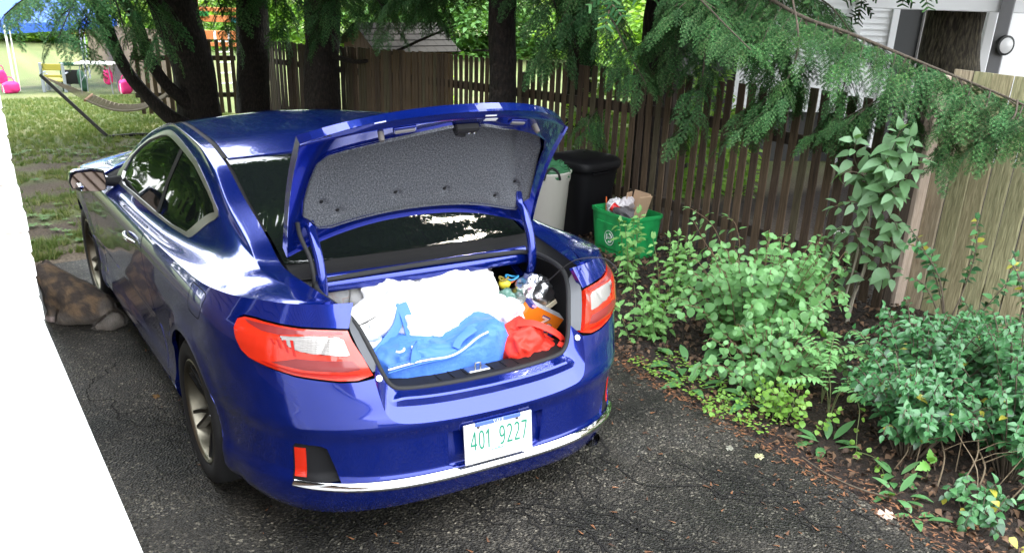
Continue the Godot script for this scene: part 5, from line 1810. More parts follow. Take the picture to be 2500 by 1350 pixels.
# ---------------------------------------------------------------- ground, drive, fence, houses
func build_ground() -> void:
	# the base sheet: bare soil near the trees, lawn beyond
	var nz := FastNoiseLite.new()
	nz.seed = 2
	nz.frequency = 0.45
	nz.fractal_octaves = 4
	var mb := MB.new()
	var xs := []
	var x := -60.0
	while x <= 75.0:
		xs.append(x)
		x += 0.35 if x > -4.0 and x < 6.0 else (1.2 if x > -12 and x < 16 else 6.0)
	var zs := []
	var z := 12.0
	while z >= -95.0:
		zs.append(z)
		z -= 0.35 if z < -3.0 and z > -14.0 else (0.8 if z > -30.0 else 6.0)
	var gy := func(px: float, pz: float) -> float:
		var y := ground_y(pz)
		if px > 1.7 and pz > -3.5:
			y += 0.10 * smooth(2.6, 4.2, px) * smooth(-3.5, -0.8, pz)
		y += 0.018 * nz.get_noise_2d(px, pz) * smooth(-5.0, -6.5, pz)
		return y
	var tone := func(p: Vector3) -> Color:
		var n := nz.get_noise_2d(p.x * 1.4, p.z * 1.4)
		var n2 := nz.get_noise_2d(p.x * 5.0 + 40, p.z * 5.0)
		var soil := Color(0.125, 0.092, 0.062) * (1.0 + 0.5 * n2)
		var lawn := Color(0.130, 0.180, 0.045).lerp(Color(0.22, 0.225, 0.085), smooth(-0.1, 0.5, n)) * (1.0 + 0.35 * n2)
		var grassy := smooth(-10.5, -14.5, p.z - 0.5 * n) * 0.95
		if p.x < 0.6 and p.z < -5.4:
			grassy = maxf(grassy, smooth(-0.05, 0.25, n + 0.5 * n2) * 0.8)
		if p.x > 3.7:
			grassy = smooth(-4.0, -7.0, p.z)
		var c := soil.lerp(lawn, grassy)
		if p.z < -4.9 and p.z > -6.2 and p.x < 1.9:
			c = c.lerp(Color(0.26, 0.20, 0.14), smooth(-6.0, -5.3, p.z + 0.3 * n))
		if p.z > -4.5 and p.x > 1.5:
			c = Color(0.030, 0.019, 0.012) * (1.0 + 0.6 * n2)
		return c
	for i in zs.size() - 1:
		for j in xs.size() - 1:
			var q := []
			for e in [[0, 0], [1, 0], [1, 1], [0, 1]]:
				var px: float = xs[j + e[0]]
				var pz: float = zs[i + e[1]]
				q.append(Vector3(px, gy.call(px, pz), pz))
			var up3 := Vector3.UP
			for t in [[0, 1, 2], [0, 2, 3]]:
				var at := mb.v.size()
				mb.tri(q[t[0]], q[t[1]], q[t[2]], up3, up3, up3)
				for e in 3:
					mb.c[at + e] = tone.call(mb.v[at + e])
	var gm := mat("earth", Color.WHITE, 0.95)
	gm.vertex_color_use_as_albedo = true
	gm.albedo_texture = noise_tex(0.06, [[0.0, Color(0.55, 0.55, 0.55)], [0.5, Color(0.86, 0.86, 0.86)], [1.0, Color(1, 1, 1)]], 512, FastNoiseLite.TYPE_SIMPLEX, 9, 4)
	gm.normal_enabled = true
	gm.normal_texture = bump_tex(0.05, 10.0, 512)
	triplanar(gm, 0.9)
	tag(part("ground", mb, gm, null, true), "", "", "", "structure")
	# asphalt drive with ragged edges
	var asp := mat("asphalt", Color.WHITE, 0.62)
	asp.metallic_specular = 0.28
	asp.albedo_texture = noise_tex(0.16, [[0.0, lin(0.030, 0.029, 0.027)], [0.40, lin(0.041, 0.039, 0.036)], [0.66, lin(0.057, 0.054, 0.049)], [0.84, lin(0.082, 0.077, 0.068)], [0.94, lin(0.13, 0.122, 0.103)], [1.0, lin(0.28, 0.26, 0.215)]], 1024, FastNoiseLite.TYPE_CELLULAR, 6, 1)
	asp.normal_enabled = true
	asp.normal_texture = bump_tex(0.14, 7.0, 1024, FastNoiseLite.TYPE_CELLULAR, 6, 1)
	asp.normal_scale = 0.9
	asp.roughness_texture = noise_tex(0.008, [[0.0, 0.50], [0.5, 0.75], [1.0, 0.98]], 256, FastNoiseLite.TYPE_SIMPLEX_SMOOTH, 3, 3)
	triplanar(asp, 0.62)
	asp.detail_enabled = true
	asp.detail_blend_mode = BaseMaterial3D.BLEND_MODE_MUL
	asp.detail_uv_layer = BaseMaterial3D.DETAIL_UV_2
	asp.detail_albedo = noise_tex(0.010, [[0.0, Color(0.55, 0.56, 0.55)], [0.45, Color(0.8, 0.79, 0.77)], [0.7, Color(0.98, 0.96, 0.93)], [1.0, Color(1, 1, 1)]], 512, FastNoiseLite.TYPE_SIMPLEX_SMOOTH, 17, 5)
	asp.uv2_triplanar = true
	asp.uv2_world_triplanar = true
	asp.uv2_scale = Vector3.ONE * 0.23
	mb = MB.new()
	var ez := func(px: float) -> float: return -5.12 + 0.07 * nz.get_noise_2d(px * 3.0, 3.0)
	for i in 90:
		var t0 := i / 90.0
		var t1 := (i + 1) / 90.0
		for j in 30:
			var q := []
			for e in [[t0, j], [t1, j], [t1, j + 1], [t0, j + 1]]:
				var pz := lerpf(8.0, -5.12, e[0])
				var edge := 1.62 + 0.05 * nz.get_noise_2d(pz * 2.6, 9.0) + 0.02 * nz.get_noise_2d(pz * 14.0, 5.0)
				var px := lerpf(-9.0, edge, pow(e[1] / 30.0, 0.5))
				if e[0] == 1.0:
					pz = ez.call(px)
				q.append(Vector3(px, ground_y(pz) + 0.016, pz))
			mb.tri(q[0], q[1], q[2], Vector3.UP, Vector3.UP, Vector3.UP)
			mb.tri(q[0], q[2], q[3], Vector3.UP, Vector3.UP, Vector3.UP)
	tag(part("driveway", mb, asp), "", "", "", "structure")
	build_cracks()
	# sandy strip where the drive stops
	# grass blades and weeds on the worn lawn
	var blades := MB.new()
	var r := RandomNumberGenerator.new()
	r.seed = 11
	for k in 9:
		var a := r.randf() * TAU
		var b := Vector3(cos(a), 0, sin(a)) * r.randf() * 0.03
		var h := r.randf_range(0.025, 0.06)
		var lean := Vector3(r.randf_range(-1, 1), 0, r.randf_range(-1, 1)) * 0.02
		var w := Vector3(-sin(a), 0, cos(a)) * 0.003
		blades.flat(b - w, b + w, b + lean + Vector3(0, h, 0), Vector3(0, 0.7, 1))
	var xf := []
	var cols := PackedColorArray()
	for i in 26000:
		var pz := -5.3 - pow(r.randf(), 1.6) * 17.0
		var px := lerpf(-2.2, 3.6, r.randf())
		var n := nz.get_noise_2d(px * 1.4, pz * 1.4) + 0.5 * nz.get_noise_2d(px * 5.0 + 40, pz * 5.0)
		var g := smooth(-0.05, 0.25, n) * (1.0 if px < 0.8 else 0.35)
		if pz < -11.0:
			g = maxf(g, smooth(-10.5, -14.5, pz))
		if r.randf() > g:
			continue
		var s := r.randf_range(0.6, 1.5)
		xf.append(Transform3D(Basis(Vector3.UP, r.randf() * TAU).scaled(Vector3(s * 1.4, s, s * 1.4)), Vector3(px, gy.call(px, pz), pz)))
		cols.append(Color(0.10, 0.18, 0.035).lerp(Color(0.27, 0.28, 0.10), r.randf()))
	var gb := mat("grass_blade", Color.WHITE, 0.7)
	gb.vertex_color_use_as_albedo = true
	gb.backlight_enabled = true
	gb.backlight = Color(0.4, 0.5, 0.2)
	multi("grass", blades.mesh(), xf, gb, null, cols)
	# broad low weeds in the dirt
	var weed := MB.new()
	for k in 5:
		leaf(weed, Transform3D(Basis(Vector3.UP, k * 1.3) * Basis(Vector3.RIGHT, -0.5), Vector3(0, 0.01, 0)), 0.07, 0.04, 0.2, 3)
	xf = []
	cols = PackedColorArray()
	for i in 700:
		var pz := -5.8 - r.randf() * 7.0
		var px := lerpf(-2.0, 3.4, r.randf())
		if nz.get_noise_2d(px * 0.9 + 10, pz * 0.9) < 0.02:
			continue
		var s := r.randf_range(0.5, 1.3)
		xf.append(Transform3D(Basis(Vector3.UP, r.randf() * TAU).scaled(Vector3.ONE * s), Vector3(px, gy.call(px, pz), pz)))
		cols.append(Color(0.09, 0.18, 0.05).lerp(Color(0.17, 0.25, 0.09), r.randf()))
	multi("ground_weeds", weed.mesh(), xf, gb, null, cols)

func build_cracks() -> void:
	var r := RandomNumberGenerator.new()
	r.seed = 23
	var mb := MB.new()
	var walk := func(p: Vector2, dir: float, len: float, w: float) -> void:
		var pts := [p]
		var d := dir
		var t := 0.0
		while t < len:
			d = lerpf(d, dir, 0.25) + r.randf_range(-0.95, 0.95)
			var st := r.randf_range(0.010, 0.035)
			pts.append(pts[-1] + Vector2(cos(d), sin(d)) * st)
			t += st
		for i in pts.size() - 1:
			var a: Vector2 = pts[i]
			var b: Vector2 = pts[i + 1]
			if maxf(a.x, b.x) > 1.6:
				break
			var n := (b - a).normalized().orthogonal()
			var w0 := w * (0.4 + 0.6 * absf(sin(i * 1.7))) * minf(1.0, (pts.size() - 1 - i) / 4.0)
			mb.quad(Vector3(a.x - n.x * w0, 0.0195, a.y - n.y * w0), Vector3(a.x + n.x * w0, 0.0195, a.y + n.y * w0), Vector3(b.x + n.x * w0, 0.0195, b.y + n.y * w0), Vector3(b.x - n.x * w0, 0.0195, b.y - n.y * w0), Vector3.UP)
	# long jagged runs along the drive, cross cracks between them
	for i in 15:
		var x := lerpf(-0.75, 1.55, i / 14.0) + r.randf_range(-0.06, 0.06)
		var z := r.randf_range(-0.9, 0.2)
		walk.call(Vector2(x, z), 1.57 - 0.12 + r.randf_range(-0.12, 0.12), r.randf_range(1.2, 2.6), r.randf_range(0.0035, 0.0065))
	for i in 46:
		walk.call(Vector2(r.randf_range(-0.7, 1.5), r.randf_range(-0.7, 1.7)), [0.5, 2.4, 1.0, -0.4][i % 4] + r.randf_range(-0.3, 0.3), r.randf_range(0.10, 0.36), r.randf_range(0.0025, 0.0042))
	walk.call(Vector2(-1.02, -2.6), 1.45, 1.9, 0.004)
	walk.call(Vector2(-1.15, -1.9), 1.2, 1.4, 0.003)
	var ck := mat("crack_dark", Color(0.006, 0.005, 0.004), 1.0)
	tag(part("asphalt_cracks", mb, ck), "", "", "", "stuff")

func wood_mat(key: String, dark: Color, light: Color, sd: int) -> StandardMaterial3D:
	if mats.has(key):
		return mats[key]
	var m := mat(key, Color.WHITE, 0.85)
	m.albedo_texture = noise_tex(0.03, [[0.0, dark.linear_to_srgb()], [0.5, dark.lerp(light, 0.45).linear_to_srgb()], [1.0, light.linear_to_srgb()]], 512, FastNoiseLite.TYPE_SIMPLEX, sd, 4)
	triplanar(m, 1.0)
	m.uv1_scale = Vector3(3.4, 0.12, 3.4)
	m.normal_enabled = true
	m.normal_texture = bump_tex(0.06, 6.0, 512, FastNoiseLite.TYPE_SIMPLEX, sd)
	m.normal_scale = 0.5
	return m

func board_mesh(w: float, h: float, t: float, knots: int, sd: int) -> ArrayMesh:
	var mb := MB.new()
	var r := RandomNumberGenerator.new()
	r.seed = sd
	var n := 6
	var bow := r.randf_range(-0.006, 0.006)
	for f in [1.0, -1.0]:
		for i in n:
			var y0 := h * i / n
			var y1 := h * (i + 1) / n
			var x0 := bow * sin(PI * i / n)
			var x1 := bow * sin(PI * (i + 1) / n)
			var c := 0.004
			mb.quad(Vector3(x0 - w / 2 + c, y0, f * t / 2), Vector3(x0 + w / 2 - c, y0, f * t / 2), Vector3(x1 + w / 2 - c, y1, f * t / 2), Vector3(x1 - w / 2 + c, y1, f * t / 2), Vector3(0, 0, f))
			for s in [1.0, -1.0]:
				mb.quad(Vector3(x0 + s * (w / 2 - c), y0, f * t / 2), Vector3(x0 + s * w / 2, y0, f * (t / 2 - c)), Vector3(x1 + s * w / 2, y1, f * (t / 2 - c)), Vector3(x1 + s * (w / 2 - c), y1, f * t / 2), Vector3(s, 0, f))
				if f > 0:
					mb.quad(Vector3(x0 + s * w / 2, y0, t / 2 - c), Vector3(x0 + s * w / 2, y0, c - t / 2), Vector3(x1 + s * w / 2, y1, c - t / 2), Vector3(x1 + s * w / 2, y1, t / 2 - c), Vector3(s, 0, 0))
	mb.quad(Vector3(-w / 2, h, t / 2), Vector3(w / 2, h, t / 2), Vector3(w / 2, h, -t / 2), Vector3(-w / 2, h, -t / 2), Vector3.UP)
	return mb.mesh()

func build_fence() -> void:
	var r := RandomNumberGenerator.new()
	r.seed = 4
	var tones := [wood_mat("picket_dark", Color(0.035, 0.022, 0.014), Color(0.085, 0.055, 0.033), 2), wood_mat("picket_brown", Color(0.05, 0.032, 0.018), Color(0.125, 0.083, 0.047), 3), wood_mat("picket_olive", Color(0.045, 0.036, 0.020), Color(0.11, 0.09, 0.05), 5)]
	var rail_m := wood_mat("rail_wood", Color(0.02, 0.014, 0.010), Color(0.05, 0.035, 0.022), 7)
	var boards := []
	for k in 5:
		boards.append(board_mesh(0.074, 1.36, 0.015, 1, 60 + k))
	var f := thing("picket_fence", "weathered brown picket fence along the planting bed behind the bins", "fence", Vector3.ZERO)
	var z := -1.02
	var k := 0
	while z > -15.6:
		var o := obj("picket", boards[r.randi() % 5], tones[r.randi() % 3], f)
		var top := ground_y(z) + 1.43 + r.randf_range(-0.012, 0.012) + (0.04 if z > -2.2 else 0.0)
		o.position = Vector3(3.70 + r.randf_range(-0.003, 0.003), top - 1.36, z)
		o.rotation = Vector3(r.randf_range(-0.008, 0.008), PI / 2 + r.randf_range(-0.03, 0.03), r.randf_range(-0.012, 0.012))
		var dense := z < -7.4 and z > -15.0
		z -= (0.096 if dense else 0.118) + r.randf_range(-0.006, 0.006)
		k += 1
	var seg := -1.0
	while seg > -15.6:
		var z1 := maxf(seg - 2.4, -15.65)
		for h in [1.10, 0.34]:
			var mb := MB.new()
			var a := Vector3(3.732, ground_y(seg) + h, seg)
			var b := Vector3(3.732, ground_y(z1) + h, z1)
			var d := b - a
			mb.box((a + b) / 2, Vector3(0.038, 0.088, d.length() - 0.004), Basis.looking_at(d.normalized(), Vector3.UP), 0.004)
			part("rail", mb, rail_m, f)
		var mp := MB.new()
		mp.box(Vector3(3.80, ground_y(seg) + 0.62, seg - 0.05), Vector3(0.09, 1.35, 0.09), Basis(), 0.006)
		part("post", mp, rail_m, f)
		seg = z1
	# the back run, seen square on between the trunks
	var g := thing("back_fence", "dark open picket fence with two rails between the big tree and the second trunk", "fence")
	var x := 3.6
	while x > 1.9:
		var o := obj("picket", boards[r.randi() % 5], tones[r.randi() % 2], g)
		o.position = Vector3(x, ground_y(-16.0) + 0.06, -16.0 - 0.25 * (3.6 - x))
		o.rotation = Vector3(0, -0.25, r.randf_range(-0.012, 0.012))
		x -= 0.128
	for h in [1.08, 0.40]:
		var mb := MB.new()
		mb.box(Vector3(2.75, ground_y(-16.0) + h, -16.25), Vector3(1.9, 0.09, 0.04), Basis(Vector3.UP, -0.245), 0.004)
		part("rail", mb, rail_m, g)
	# solid close-boarded fence behind the hammock
	var cb := thing("board_fence", "pale brown close-boarded fence standing behind the hammock and the leaning stems", "fence")
	var bl := [wood_mat("board_tan", Color(0.13, 0.092, 0.062), Color(0.22, 0.165, 0.115), 12), wood_mat("board_grey_tan", Color(0.115, 0.088, 0.066), Color(0.20, 0.16, 0.12), 13)]
	var bm := board_mesh(0.142, 1.55, 0.02, 0, 71)
	for i in 112:
		var t := i / 111.0
		var o := obj("board", bm, bl[(i * 7) % 3 % 2], cb)
		var bz := lerpf(-17.4, -33.5, t)
		o.position = Vector3(lerpf(2.72, 3.66, t), ground_y(bz) + 0.02 + r.randf_range(-0.01, 0.01), bz)
		o.rotation.y = PI / 2 + 0.058
	# stockade of broad green-stained boards at the near end
	var st := thing("stockade_fence", "tall fence of broad green-stained boards at the near end of the picket fence", "fence")
	var gm := [wood_mat("stockade_green", Color(0.22, 0.215, 0.115), Color(0.40, 0.365, 0.205), 21), wood_mat("stockade_tan", Color(0.26, 0.215, 0.145), Color(0.44, 0.36, 0.25), 22), wood_mat("stockade_mid", Color(0.235, 0.215, 0.115), Color(0.40, 0.34, 0.205), 23)]
	var sb := board_mesh(0.126, 1.62, 0.022, 0, 80)
	for i in 22:
		var o := obj("board", sb, gm[[1, 0, 2, 0, 0, 2][i % 6]], st)
		o.position = Vector3(3.985 + r.randf_range(-0.003, 0.003), 0.06, -0.93 + i * 0.139)
		o.rotation.y = PI / 2 + r.randf_range(-0.015, 0.015)
		o.rotation.x = r.randf_range(-0.006, 0.006)
	var mb := MB.new()
	mb.box(Vector3(3.93, 0.84, -1.03), Vector3(0.10, 1.60, 0.07), Basis(), 0.006)
	part("post", mb, wood_mat("post_pale", Color(0.42, 0.33, 0.26), Color(0.58, 0.47, 0.38), 25), st)
	for h in [0.35, 1.35]:
		mb = MB.new()
		mb.box(Vector3(4.02, h, 0.6), Vector3(0.04, 0.09, 3.1), Basis(), 0.004)
		part("rail", mb, rail_m, st)

func build_house() -> void:
	# the photographer's porch: white parapet and a white painted brick pillar at its far end
	var wp := mat("white_paint", Color(0.86, 0.86, 0.85), 0.55)
	var par := thing("porch_parapet", "white painted porch parapet running along the drive toward the viewer", "parapet")
	var mb := MB.new()
	mb.box(Vector3(-1.685, 1.215, 2.08), Vector3(0.31, 0.07, 4.02), Basis(), 0.006)
	part("coping", mb, wp, par)
	mb = MB.new()
	mb.box(Vector3(-1.70, 0.59, 2.08), Vector3(0.24, 1.175, 4.0))
	part("parapet_wall", mb, wp, par)
	var pil := thing("porch_pillar", "white painted brick pillar with flaking paint at the end of the porch parapet", "pillar")
	var pk := mat("painted_brick", Color.WHITE, 0.75)
	pk.albedo_texture = noise_tex(0.012, [[0.0, lin(0.40, 0.20, 0.13)], [0.13, lin(0.45, 0.26, 0.18)], [0.16, lin(0.85, 0.84, 0.82)], [1.0, lin(0.88, 0.88, 0.87)]], 512, FastNoiseLite.TYPE_SIMPLEX, 6, 4)
	triplanar(pk, 1.6)
	var r := RandomNumberGenerator.new()
	r.seed = 9
	# right edge of the pillar, stepping out towards its foot
	var y := 0.0
	var row := 0
	while y < 2.12:
		var w := 0.0
		if y > 1.97: w = -0.046
		elif y > 1.92: w = -0.020
		elif y > 1.62: w = -0.004
		elif y > 1.58: w = -0.03
		for c in 2:
			mb = MB.new()
			var zc := 0.035 - 0.105 * c - (0.02 if row % 2 else 0.0)
			mb.box(Vector3(-1.633 + w + r.randf_range(-0.002, 0.002) , y + 0.031, zc), Vector3(0.21, 0.058, 0.097), Basis(), 0.006)
			part("brick", mb, pk, pil)
		y += 0.0625
		row += 1
	mb = MB.new()
	mb.box(Vector3(-1.655, 1.0, -0.02), Vector3(0.235, 2.0, 0.19))
	part("mortar", mb, wp, pil)
	# brown clapboard house that the car mirrors
	var h := thing("clapboard_house", "brown clapboard house with a white trimmed window beside the drive", "house", Vector3.ZERO)
	var clap := wood_mat("clapboard_brown", Color(0.13, 0.085, 0.062), Color(0.20, 0.135, 0.10), 31)
	for i in 26:
		mb = MB.new()
		var by := 0.35 + i * 0.18
		mb.quad(Vector3(-3.42, by, 6.5), Vector3(-3.42, by, -5.6), Vector3(-3.45, by + 0.185, -5.6), Vector3(-3.45, by + 0.185, 6.5), Vector3(1, 0, 0))
		mb.quad(Vector3(-3.42, by, 6.5), Vector3(-3.42, by, -5.6), Vector3(-3.455, by, -5.6), Vector3(-3.455, by, 6.5), Vector3(0, -1, 0))
		part("clapboard", mb, clap, h)
	mb = MB.new()
	mb.box(Vector3(-6.5, 2.6, 0.45), Vector3(6.08, 5.2, 12.1))
	part("house_core", mb, clap, h)
	mb = MB.new()
	mb.box(Vector3(-3.43, 2.6, -5.62), Vector3(0.12, 5.2, 0.12))
	part("corner_board", mb, wp, h)
	for q in [[-2.2, 1.9], [1.6, 1.9]]:
		mb = MB.new()
		mb.box(Vector3(-3.40, q[1], q[0]), Vector3(0.09, 1.4, 1.0), Basis(), 0.01)
		var fr := part("window_frame", mb, wp, h)
		mb = MB.new()
		mb.box(Vector3(-3.352, q[1], q[0]), Vector3(0.012, 1.2, 0.8))
		part("window_pane", mb, mats.tinted_glass if mats.has("tinted_glass") else mat("pane_dark", Color(0.01, 0.012, 0.014), 0.03), fr)
	mb = MB.new()
	mb.quad(Vector3(-3.0, 5.0, 7.0), Vector3(-3.0, 5.0, -6.0), Vector3(-6.5, 7.2, -6.0), Vector3(-6.5, 7.2, 7.0), Vector3(0.5, 1, 0))
	mb.quad(Vector3(-10.0, 5.0, 7.0), Vector3(-10.0, 5.0, -6.0), Vector3(-6.5, 7.2, -6.0), Vector3(-6.5, 7.2, 7.0), Vector3(-0.5, 1, 0))
	mb.quad(Vector3(-3.0, 4.99, 7.0), Vector3(-3.0, 4.99, -6.0), Vector3(-10.0, 4.99, -6.0), Vector3(-10.0, 4.99, 7.0), Vector3(0, -1, 0))
	part("roof", mb, mat("roof_grey", Color(0.05, 0.05, 0.052), 0.9), h)
	# neighbour's white house beyond the picket fence
	var nh := thing("white_house", "neighbouring house with white horizontal siding behind the near fence", "house")
	var sd := mat("white_siding", Color(0.80, 0.81, 0.82), 0.55)
	var base := Vector3(8.93, 0, -5.66)
	var along := Vector3(0.890, 0, 0.456).normalized()
	var out := Vector3(-0.456, 0, 0.890).normalized()
	for i in 44:
		var by := 0.55 + i * 0.075
		mb = MB.new()
		var a := base - along * 1.65 + Vector3(0, by, 0)
		var b := base + along * 0.31 + Vector3(0, by, 0)
		mb.quad(a + out * 0.02, b + out * 0.02, b + Vector3(0, 0.077, 0), a + Vector3(0, 0.077, 0), out)
		mb.quad(a + out * 0.02, b + out * 0.02, b - out * 0.002, a - out * 0.002, Vector3.DOWN)
		part("siding_board", mb, sd, nh)
	mb = MB.new()
	mb.box(base + along * 0.355 + Vector3(0, 1.5, 0), Vector3(0.085, 3.9, 0.10), Basis(Vector3.UP, atan2(-along.z, along.x)))
	part("corner_board", mb, sd, nh)
	mb = MB.new()
	mb.box(base - along * 0.16 + out * 0.03 + Vector3(0, 1.5, 0), Vector3(0.14, 3.9, 0.06), Basis(Vector3.UP, atan2(-along.z, along.x)))
	part("corner_board", mb, sd, nh)
	mb = MB.new()
	mb.box(base + along * 0.66 - out * 0.05 + Vector3(0, 1.3, 0), Vector3(0.60, 3.6, 0.05), Basis(Vector3.UP, atan2(-along.z, along.x)))
	part("dark_door", mb, mat("door_dark", Color(0.030, 0.032, 0.034), 0.35), nh)
	mb = MB.new()
	mb.box(base + along * 0.77 + Vector3(0, 1.3, 0), Vector3(0.045, 3.6, 0.06), Basis(Vector3.UP, atan2(-along.z, along.x)))
	part("door_frame", mb, mat("frame_grey", Color(0.42, 0.40, 0.40), 0.6), nh)
	mb = MB.new()
	mb.box(base - out * 2.6 + along * 0.35 + Vector3(0, 1.4, 0), Vector3(4.0, 4.2, 5.0), Basis(Vector3.UP, atan2(-along.z, along.x)))
	part("house_core", mb, mat("core_dark", Color(0.05, 0.05, 0.05), 0.9), nh)
	var fascia := thing("porch_roof_beam", "white beam and dark soffit of the neighbour's porch roof over the big trunk", "porch roof")
	mb = MB.new()
	along = Vector3(0.84, 0, 0.54).normalized()
	out = Vector3(-0.54, 0, 0.84).normalized()
	var fb := Vector3(6.53, 2.075, -3.92)
	mb.box(fb + along * 2.0, Vector3(4.0, 0.30, 0.12), Basis(Vector3.UP, atan2(-along.z, along.x)), 0.008)
	part("beam", mb, sd, fascia)
	mb = MB.new()
	mb.box(fb + along * 2.0 - out * 0.55 + Vector3(0, -0.06, 0), Vector3(4.0, 0.04, 0.96), Basis(Vector3.UP, atan2(-along.z, along.x)))
	part("soffit", mb, mat("soffit_grey", Color(0.10, 0.095, 0.09), 0.8), fascia)
	for q in [0.02]:
		var po := thing("porch_post", "white porch post beside the big rough trunk", "post")
		mb = MB.new()
		mb.box(Vector3(9.28, 1.1, -4.19), Vector3(0.11, 3.0, 0.11), Basis(Vector3.UP, atan2(-along.z, along.x)), 0.006)
		part("post", mb, sd, po)
	var pw := thing("white_screen", "bright white porch wall behind the grey post with the round lamp", "screen")
	mb = MB.new()
	mb.box(Vector3(11.2, 0.9, -4.3), Vector3(2.1, 3.4, 0.08), Basis(Vector3.UP, atan2(-0.55, 0.84)))
	part("panel", mb, mat("panel_white", Color(0.84, 0.84, 0.85), 0.5), pw)
	var gp := thing("grey_post", "grey porch post carrying a round wall lamp", "post")
	mb = MB.new()
	mb.box(Vector3(7.71, 0.9, -3.04), Vector3(0.135, 2.4, 0.12), Basis(Vector3.UP, 0.5), 0.006)
	part("post", mb, mat("post_grey", Color(0.20, 0.20, 0.21), 0.6), gp)
	var lamp := thing("round_lamp", "round white lamp in a black ring fixed on the grey porch post", "lamp", Vector3(7.64, 1.63, -2.96))
	lamp.basis = Basis(Vector3.UP, -0.35) * Basis(Vector3.RIGHT, PI / 2)
	mb = MB.new()
	mb.lathe([[0.0, 0.0], [0.085, 0.0], [0.095, 0.02], [0.095, 0.06], [0.075, 0.065]], 32)
	part("lamp_ring", mb, mats.black_plastic if mats.has("black_plastic") else mat("ring_black", Color(0.012, 0.012, 0.012), 0.5), lamp)
	mb = MB.new()
	mb.lathe([[0.078, 0.06], [0.06, 0.075], [0.0, 0.082]], 32)
	part("lamp_glass", mb, mat("lamp_white", Color(0.7, 0.7, 0.7), 0.3), lamp)

# ---------------------------------------------------------------- leaves and plants
# one leaf blade from the origin along +z, folded on its midrib and curling down; shape 0 ovate, 1 lance, 2 round, 3 toothed
func leaf(mb: MB, xf: Transform3D, len: float, wid: float, curl: float, seg := 5, shape := 0, fold := 0.25) -> void:
	var mid := []
	var lt := []
	var rt := []
	for i in seg + 1:
		var t := float(i) / seg
		var w := 0.0
		match shape:
			0: w = pow(sin(PI * pow(t, 0.72)), 0.85) * (1.0 - 0.25 * t)
			1: w = pow(sin(PI * pow(t, 0.9)), 0.9)
			2: w = pow(maxf(sin(PI * pow(t, 0.85)), 0.0), 0.6)
			_: w = sin(PI * pow(t, 0.8)) * (1.0 if i % 2 == 0 else 0.68)
		w *= wid * 0.5
		var y := -curl * len * t * t
		var z := len * t * (1.0 - 0.25 * curl * t)
		mid.append(xf * Vector3(0, y, z))
		lt.append(xf * Vector3(-w, y + w * fold, z))
		rt.append(xf * Vector3(w, y + w * fold, z))
	for i in seg:
		var nl: Vector3 = (mid[i + 1] - mid[i]).cross(lt[i] + lt[i + 1] - mid[i] - mid[i + 1])
		var nr: Vector3 = (rt[i] + rt[i + 1] - mid[i] - mid[i + 1]).cross(mid[i + 1] - mid[i])
		var up3: Vector3 = xf.basis.y
		if nl.dot(up3) < 0: nl = -nl
		if nr.dot(up3) < 0: nr = -nr
		nl = (nl.normalized() + up3 * 0.4).normalized()
		nr = (nr.normalized() + up3 * 0.4).normalized()
		var nm := (nl + nr).normalized()
		mb.tri(mid[i], mid[i + 1], lt[i + 1], nm, nm, nl, Vector2(0.5, 0), Vector2(0.5, 1), Vector2(0, 1))
		if i > 0:
			mb.tri(mid[i], lt[i + 1], lt[i], nm, nl, nl, Vector2(0.5, 0), Vector2(0, 1), Vector2(0, 0))
		mb.tri(mid[i], mid[i + 1], rt[i + 1], nm, nm, nr, Vector2(0.5, 0), Vector2(0.5, 1), Vector2(1, 1))
		if i > 0:
			mb.tri(mid[i], rt[i + 1], rt[i], nm, nr, nr, Vector2(0.5, 0), Vector2(1, 1), Vector2(1, 0))

func leaf_mats(key: String, cols: Array, rough := 0.45, back := Color(0.35, 0.5, 0.12)) -> Array:
	var out := []
	for i in cols.size():
		var m := mat("%s_%d" % [key, i], cols[i], rough)
		m.backlight_enabled = true
		m.backlight = back
		m.metallic_specular = 0.5
		if not mats.has("_leafbump"):
			mats["_leafbump"] = bump_tex(0.04, 4.0, 256)
		m.normal_enabled = true
		m.normal_texture = mats["_leafbump"]
		m.normal_scale = 0.35
		triplanar(m, 9.0, true)
		out.append(m)
	return out

func leaf_set(len: float, wid: float, shape: int, fold := 0.25, seg := 5, n := 3) -> Array:
	var out := []
	for i in n:
		var mb := MB.new()
		leaf(mb, Transform3D(), len, wid * (0.9 + 0.1 * i), 0.10 + 0.22 * i, seg, shape, fold)
		out.append(mb.mesh())
	return out

# Places leaves: the largest-looking MOST become parts of their own, the rest one part of kind stuff.
func put_leaves(root: Node3D, xfs: Array, meshes: Array, ms: Array, r: RandomNumberGenerator, most := 300) -> void:
	var eye := Vector3(-1.71, 2.183, 2.785) - root.position
	var order := []
	for i in xfs.size():
		order.append([(xfs[i].origin - eye).length() / xfs[i].basis.x.length(), i])
	order.sort_custom(func(a, b): return a[0] < b[0])
	var rest := []
	for k in order.size():
		var x: Transform3D = xfs[order[k][1]]
		if k < most:
			var o := MeshInstance3D.new()
			o.name = "leaf"
			o.mesh = meshes[r.randi() % meshes.size()]
			o.material_override = ms[r.randi() % ms.size()]
			o.transform = x
			root.add_child(o, true)
		else:
			rest.append(x)
	if rest.size():
		multi("leaves", meshes[0], rest, ms[ms.size() / 2], root)

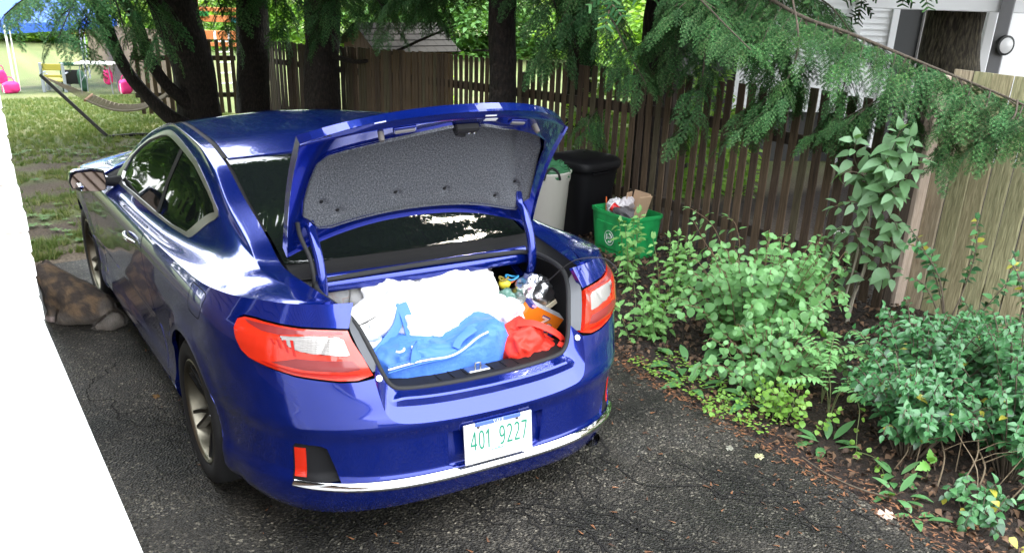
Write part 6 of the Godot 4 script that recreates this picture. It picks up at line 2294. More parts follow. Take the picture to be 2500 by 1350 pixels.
# A leafy stem thing. STEMS: arrays of points (local). cfg: space, from, size, droop, pairs, fan
func stem_plant(called: String, label: String, category: String, at: Vector3, stems: Array, cfg: Dictionary, meshes: Array, ms: Array, stem_m: Material, sd: int, group := "") -> Node3D:
	var r := RandomNumberGenerator.new()
	r.seed = sd
	var root := thing(called, label, category, at, 0.0, group)
	var sm := MB.new()
	var xfs := []
	for s in stems:
		var pts := spline(s, 5)
		var n: int = pts.size()
		var r0: float = cfg.get("stem", 0.004)
		var rad := []
		for i in n:
			rad.append(lerpf(r0, r0 * 0.35, float(i) / n))
		sm.tube(pts, rad, 5)
		var total := 0.0
		for i in n - 1:
			total += pts[i].distance_to(pts[i + 1])
		var d: float = total * float(cfg.get("from", 0.2))
		var acc := 0.0
		var i := 0
		var k := 0
		while d < total:
			while i < n - 2 and acc + pts[i].distance_to(pts[i + 1]) < d:
				acc += pts[i].distance_to(pts[i + 1])
				i += 1
			var f := clampf((d - acc) / maxf(pts[i].distance_to(pts[i + 1]), 1e-6), 0, 1)
			var p: Vector3 = pts[i].lerp(pts[i + 1], f)
			var t: Vector3 = (pts[i + 1] - pts[i]).normalized()
			var side := t.cross(Vector3.UP)
			if side.length() < 0.2:
				side = Vector3(1, 0, 0)
			side = side.normalized().rotated(t, (k * 1.57 if cfg.get("whorl", true) else 0.0) + r.randf_range(-0.4, 0.4))
			var rel := d / total
			for sg in ([1.0, -1.0] if cfg.get("pairs", true) else [1.0 if k % 2 == 0 else -1.0]):
				var dir: Vector3 = (side * sg + t * r.randf_range(0.2, 0.6) + Vector3(0, float(cfg.get("droop", -0.15)) + r.randf_range(-0.2, 0.2), 0)).normalized()
				var up3: Vector3 = (Vector3.UP + Vector3(-0.35, 0, 0.45) * float(cfg.get("face", 1.0)) + Vector3(r.randf_range(-0.4, 0.4), 0, r.randf_range(-0.4, 0.4))).normalized()
				up3 = (up3 - dir * up3.dot(dir)).normalized()
				var sc: float = r.randf_range(0.7, 1.1) * (1.0 - 0.35 * smooth(0.75, 1.0, rel)) * float(cfg.get("size", 1.0))
				var b := Basis(up3.cross(dir), up3, dir).scaled(Vector3.ONE * sc)
				var pet := float(cfg.get("petiole", 0.012))
				xfs.append(Transform3D(b, p + dir * pet))
			k += 1
			d += float(cfg.get("space", 0.05)) * r.randf_range(0.8, 1.2)
		var td: Vector3 = (pts[n - 1] - pts[n - 2]).normalized()
		for q in 2:
			var dir := (td + Vector3(r.randf_range(-0.5, 0.5), r.randf_range(-0.3, 0.1), r.randf_range(-0.5, 0.5))).normalized()
			var up3 := Vector3.UP if absf(dir.y) < 0.9 else Vector3(-0.4, 0, 0.6)
			up3 = (up3 - dir * up3.dot(dir)).normalized()
			xfs.append(Transform3D(Basis(up3.cross(dir), up3, dir).scaled(Vector3.ONE * 0.7 * float(cfg.get("size", 1.0))), pts[n - 1]))
	part("stems", sm, stem_m, root).set_meta("kind", "stuff")
	put_leaves(root, xfs, meshes, ms, r, cfg.get("most", 300))
	return root

# stems from the foot to points spread over a dome
func dome(n: int, c: Vector3, h: Vector3, r: RandomNumberGenerator, low := 0.0, spread := 0.35) -> Array:
	var out := []
	for i in n:
		var a := r.randf() * TAU
		var u := sqrt(r.randf())
		var e := c + Vector3(cos(a) * u * h.x, lerpf(low, 1.0, sqrt(1.0 - u * u * 0.8)) * h.y * r.randf_range(0.65, 1.05), sin(a) * u * h.z)
		var foot := Vector3((e.x - c.x) * spread, 0, (e.z - c.z) * spread) + Vector3(c.x, 0, c.z)
		var mid := foot.lerp(e, 0.55) + Vector3(0, 0.12 * h.y, 0)
		out.append([foot, mid, e, e + (e - mid) * 0.25 + Vector3(0, -0.06, 0)])
	return out

func build_bed() -> void:
	var r := RandomNumberGenerator.new()
	r.seed = 77
	var bark := wood_mat("twig_bark", Color(0.06, 0.045, 0.030), Color(0.14, 0.11, 0.075), 41)
	var green_stem := mat("green_stem", Color(0.13, 0.16, 0.06), 0.6)
	var red_stem := mat("red_stem", Color(0.16, 0.10, 0.055), 0.6)
	# leaf litter: dead brown leaves over the soil
	var litter := MB.new()
	leaf(litter, Transform3D(), 0.06, 0.04, 0.5, 4, 3, 0.5)
	var xf := []
	var cols := PackedColorArray()
	for i in 7500:
		var z := r.randf_range(-4.0, 2.4)
		var x := 1.60 + 2.3 * r.randf()
		if x < 1.72 and r.randf() < 0.6:
			continue
		var y := 0.016 + 0.10 * smooth(2.6, 4.2, x) * smooth(-3.5, -0.8, z) + r.randf() * 0.02
		var s := r.randf_range(0.25, 0.95)
		xf.append(Transform3D((Basis(Vector3.UP, r.randf() * TAU) * Basis(Vector3.RIGHT, r.randf_range(-0.5, 0.5)) * Basis(Vector3.BACK, r.randf_range(-0.6, 0.6))).scaled(Vector3.ONE * s), Vector3(x, y, z)))
		var t := r.randf()
		cols.append(Color(0.045, 0.025, 0.014).lerp(Color(0.17, 0.095, 0.050), t * t))
	var dead := mat("dead_leaf", Color.WHITE, 0.75)
	dead.vertex_color_use_as_albedo = true
	multi("leaf_litter", litter.mesh(), xf, dead, null, cols)
	# crumbs of bark and needles along the drive edge and on it
	var crumb := MB.new()
	crumb.flat(Vector3(-0.004, 0, -0.01), Vector3(0.004, 0.001, -0.008), Vector3(0.001, 0.002, 0.014), Vector3.UP)
	xf = []
	cols = PackedColorArray()
	for i in 3400:
		var z := r.randf_range(-4.0, 2.0)
		var x := 1.62 - pow(r.randf(), 3.0) * 2.6 if i % 3 == 0 else 1.64 + r.randf_range(-0.09, 0.16)
		var s := r.randf_range(0.4, 1.7)
		xf.append(Transform3D(Basis(Vector3.UP, r.randf() * TAU).scaled(Vector3(s, s, s * 1.2)), Vector3(x, 0.021, z)))
		cols.append(Color(0.045, 0.022, 0.012).lerp(Color(0.24, 0.10, 0.040), r.randf()))
	multi("bark_crumbs", crumb.mesh(), xf, dead, null, cols)
	# round-leaved bush in the middle of the bed
	var rl := leaf_set(0.066, 0.058, 2, 0.15, 5)
	var rm := leaf_mats("round_leaf", [Color(0.075, 0.190, 0.055), Color(0.095, 0.235, 0.070), Color(0.115, 0.265, 0.085), Color(0.070, 0.165, 0.060)], 0.5)
	stem_plant("round_leaved_bush", "broad bush of round mid green leaves in the middle of the bed", "bush", Vector3(2.45, 0.0, -0.98), dome(70, Vector3(0.05, 0.05, 0.0), Vector3(0.56, 0.72, 0.52), r, 0.1), {"space": 0.052, "from": 0.25, "stem": 0.0035, "petiole": 0.008}, rl, rm, red_stem, 501)
	stem_plant("round_leaved_bush", "smaller round-leaved bush trailing low toward the asphalt, under the broad bush", "bush", Vector3(2.20, 0.0, -0.62), dome(40, Vector3(0.0, 0.0, 0.05), Vector3(0.46, 0.42, 0.46), r, 0.05), {"space": 0.055, "from": 0.2, "stem": 0.003, "petiole": 0.008, "size": 0.85}, rl, rm, red_stem, 502)
	# arching sprays of the same shrub above it
	var ol := leaf_set(0.085, 0.046, 0, 0.2, 6)
	var om := leaf_mats("oval_leaf", [Color(0.11, 0.26, 0.085), Color(0.14, 0.31, 0.10), Color(0.17, 0.34, 0.13)], 0.5)
	stem_plant("arching_shrub", "arching stem of pointed pale leaves leaning over beside the recycling tub", "shrub", Vector3(2.95, 0.0, -1.75), [[Vector3(0, 0, 0), Vector3(0.05, 0.30, -0.05), Vector3(0.0, 0.55, -0.18), Vector3(-0.12, 0.66, -0.30)], [Vector3(0, 0, 0), Vector3(0.12, 0.32, 0.0), Vector3(0.12, 0.55, -0.06), Vector3(0.08, 0.62, -0.12)], [Vector3(0, 0, 0), Vector3(0.02, 0.26, -0.1), Vector3(-0.05, 0.46, -0.22), Vector3(-0.06, 0.56, -0.32)]], {"space": 0.07, "from": 0.55, "stem": 0.004}, ol, om, red_stem, 510)
	stem_plant("pointed_leaf_shrub", "shrub of pointed leaves rising above the round-leaved bush against the pickets", "shrub", Vector3(2.95, 0.0, -1.15), dome(16, Vector3(0.05, 0.15, 0.0), Vector3(0.38, 0.55, 0.30), r, 0.3), {"space": 0.065, "from": 0.35, "stem": 0.004}, ol, om, red_stem, 511)
	# nettles by the tub
	var nl := leaf_set(0.085, 0.042, 3, 0.2, 8)
	var nm := leaf_mats("nettle_leaf", [Color(0.13, 0.29, 0.075), Color(0.17, 0.34, 0.10), Color(0.10, 0.24, 0.06)], 0.6)
	var upr := func(n: int, hh: float, sp: float) -> Array:
		var o := []
		for i in n:
			var a := r.randf() * TAU
			var b := Vector3(cos(a), 0, sin(a)) * sp * r.randf()
			var e := b * 1.8 + Vector3(r.randf_range(-0.06, 0.06), hh * r.randf_range(0.75, 1.0), r.randf_range(-0.06, 0.06))
			o.append([b, b.lerp(e, 0.5) + Vector3(0.01, 0, 0.01), e])
		return o
	stem_plant("tall_weed", "tall pale nettle-like weed in front of the recycling tub", "weed", Vector3(2.62, 0.0, -2.42), upr.call(5, 0.62, 0.10), {"space": 0.045, "from": 0.12, "stem": 0.004, "droop": -0.3}, nl, nm, green_stem, 520, "weeds beside the recycling tub")
	stem_plant("tall_weed", "bushy weed with flowering tops beside the round-leaved bush, right of the tub", "weed", Vector3(2.62, 0.0, -1.85), upr.call(9, 0.55, 0.16), {"space": 0.042, "from": 0.15, "stem": 0.004, "droop": -0.25}, nl, nm, green_stem, 521, "weeds beside the recycling tub")
	stem_plant("low_weed", "low broad-leaved weeds close behind the car's far tail lamp", "weed", Vector3(2.10, 0.0, -1.55), upr.call(14, 0.32, 0.22), {"space": 0.05, "from": 0.1, "stem": 0.003, "droop": -0.2}, nl, nm, green_stem, 522)
	stem_plant("low_weed", "low dark weeds at the foot of the recycling tub by the car wing", "weed", Vector3(1.95, 0.0, -2.35), upr.call(12, 0.20, 0.25), {"space": 0.05, "from": 0.1, "stem": 0.003, "droop": -0.2}, nl, nm, green_stem, 523)
	# flower heads of the weed at the tub
	# lily-like broad leaves along the edge
	var ll := leaf_set(0.17, 0.052, 1, 0.18, 7)
	var lm := leaf_mats("lily_leaf", [Color(0.070, 0.19, 0.062), Color(0.09, 0.225, 0.078), Color(0.11, 0.25, 0.09)], 0.42)
	var lily := func(at: Vector3, n: int, sp: float, label: String, sd: int, sc: float) -> void:
		var rr := RandomNumberGenerator.new()
		rr.seed = sd
		var root := thing("lily_clump", label, "plant", at, 0.0, "low broad-leaved plants along the drive edge")
		var xs := []
		for i in n:
			var a := TAU * i / n + rr.randf_range(-0.5, 0.5)
			var dir := Vector3(cos(a), rr.randf_range(0.25, 0.9), sin(a)).normalized()
			var up3 := (Vector3.UP - dir * dir.y).normalized()
			xs.append(Transform3D(Basis(up3.cross(dir), up3, dir).scaled(Vector3.ONE * rr.randf_range(0.7, 1.1) * sc), Vector3(cos(a) * sp * rr.randf(), 0.01, sin(a) * sp * rr.randf())))
		put_leaves(root, xs, ll, lm, rr)
	lily.call(Vector3(1.78, 0, -0.78), 9, 0.10, "clump of broad lily-like leaves at the asphalt edge nearest the car bumper", 31, 1.0)
	lily.call(Vector3(1.98, 0, -1.02), 12, 0.15, "tall clump of broad lily-like leaves behind the edge clump near the bumper", 32, 1.2)
	lily.call(Vector3(1.96, 0, -0.42), 10, 0.12, "clump of broad dark leaves under the trailing round-leaved bush", 33, 1.1)
	lily.call(Vector3(1.92, 0, 0.10), 8, 0.10, "clump of glossy broad leaves below the pinnate seedlings", 34, 1.0)
	lily.call(Vector3(1.82, 0, 0.62), 7, 0.08, "small clump of narrow leaves in the dead leaf litter at the asphalt edge", 35, 0.8)
	lily.call(Vector3(1.72, 0, 0.80), 5, 0.05, "single sprawling broad-leaved plant lying out on the asphalt edge", 36, 0.9)
	lily.call(Vector3(1.95, 0, 0.50), 6, 0.06, "broad-leaved sprout between litter and the glossy holly bush", 37, 0.8)
	# bright seedlings and creeping pennies at the edge
	var bl := leaf_set(0.042, 0.036, 2, 0.1, 4)
	var bm := leaf_mats("bright_leaf", [Color(0.145, 0.30, 0.040), Color(0.115, 0.25, 0.035), Color(0.175, 0.33, 0.05)], 0.5, Color(0.5, 0.6, 0.15))
	stem_plant("bright_seedlings", "patch of bright yellow-green seedlings at the bed edge below the pinnate leaves", "seedlings", Vector3(1.88, 0, -0.16), upr.call(16, 0.20, 0.16), {"space": 0.035, "from": 0.3, "stem": 0.002, "petiole": 0.006}, bl, bm, green_stem, 540)
	stem_plant("bright_seedlings", "smaller bright green sprigs spreading over the asphalt edge", "seedlings", Vector3(1.74, 0, -0.42), upr.call(12, 0.08, 0.16), {"space": 0.03, "from": 0.2, "stem": 0.0015, "petiole": 0.004, "size": 0.7}, bl, bm, green_stem, 541)
	var vine := stem_plant("trailing_vine", "single trailing vine with round bright leaves hanging in front of the bed", "vine", Vector3(2.02, 0.0, 0.16), [[Vector3(0.05, 0.26, -0.05), Vector3(0.02, 0.2, 0.02), Vector3(-0.02, 0.10, 0.06), Vector3(-0.05, 0.02, 0.10)], [Vector3(-0.05, 0.02, 0.10), Vector3(-0.06, 0.04, 0.22), Vector3(-0.12, 0.02, 0.32)]], {"space": 0.055, "from": 0.05, "stem": 0.003, "pairs": false}, bl, bm, green_stem, 542)
	# creeping tiny leaves on the soil near the asphalt
	xf = []
	for i in 420:
		var z := r.randf_range(-1.2, -0.1)
		xf.append(Transform3D(Basis(Vector3.UP, r.randf() * TAU).scaled(Vector3.ONE * r.randf_range(0.3, 0.55)), Vector3(1.66 + pow(r.randf(), 2.0) * 0.35, 0.03 + r.randf() * 0.02, z)))
	var tiny := multi("tiny_seedlings", bl[0], xf, bm[2], null)
	# pinnate seedlings
	var pl := leaf_set(0.050, 0.021, 1, 0.12, 4)
	var pm := leaf_mats("pinnate_leaf", [Color(0.12, 0.28, 0.085), Color(0.15, 0.33, 0.11)], 0.55)
	for q in [[Vector3(2.30, 0, -0.25), 0.34, "clump of pinnate feathery leaves at the centre of the bed", 6, 61], [Vector3(2.12, 0, -0.05), 0.28, "lower pinnate feathery seedling in front of the feathery clump", 4, 62], [Vector3(2.48, 0, -0.10), 0.36, "taller pinnate feathery seedling beside the glossy bush", 4, 63]]:
		var rr := RandomNumberGenerator.new()
		rr.seed = q[4]
		var root := thing("pinnate_seedling", q[2], "plant", q[0], 0.0, "pinnate seedlings")
		var sm := MB.new()
		var xs := []
		for f in q[3]:
			var a: float = TAU * f / q[3] + 0.4
			var dir := Vector3(cos(a), 0, sin(a))
			var pts := spline([Vector3.ZERO, dir * 0.04 + Vector3(0, q[1] * 0.7, 0), dir * 0.13 + Vector3(0, q[1], 0), dir * 0.26 + Vector3(0, q[1] * 0.98, 0)], 5)
			sm.tube(pts, [0.0025], 5)
			for k in range(6, pts.size()):
				var t: Vector3 = (pts[k] - pts[k - 1]).normalized()
				var side := t.cross(Vector3.UP).normalized()
				for sg in [1.0, -1.0]:
					var d3: Vector3 = (side * sg + t * 0.35).normalized()
					var up3: Vector3 = (Vector3.UP - d3 * d3.y).normalized()
					xs.append(Transform3D(Basis(up3.cross(d3), up3, d3).scaled(Vector3.ONE * rr.randf_range(0.9, 1.15)), pts[k]))
			var te: Vector3 = (pts[-1] - pts[-2]).normalized()
			var ue := (Vector3.UP - te * te.y).normalized()
			xs.append(Transform3D(Basis(ue.cross(te), ue, te), pts[-1]))
		part("stems", sm, green_stem, root).set_meta("kind", "stuff")
		put_leaves(root, xs, pl, pm, rr)
	# the tall sapling with big pale leaves and its two trunks
	var sl := leaf_set(0.115, 0.070, 0, 0.22, 6)
	var sm2 := leaf_mats("sapling_leaf", [Color(0.125, 0.235, 0.115), Color(0.155, 0.275, 0.145), Color(0.10, 0.20, 0.09)], 0.5)
	var sap := [
		[Vector3(0.02, 0.80, -0.02), Vector3(-0.05, 1.02, 0.06), Vector3(-0.16, 1.22, 0.20), Vector3(-0.2, 1.36, 0.26)],
		[Vector3(0.02, 0.80, -0.02), Vector3(-0.06, 1.0, -0.04), Vector3(-0.16, 1.14, -0.06), Vector3(-0.22, 1.26, -0.02)],
		[Vector3(0.0, 0.86, 0.02), Vector3(-0.06, 1.05, 0.16), Vector3(-0.14, 1.22, 0.28), Vector3(-0.18, 1.33, 0.33)],
		[Vector3(0.0, 0.86, 0.02), Vector3(-0.08, 1.0, 0.20), Vector3(-0.18, 1.12, 0.36), Vector3(-0.2, 1.20, 0.44)],
		[Vector3(0.0, 0.84, 0.0), Vector3(-0.1, 0.96, 0.16), Vector3(-0.18, 1.0, 0.26), Vector3(-0.22, 0.98, 0.34)],
		[Vector3(0.0, 0.9, 0.0), Vector3(-0.08, 1.0, 0.02), Vector3(-0.18, 1.06, -0.02), Vector3(-0.24, 1.04, -0.08)],
		[Vector3(0.0, 0.95, 0.02), Vector3(-0.1, 1.10, 0.1), Vector3(-0.2, 1.16, 0.2), Vector3(-0.26, 1.14, 0.28)],
		[Vector3(0.02, 0.72, 0.0), Vector3(-0.1, 0.84, 0.02), Vector3(-0.2, 0.88, 0.0), Vector3(-0.26, 0.84, -0.06)],
		[Vector3(0.02, 0.50, 0.0), Vector3(-0.08, 0.66, 0.0), Vector3(-0.16, 0.70, -0.04), Vector3(-0.2, 0.68, -0.06)],
		[Vector3(0.03, 0.45, 0.02), Vector3(0.02, 0.60, 0.14), Vector3(0.0, 0.66, 0.22), Vector3(-0.02, 0.62, 0.27)],
		[Vector3(0.02, 0.30, 0.02), Vector3(0.02, 0.44, 0.14), Vector3(0.0, 0.48, 0.22), Vector3(-0.02, 0.42, 0.28)],
		[Vector3(0.05, 0.62, 0.02), Vector3(0.03, 0.76, 0.12), Vector3(0.0, 0.78, 0.2), Vector3(-0.04, 0.74, 0.27)],
	]
	var tree := stem_plant("sapling", "thin two-stemmed sapling with big pale oval leaves in front of the last pickets", "sapling", Vector3(3.40, 0.02, -1.0), sap, {"space": 0.055, "from": 0.18, "stem": 0.006, "petiole": 0.02, "size": 1.1}, sl, sm2, bark, 550)
	var mb := MB.new()
	mb.tube(spline([Vector3(0, -0.02, 0), Vector3(0.015, 0.2, 0.0), Vector3(0.05, 0.42, 0.02), Vector3(0.045, 0.60, 0.0), Vector3(0.02, 0.84, -0.02)], 6), [0.016, 0.015, 0.015, 0.014, 0.014, 0.013, 0.013, 0.013, 0.012, 0.012, 0.012, 0.012, 0.011, 0.011, 0.011, 0.011, 0.010, 0.010, 0.010, 0.010, 0.010, 0.010, 0.010, 0.009, 0.009], 10)
	part("trunk", mb, wood_mat("sapling_bark", Color(0.10, 0.085, 0.06), Color(0.46, 0.42, 0.34), 43), tree)
	mb = MB.new()
	mb.tube(spline([Vector3(-0.03, 0.2, -0.03), Vector3(-0.01, 0.42, -0.02), Vector3(0.0, 0.62, -0.02), Vector3(0.03, 0.74, -0.02)], 6), [0.008], 8)
	part("trunk", mb, mats.sapling_bark, tree)
	# white-flowered plant
	var fl := leaf_set(0.095, 0.055, 0, 0.2, 6)
	var fm := leaf_mats("aster_leaf", [Color(0.09, 0.19, 0.085), Color(0.115, 0.225, 0.10)], 0.55)
	var aster := stem_plant("white_flower_plant", "dark leafy plant with a small white flower head beside the sapling", "flower", Vector3(3.30, 0.02, -1.22), [[Vector3(0, 0, 0), Vector3(0.03, 0.3, 0.02), Vector3(0.05, 0.56, 0.05)], [Vector3(0, 0, 0), Vector3(-0.05, 0.26, 0.05), Vector3(-0.06, 0.46, 0.1)], [Vector3(0, 0, 0), Vector3(0.08, 0.28, 0.1), Vector3(0.12, 0.50, 0.16)]], {"space": 0.07, "from": 0.4, "stem": 0.004}, fl, fm, green_stem, 560)
	mb = MB.new()
	for i in 26:
		var a := r.randf() * TAU
		var rad := sqrt(r.randf()) * 0.05
		mb.lathe([[0.0, 0.006], [0.005, 0.004], [0.0055, 0.0]], 7, Transform3D(Basis(Vector3.RIGHT, r.randf_range(-0.4, 0.4)), Vector3(0.05 + cos(a) * rad * 1.2, 0.60 + r.randf() * 0.03, 0.05 + sin(a) * rad)))
	var fh := part("flower_head", mb, mat("petal_white", Color(0.72, 0.70, 0.64), 0.6), aster)
	fh.set_meta("kind", "stuff")
	# glossy holly-like bushes at the near right
	var hl := leaf_set(0.060, 0.040, 0, 0.32, 5)
	var hm := leaf_mats("holly_leaf", [Color(0.028, 0.098, 0.034), Color(0.045, 0.150, 0.050), Color(0.075, 0.205, 0.070), Color(0.016, 0.056, 0.021)], 0.34, Color(0.15, 0.3, 0.08))
	for m in hm:
		m.metallic_specular = 0.5
	hm.append(leaf_mats("holly_yellow", [Color(0.30, 0.28, 0.04)], 0.35)[0])
	var hset := [hm[0], hm[1], hm[2], hm[3], hm[0], hm[1], hm[2], hm[1], hm[2], hm[0], hm[1], hm[2], hm[3], hm[1], hm[4]]
	var hq := [
		[Vector3(2.62, 0.0, 0.12), Vector3(0.46, 0.56, 0.40), 62, "glossy dark holly-like bush behind the feathery seedlings, in front of the stockade fence", 571],
		[Vector3(2.72, 0.0, 0.62), Vector3(0.42, 0.66, 0.38), 56, "tallest glossy holly-like bush at the near end of the bed", 572],
		[Vector3(2.22, 0.0, 0.38), Vector3(0.36, 0.46, 0.34), 50, "glossy holly-like bush leaning over the dead leaf litter in front", 573],
		[Vector3(2.45, 0.0, 0.78), Vector3(0.34, 0.44, 0.30), 36, "glossy holly-like bush low at the near end beside the bare stems", 575],
		[Vector3(3.20, 0.0, 0.20), Vector3(0.42, 0.48, 0.46), 40, "glossy holly-like bush close to the foot of the stockade fence", 574]]
	for q in hq:
		stem_plant("holly_bush", q[3], "bush", q[0], dome(q[2], Vector3(0, 0.08, 0), q[1], r, 0.25, 0.2), {"space": 0.034, "from": 0.35, "stem": 0.0045, "petiole": 0.004, "face": 0.7}, hl, hset, bark, q[4], "glossy bushes at the near end of the bed")
	# tall thin holly sprigs in front of the stockade
	stem_plant("holly_sprig", "tall holly sprig with shiny leaves crossing in front of the pale fence post", "shrub", Vector3(3.30, 0.0, -0.25), [[Vector3(0, 0, 0), Vector3(0.05, 0.35, -0.05), Vector3(0.02, 0.65, -0.2), Vector3(-0.05, 0.82, -0.32)], [Vector3(0, 0.2, 0), Vector3(0.08, 0.48, 0.02), Vector3(0.12, 0.74, 0.02), Vector3(0.12, 0.93, -0.02)], [Vector3(0.02, 0.3, 0), Vector3(0.02, 0.55, -0.1), Vector3(-0.02, 0.70, -0.22), Vector3(-0.1, 0.74, -0.28)], [Vector3(0, 0.1, 0), Vector3(0.1, 0.30, 0.1), Vector3(0.2, 0.5, 0.16), Vector3(0.25, 0.62, 0.2)], [Vector3(0.02, 0.25, 0), Vector3(-0.02, 0.42, -0.08), Vector3(-0.05, 0.52, -0.16), Vector3(-0.09, 0.54, -0.22)]], {"space": 0.030, "from": 0.5, "stem": 0.006, "petiole": 0.004, "size": 1.1}, hl, hset, bark, 580, "holly sprigs by the stockade fence")
	stem_plant("holly_sprig", "sparse holly sprig with bare bent stem at the edge beside the green-stained boards", "shrub", Vector3(3.10, 0.0, 0.45), [[Vector3(0, 0, 0), Vector3(0.08, 0.4, -0.1), Vector3(0.10, 0.66, -0.22), Vector3(0.06, 0.80, -0.30)], [Vector3(0.04, 0.2, 0), Vector3(0.2, 0.45, 0.0), Vector3(0.3, 0.58, 0.06)], [Vector3(0.02, 0.1, 0), Vector3(0.14, 0.5, -0.2), Vector3(0.2, 0.72, -0.34), Vector3(0.24, 0.80, -0.40)]], {"space": 0.034, "from": 0.72, "stem": 0.007, "petiole": 0.004, "size": 1.1}, hl, hset, bark, 581, "holly sprigs by the stockade fence")
	# bare stems and sticks under the bushes
	var words := ["bare bent stem rising from the litter under the tallest holly bush", "thin bare twig slanting low across the litter in front", "dark upright bare stem at the near end of the bed", "pale forked twig leaning against the dark upright stem", "long pale twig arching out from the holly leaning over the litter", "short bare twig close to the oak seedling", "thin curved stem crossing behind the pale forked twig", "reddish bare twig lying almost flat under the glossy bush", "bare stem reaching up in front of the green-stained boards", "fine twig fan at the foot of the dark upright stem"]
	for i in words.size():
		var st := thing("bare_stem", words[i], "stem", Vector3.ZERO, 0.0, "bare stems under the bushes")
		mb = MB.new()
		var p0 := Vector3(1.98 + 0.07 * (i % 4) + r.randf() * 0.1, 0.0, 0.45 + 0.055 * i)
		var rise := r.randf_range(0.10, 0.42)
		var p3 := p0 + Vector3(r.randf_range(0.1, 0.4), rise, r.randf_range(-0.35, 0.15))
		var rr0 := r.randf_range(0.0028, 0.0055)
		mb.tube(spline([p0, p0.lerp(p3, 0.35) + Vector3(0, rise * 0.25, 0.03), p0.lerp(p3, 0.7) + Vector3(0.03, rise * 0.12, -0.02), p3], 5), [rr0, rr0 * 0.8, rr0 * 0.6], 6)
		var pm2 := p0.lerp(p3, 0.45) + Vector3(0, rise * 0.22, 0.02)
		mb.tube([pm2, pm2 + Vector3(0.05, 0.06, 0.06), pm2 + Vector3(0.12, 0.09, 0.13)], [rr0 * 0.6, rr0 * 0.4, rr0 * 0.3], 5)
		part("stem", mb, wood_mat("stem_bark", Color(0.10, 0.07, 0.045), Color(0.27, 0.21, 0.13), 44) if i != 2 else bark, st)
	for q in [[Vector3(1.93, 0, 0.98), "small holly sprout in the litter at the near corner"], [Vector3(2.02, 0, 0.86), "holly sprout with shiny leaves beside the oak seedling"], [Vector3(2.15, 0, 1.08), "low holly sprout at the frame edge of the bed"], [Vector3(2.32, 0, 0.98), "leafy holly shoot growing up beside the dark upright stem"]]:
		stem_plant("holly_sprout", q[1], "seedling", q[0], dome(7, Vector3.ZERO, Vector3(0.13, 0.17, 0.13), r, 0.3), {"space": 0.032, "from": 0.3, "stem": 0.003, "petiole": 0.004}, hl, hset, bark, 600 + int(q[0].x * 100), "holly sprouts in the litter")
	# oak seedling with toothed leaves
	var kl := leaf_set(0.11, 0.065, 3, 0.15, 10)
	stem_plant("oak_seedling", "small oak seedling with three toothed bright leaves among the litter", "seedling", Vector3(2.06, 0.0, 0.60), [[Vector3(0, 0, 0), Vector3(0, 0.06, 0), Vector3(0.0, 0.1, 0.0)]], {"space": 0.05, "from": 0.85, "stem": 0.003}, kl, leaf_mats("oak_leaf", [Color(0.13, 0.30, 0.06)], 0.45), green_stem, 590)
	# fallen leaves that lie alone on the asphalt
	var star := MB.new()
	for k in 5:
		var a := lerpf(-1.9, 1.9, k / 4.0)
		leaf(star, Transform3D(Basis(Vector3.UP, a), Vector3.ZERO), 0.045 - 0.006 * absf(a), 0.034, 0.25, 4, 3, 0.25)
	var starm := star.mesh()
	for q in [[Vector3(1.50, 0.022, 0.06), 1.1, Color(0.48, 0.46, 0.26), "pale yellow maple leaf lying flat on the asphalt below the bright seedlings"], [Vector3(1.60, 0.024, 0.72), 1.35, Color(0.50, 0.37, 0.30), "pale pinkish oak leaf curled at the asphalt edge"], [Vector3(1.86, 0.035, 0.95), 1.4, Color(0.45, 0.20, 0.10), "orange-brown fallen leaf on the litter at the near corner"], [Vector3(1.42, 0.022, -0.08), 0.8, Color(0.24, 0.23, 0.19), "greyish fallen leaf pressed flat on the asphalt"], [Vector3(-0.93, 0.022, -2.02), 0.9, Color(0.22, 0.10, 0.04), "brown fallen leaf on the drive beside the car's near rear wheel"], [Vector3(-0.72, 0.022, -0.02), 0.7, Color(0.28, 0.13, 0.045), "small brown leaf on the drive below the bumper corner"], [Vector3(-0.86, 0.022, -1.45), 0.6, Color(0.20, 0.10, 0.05), "narrow brown leaf on the drive by the near rear tyre"]]:
		var o := obj("fallen_leaf", starm, leaf_mats("fallen" + str(q[1]), [q[2]], 0.7)[0])
		o.position = q[0]
		o.rotation = Vector3(0.1, q[1] * 9.0, 0.05)
		o.scale = Vector3.ONE * q[1]
		tag(o, q[3], "fallen leaf", "fallen leaves on the asphalt")
	for i in 9:
		var o := obj("yellow_leaf", hl[2], mats.holly_yellow_0)
		o.position = Vector3(1.86 + 0.12 * (i % 3) + r.randf() * 0.05, 0.035, 1.12 + 0.07 * (i / 3))
		o.rotation = Vector3(0.2, i * 1.9, 0.3)
		tag(o, "yellow holly leaf fallen in the small scatter at the near corner of the bed", "fallen leaf", "yellow leaves at the near corner")
	var stick := thing("dead_stick", "thin dead stick lying along the asphalt edge beside the bed", "stick")
	mb = MB.new()
	mb.tube(spline([Vector3(1.66, 0.03, 0.18), Vector3(1.64, 0.028, 0.36), Vector3(1.66, 0.03, 0.52), Vector3(1.72, 0.03, 0.64)], 5), [0.004], 6)
	part("stick", mb, bark, stick)

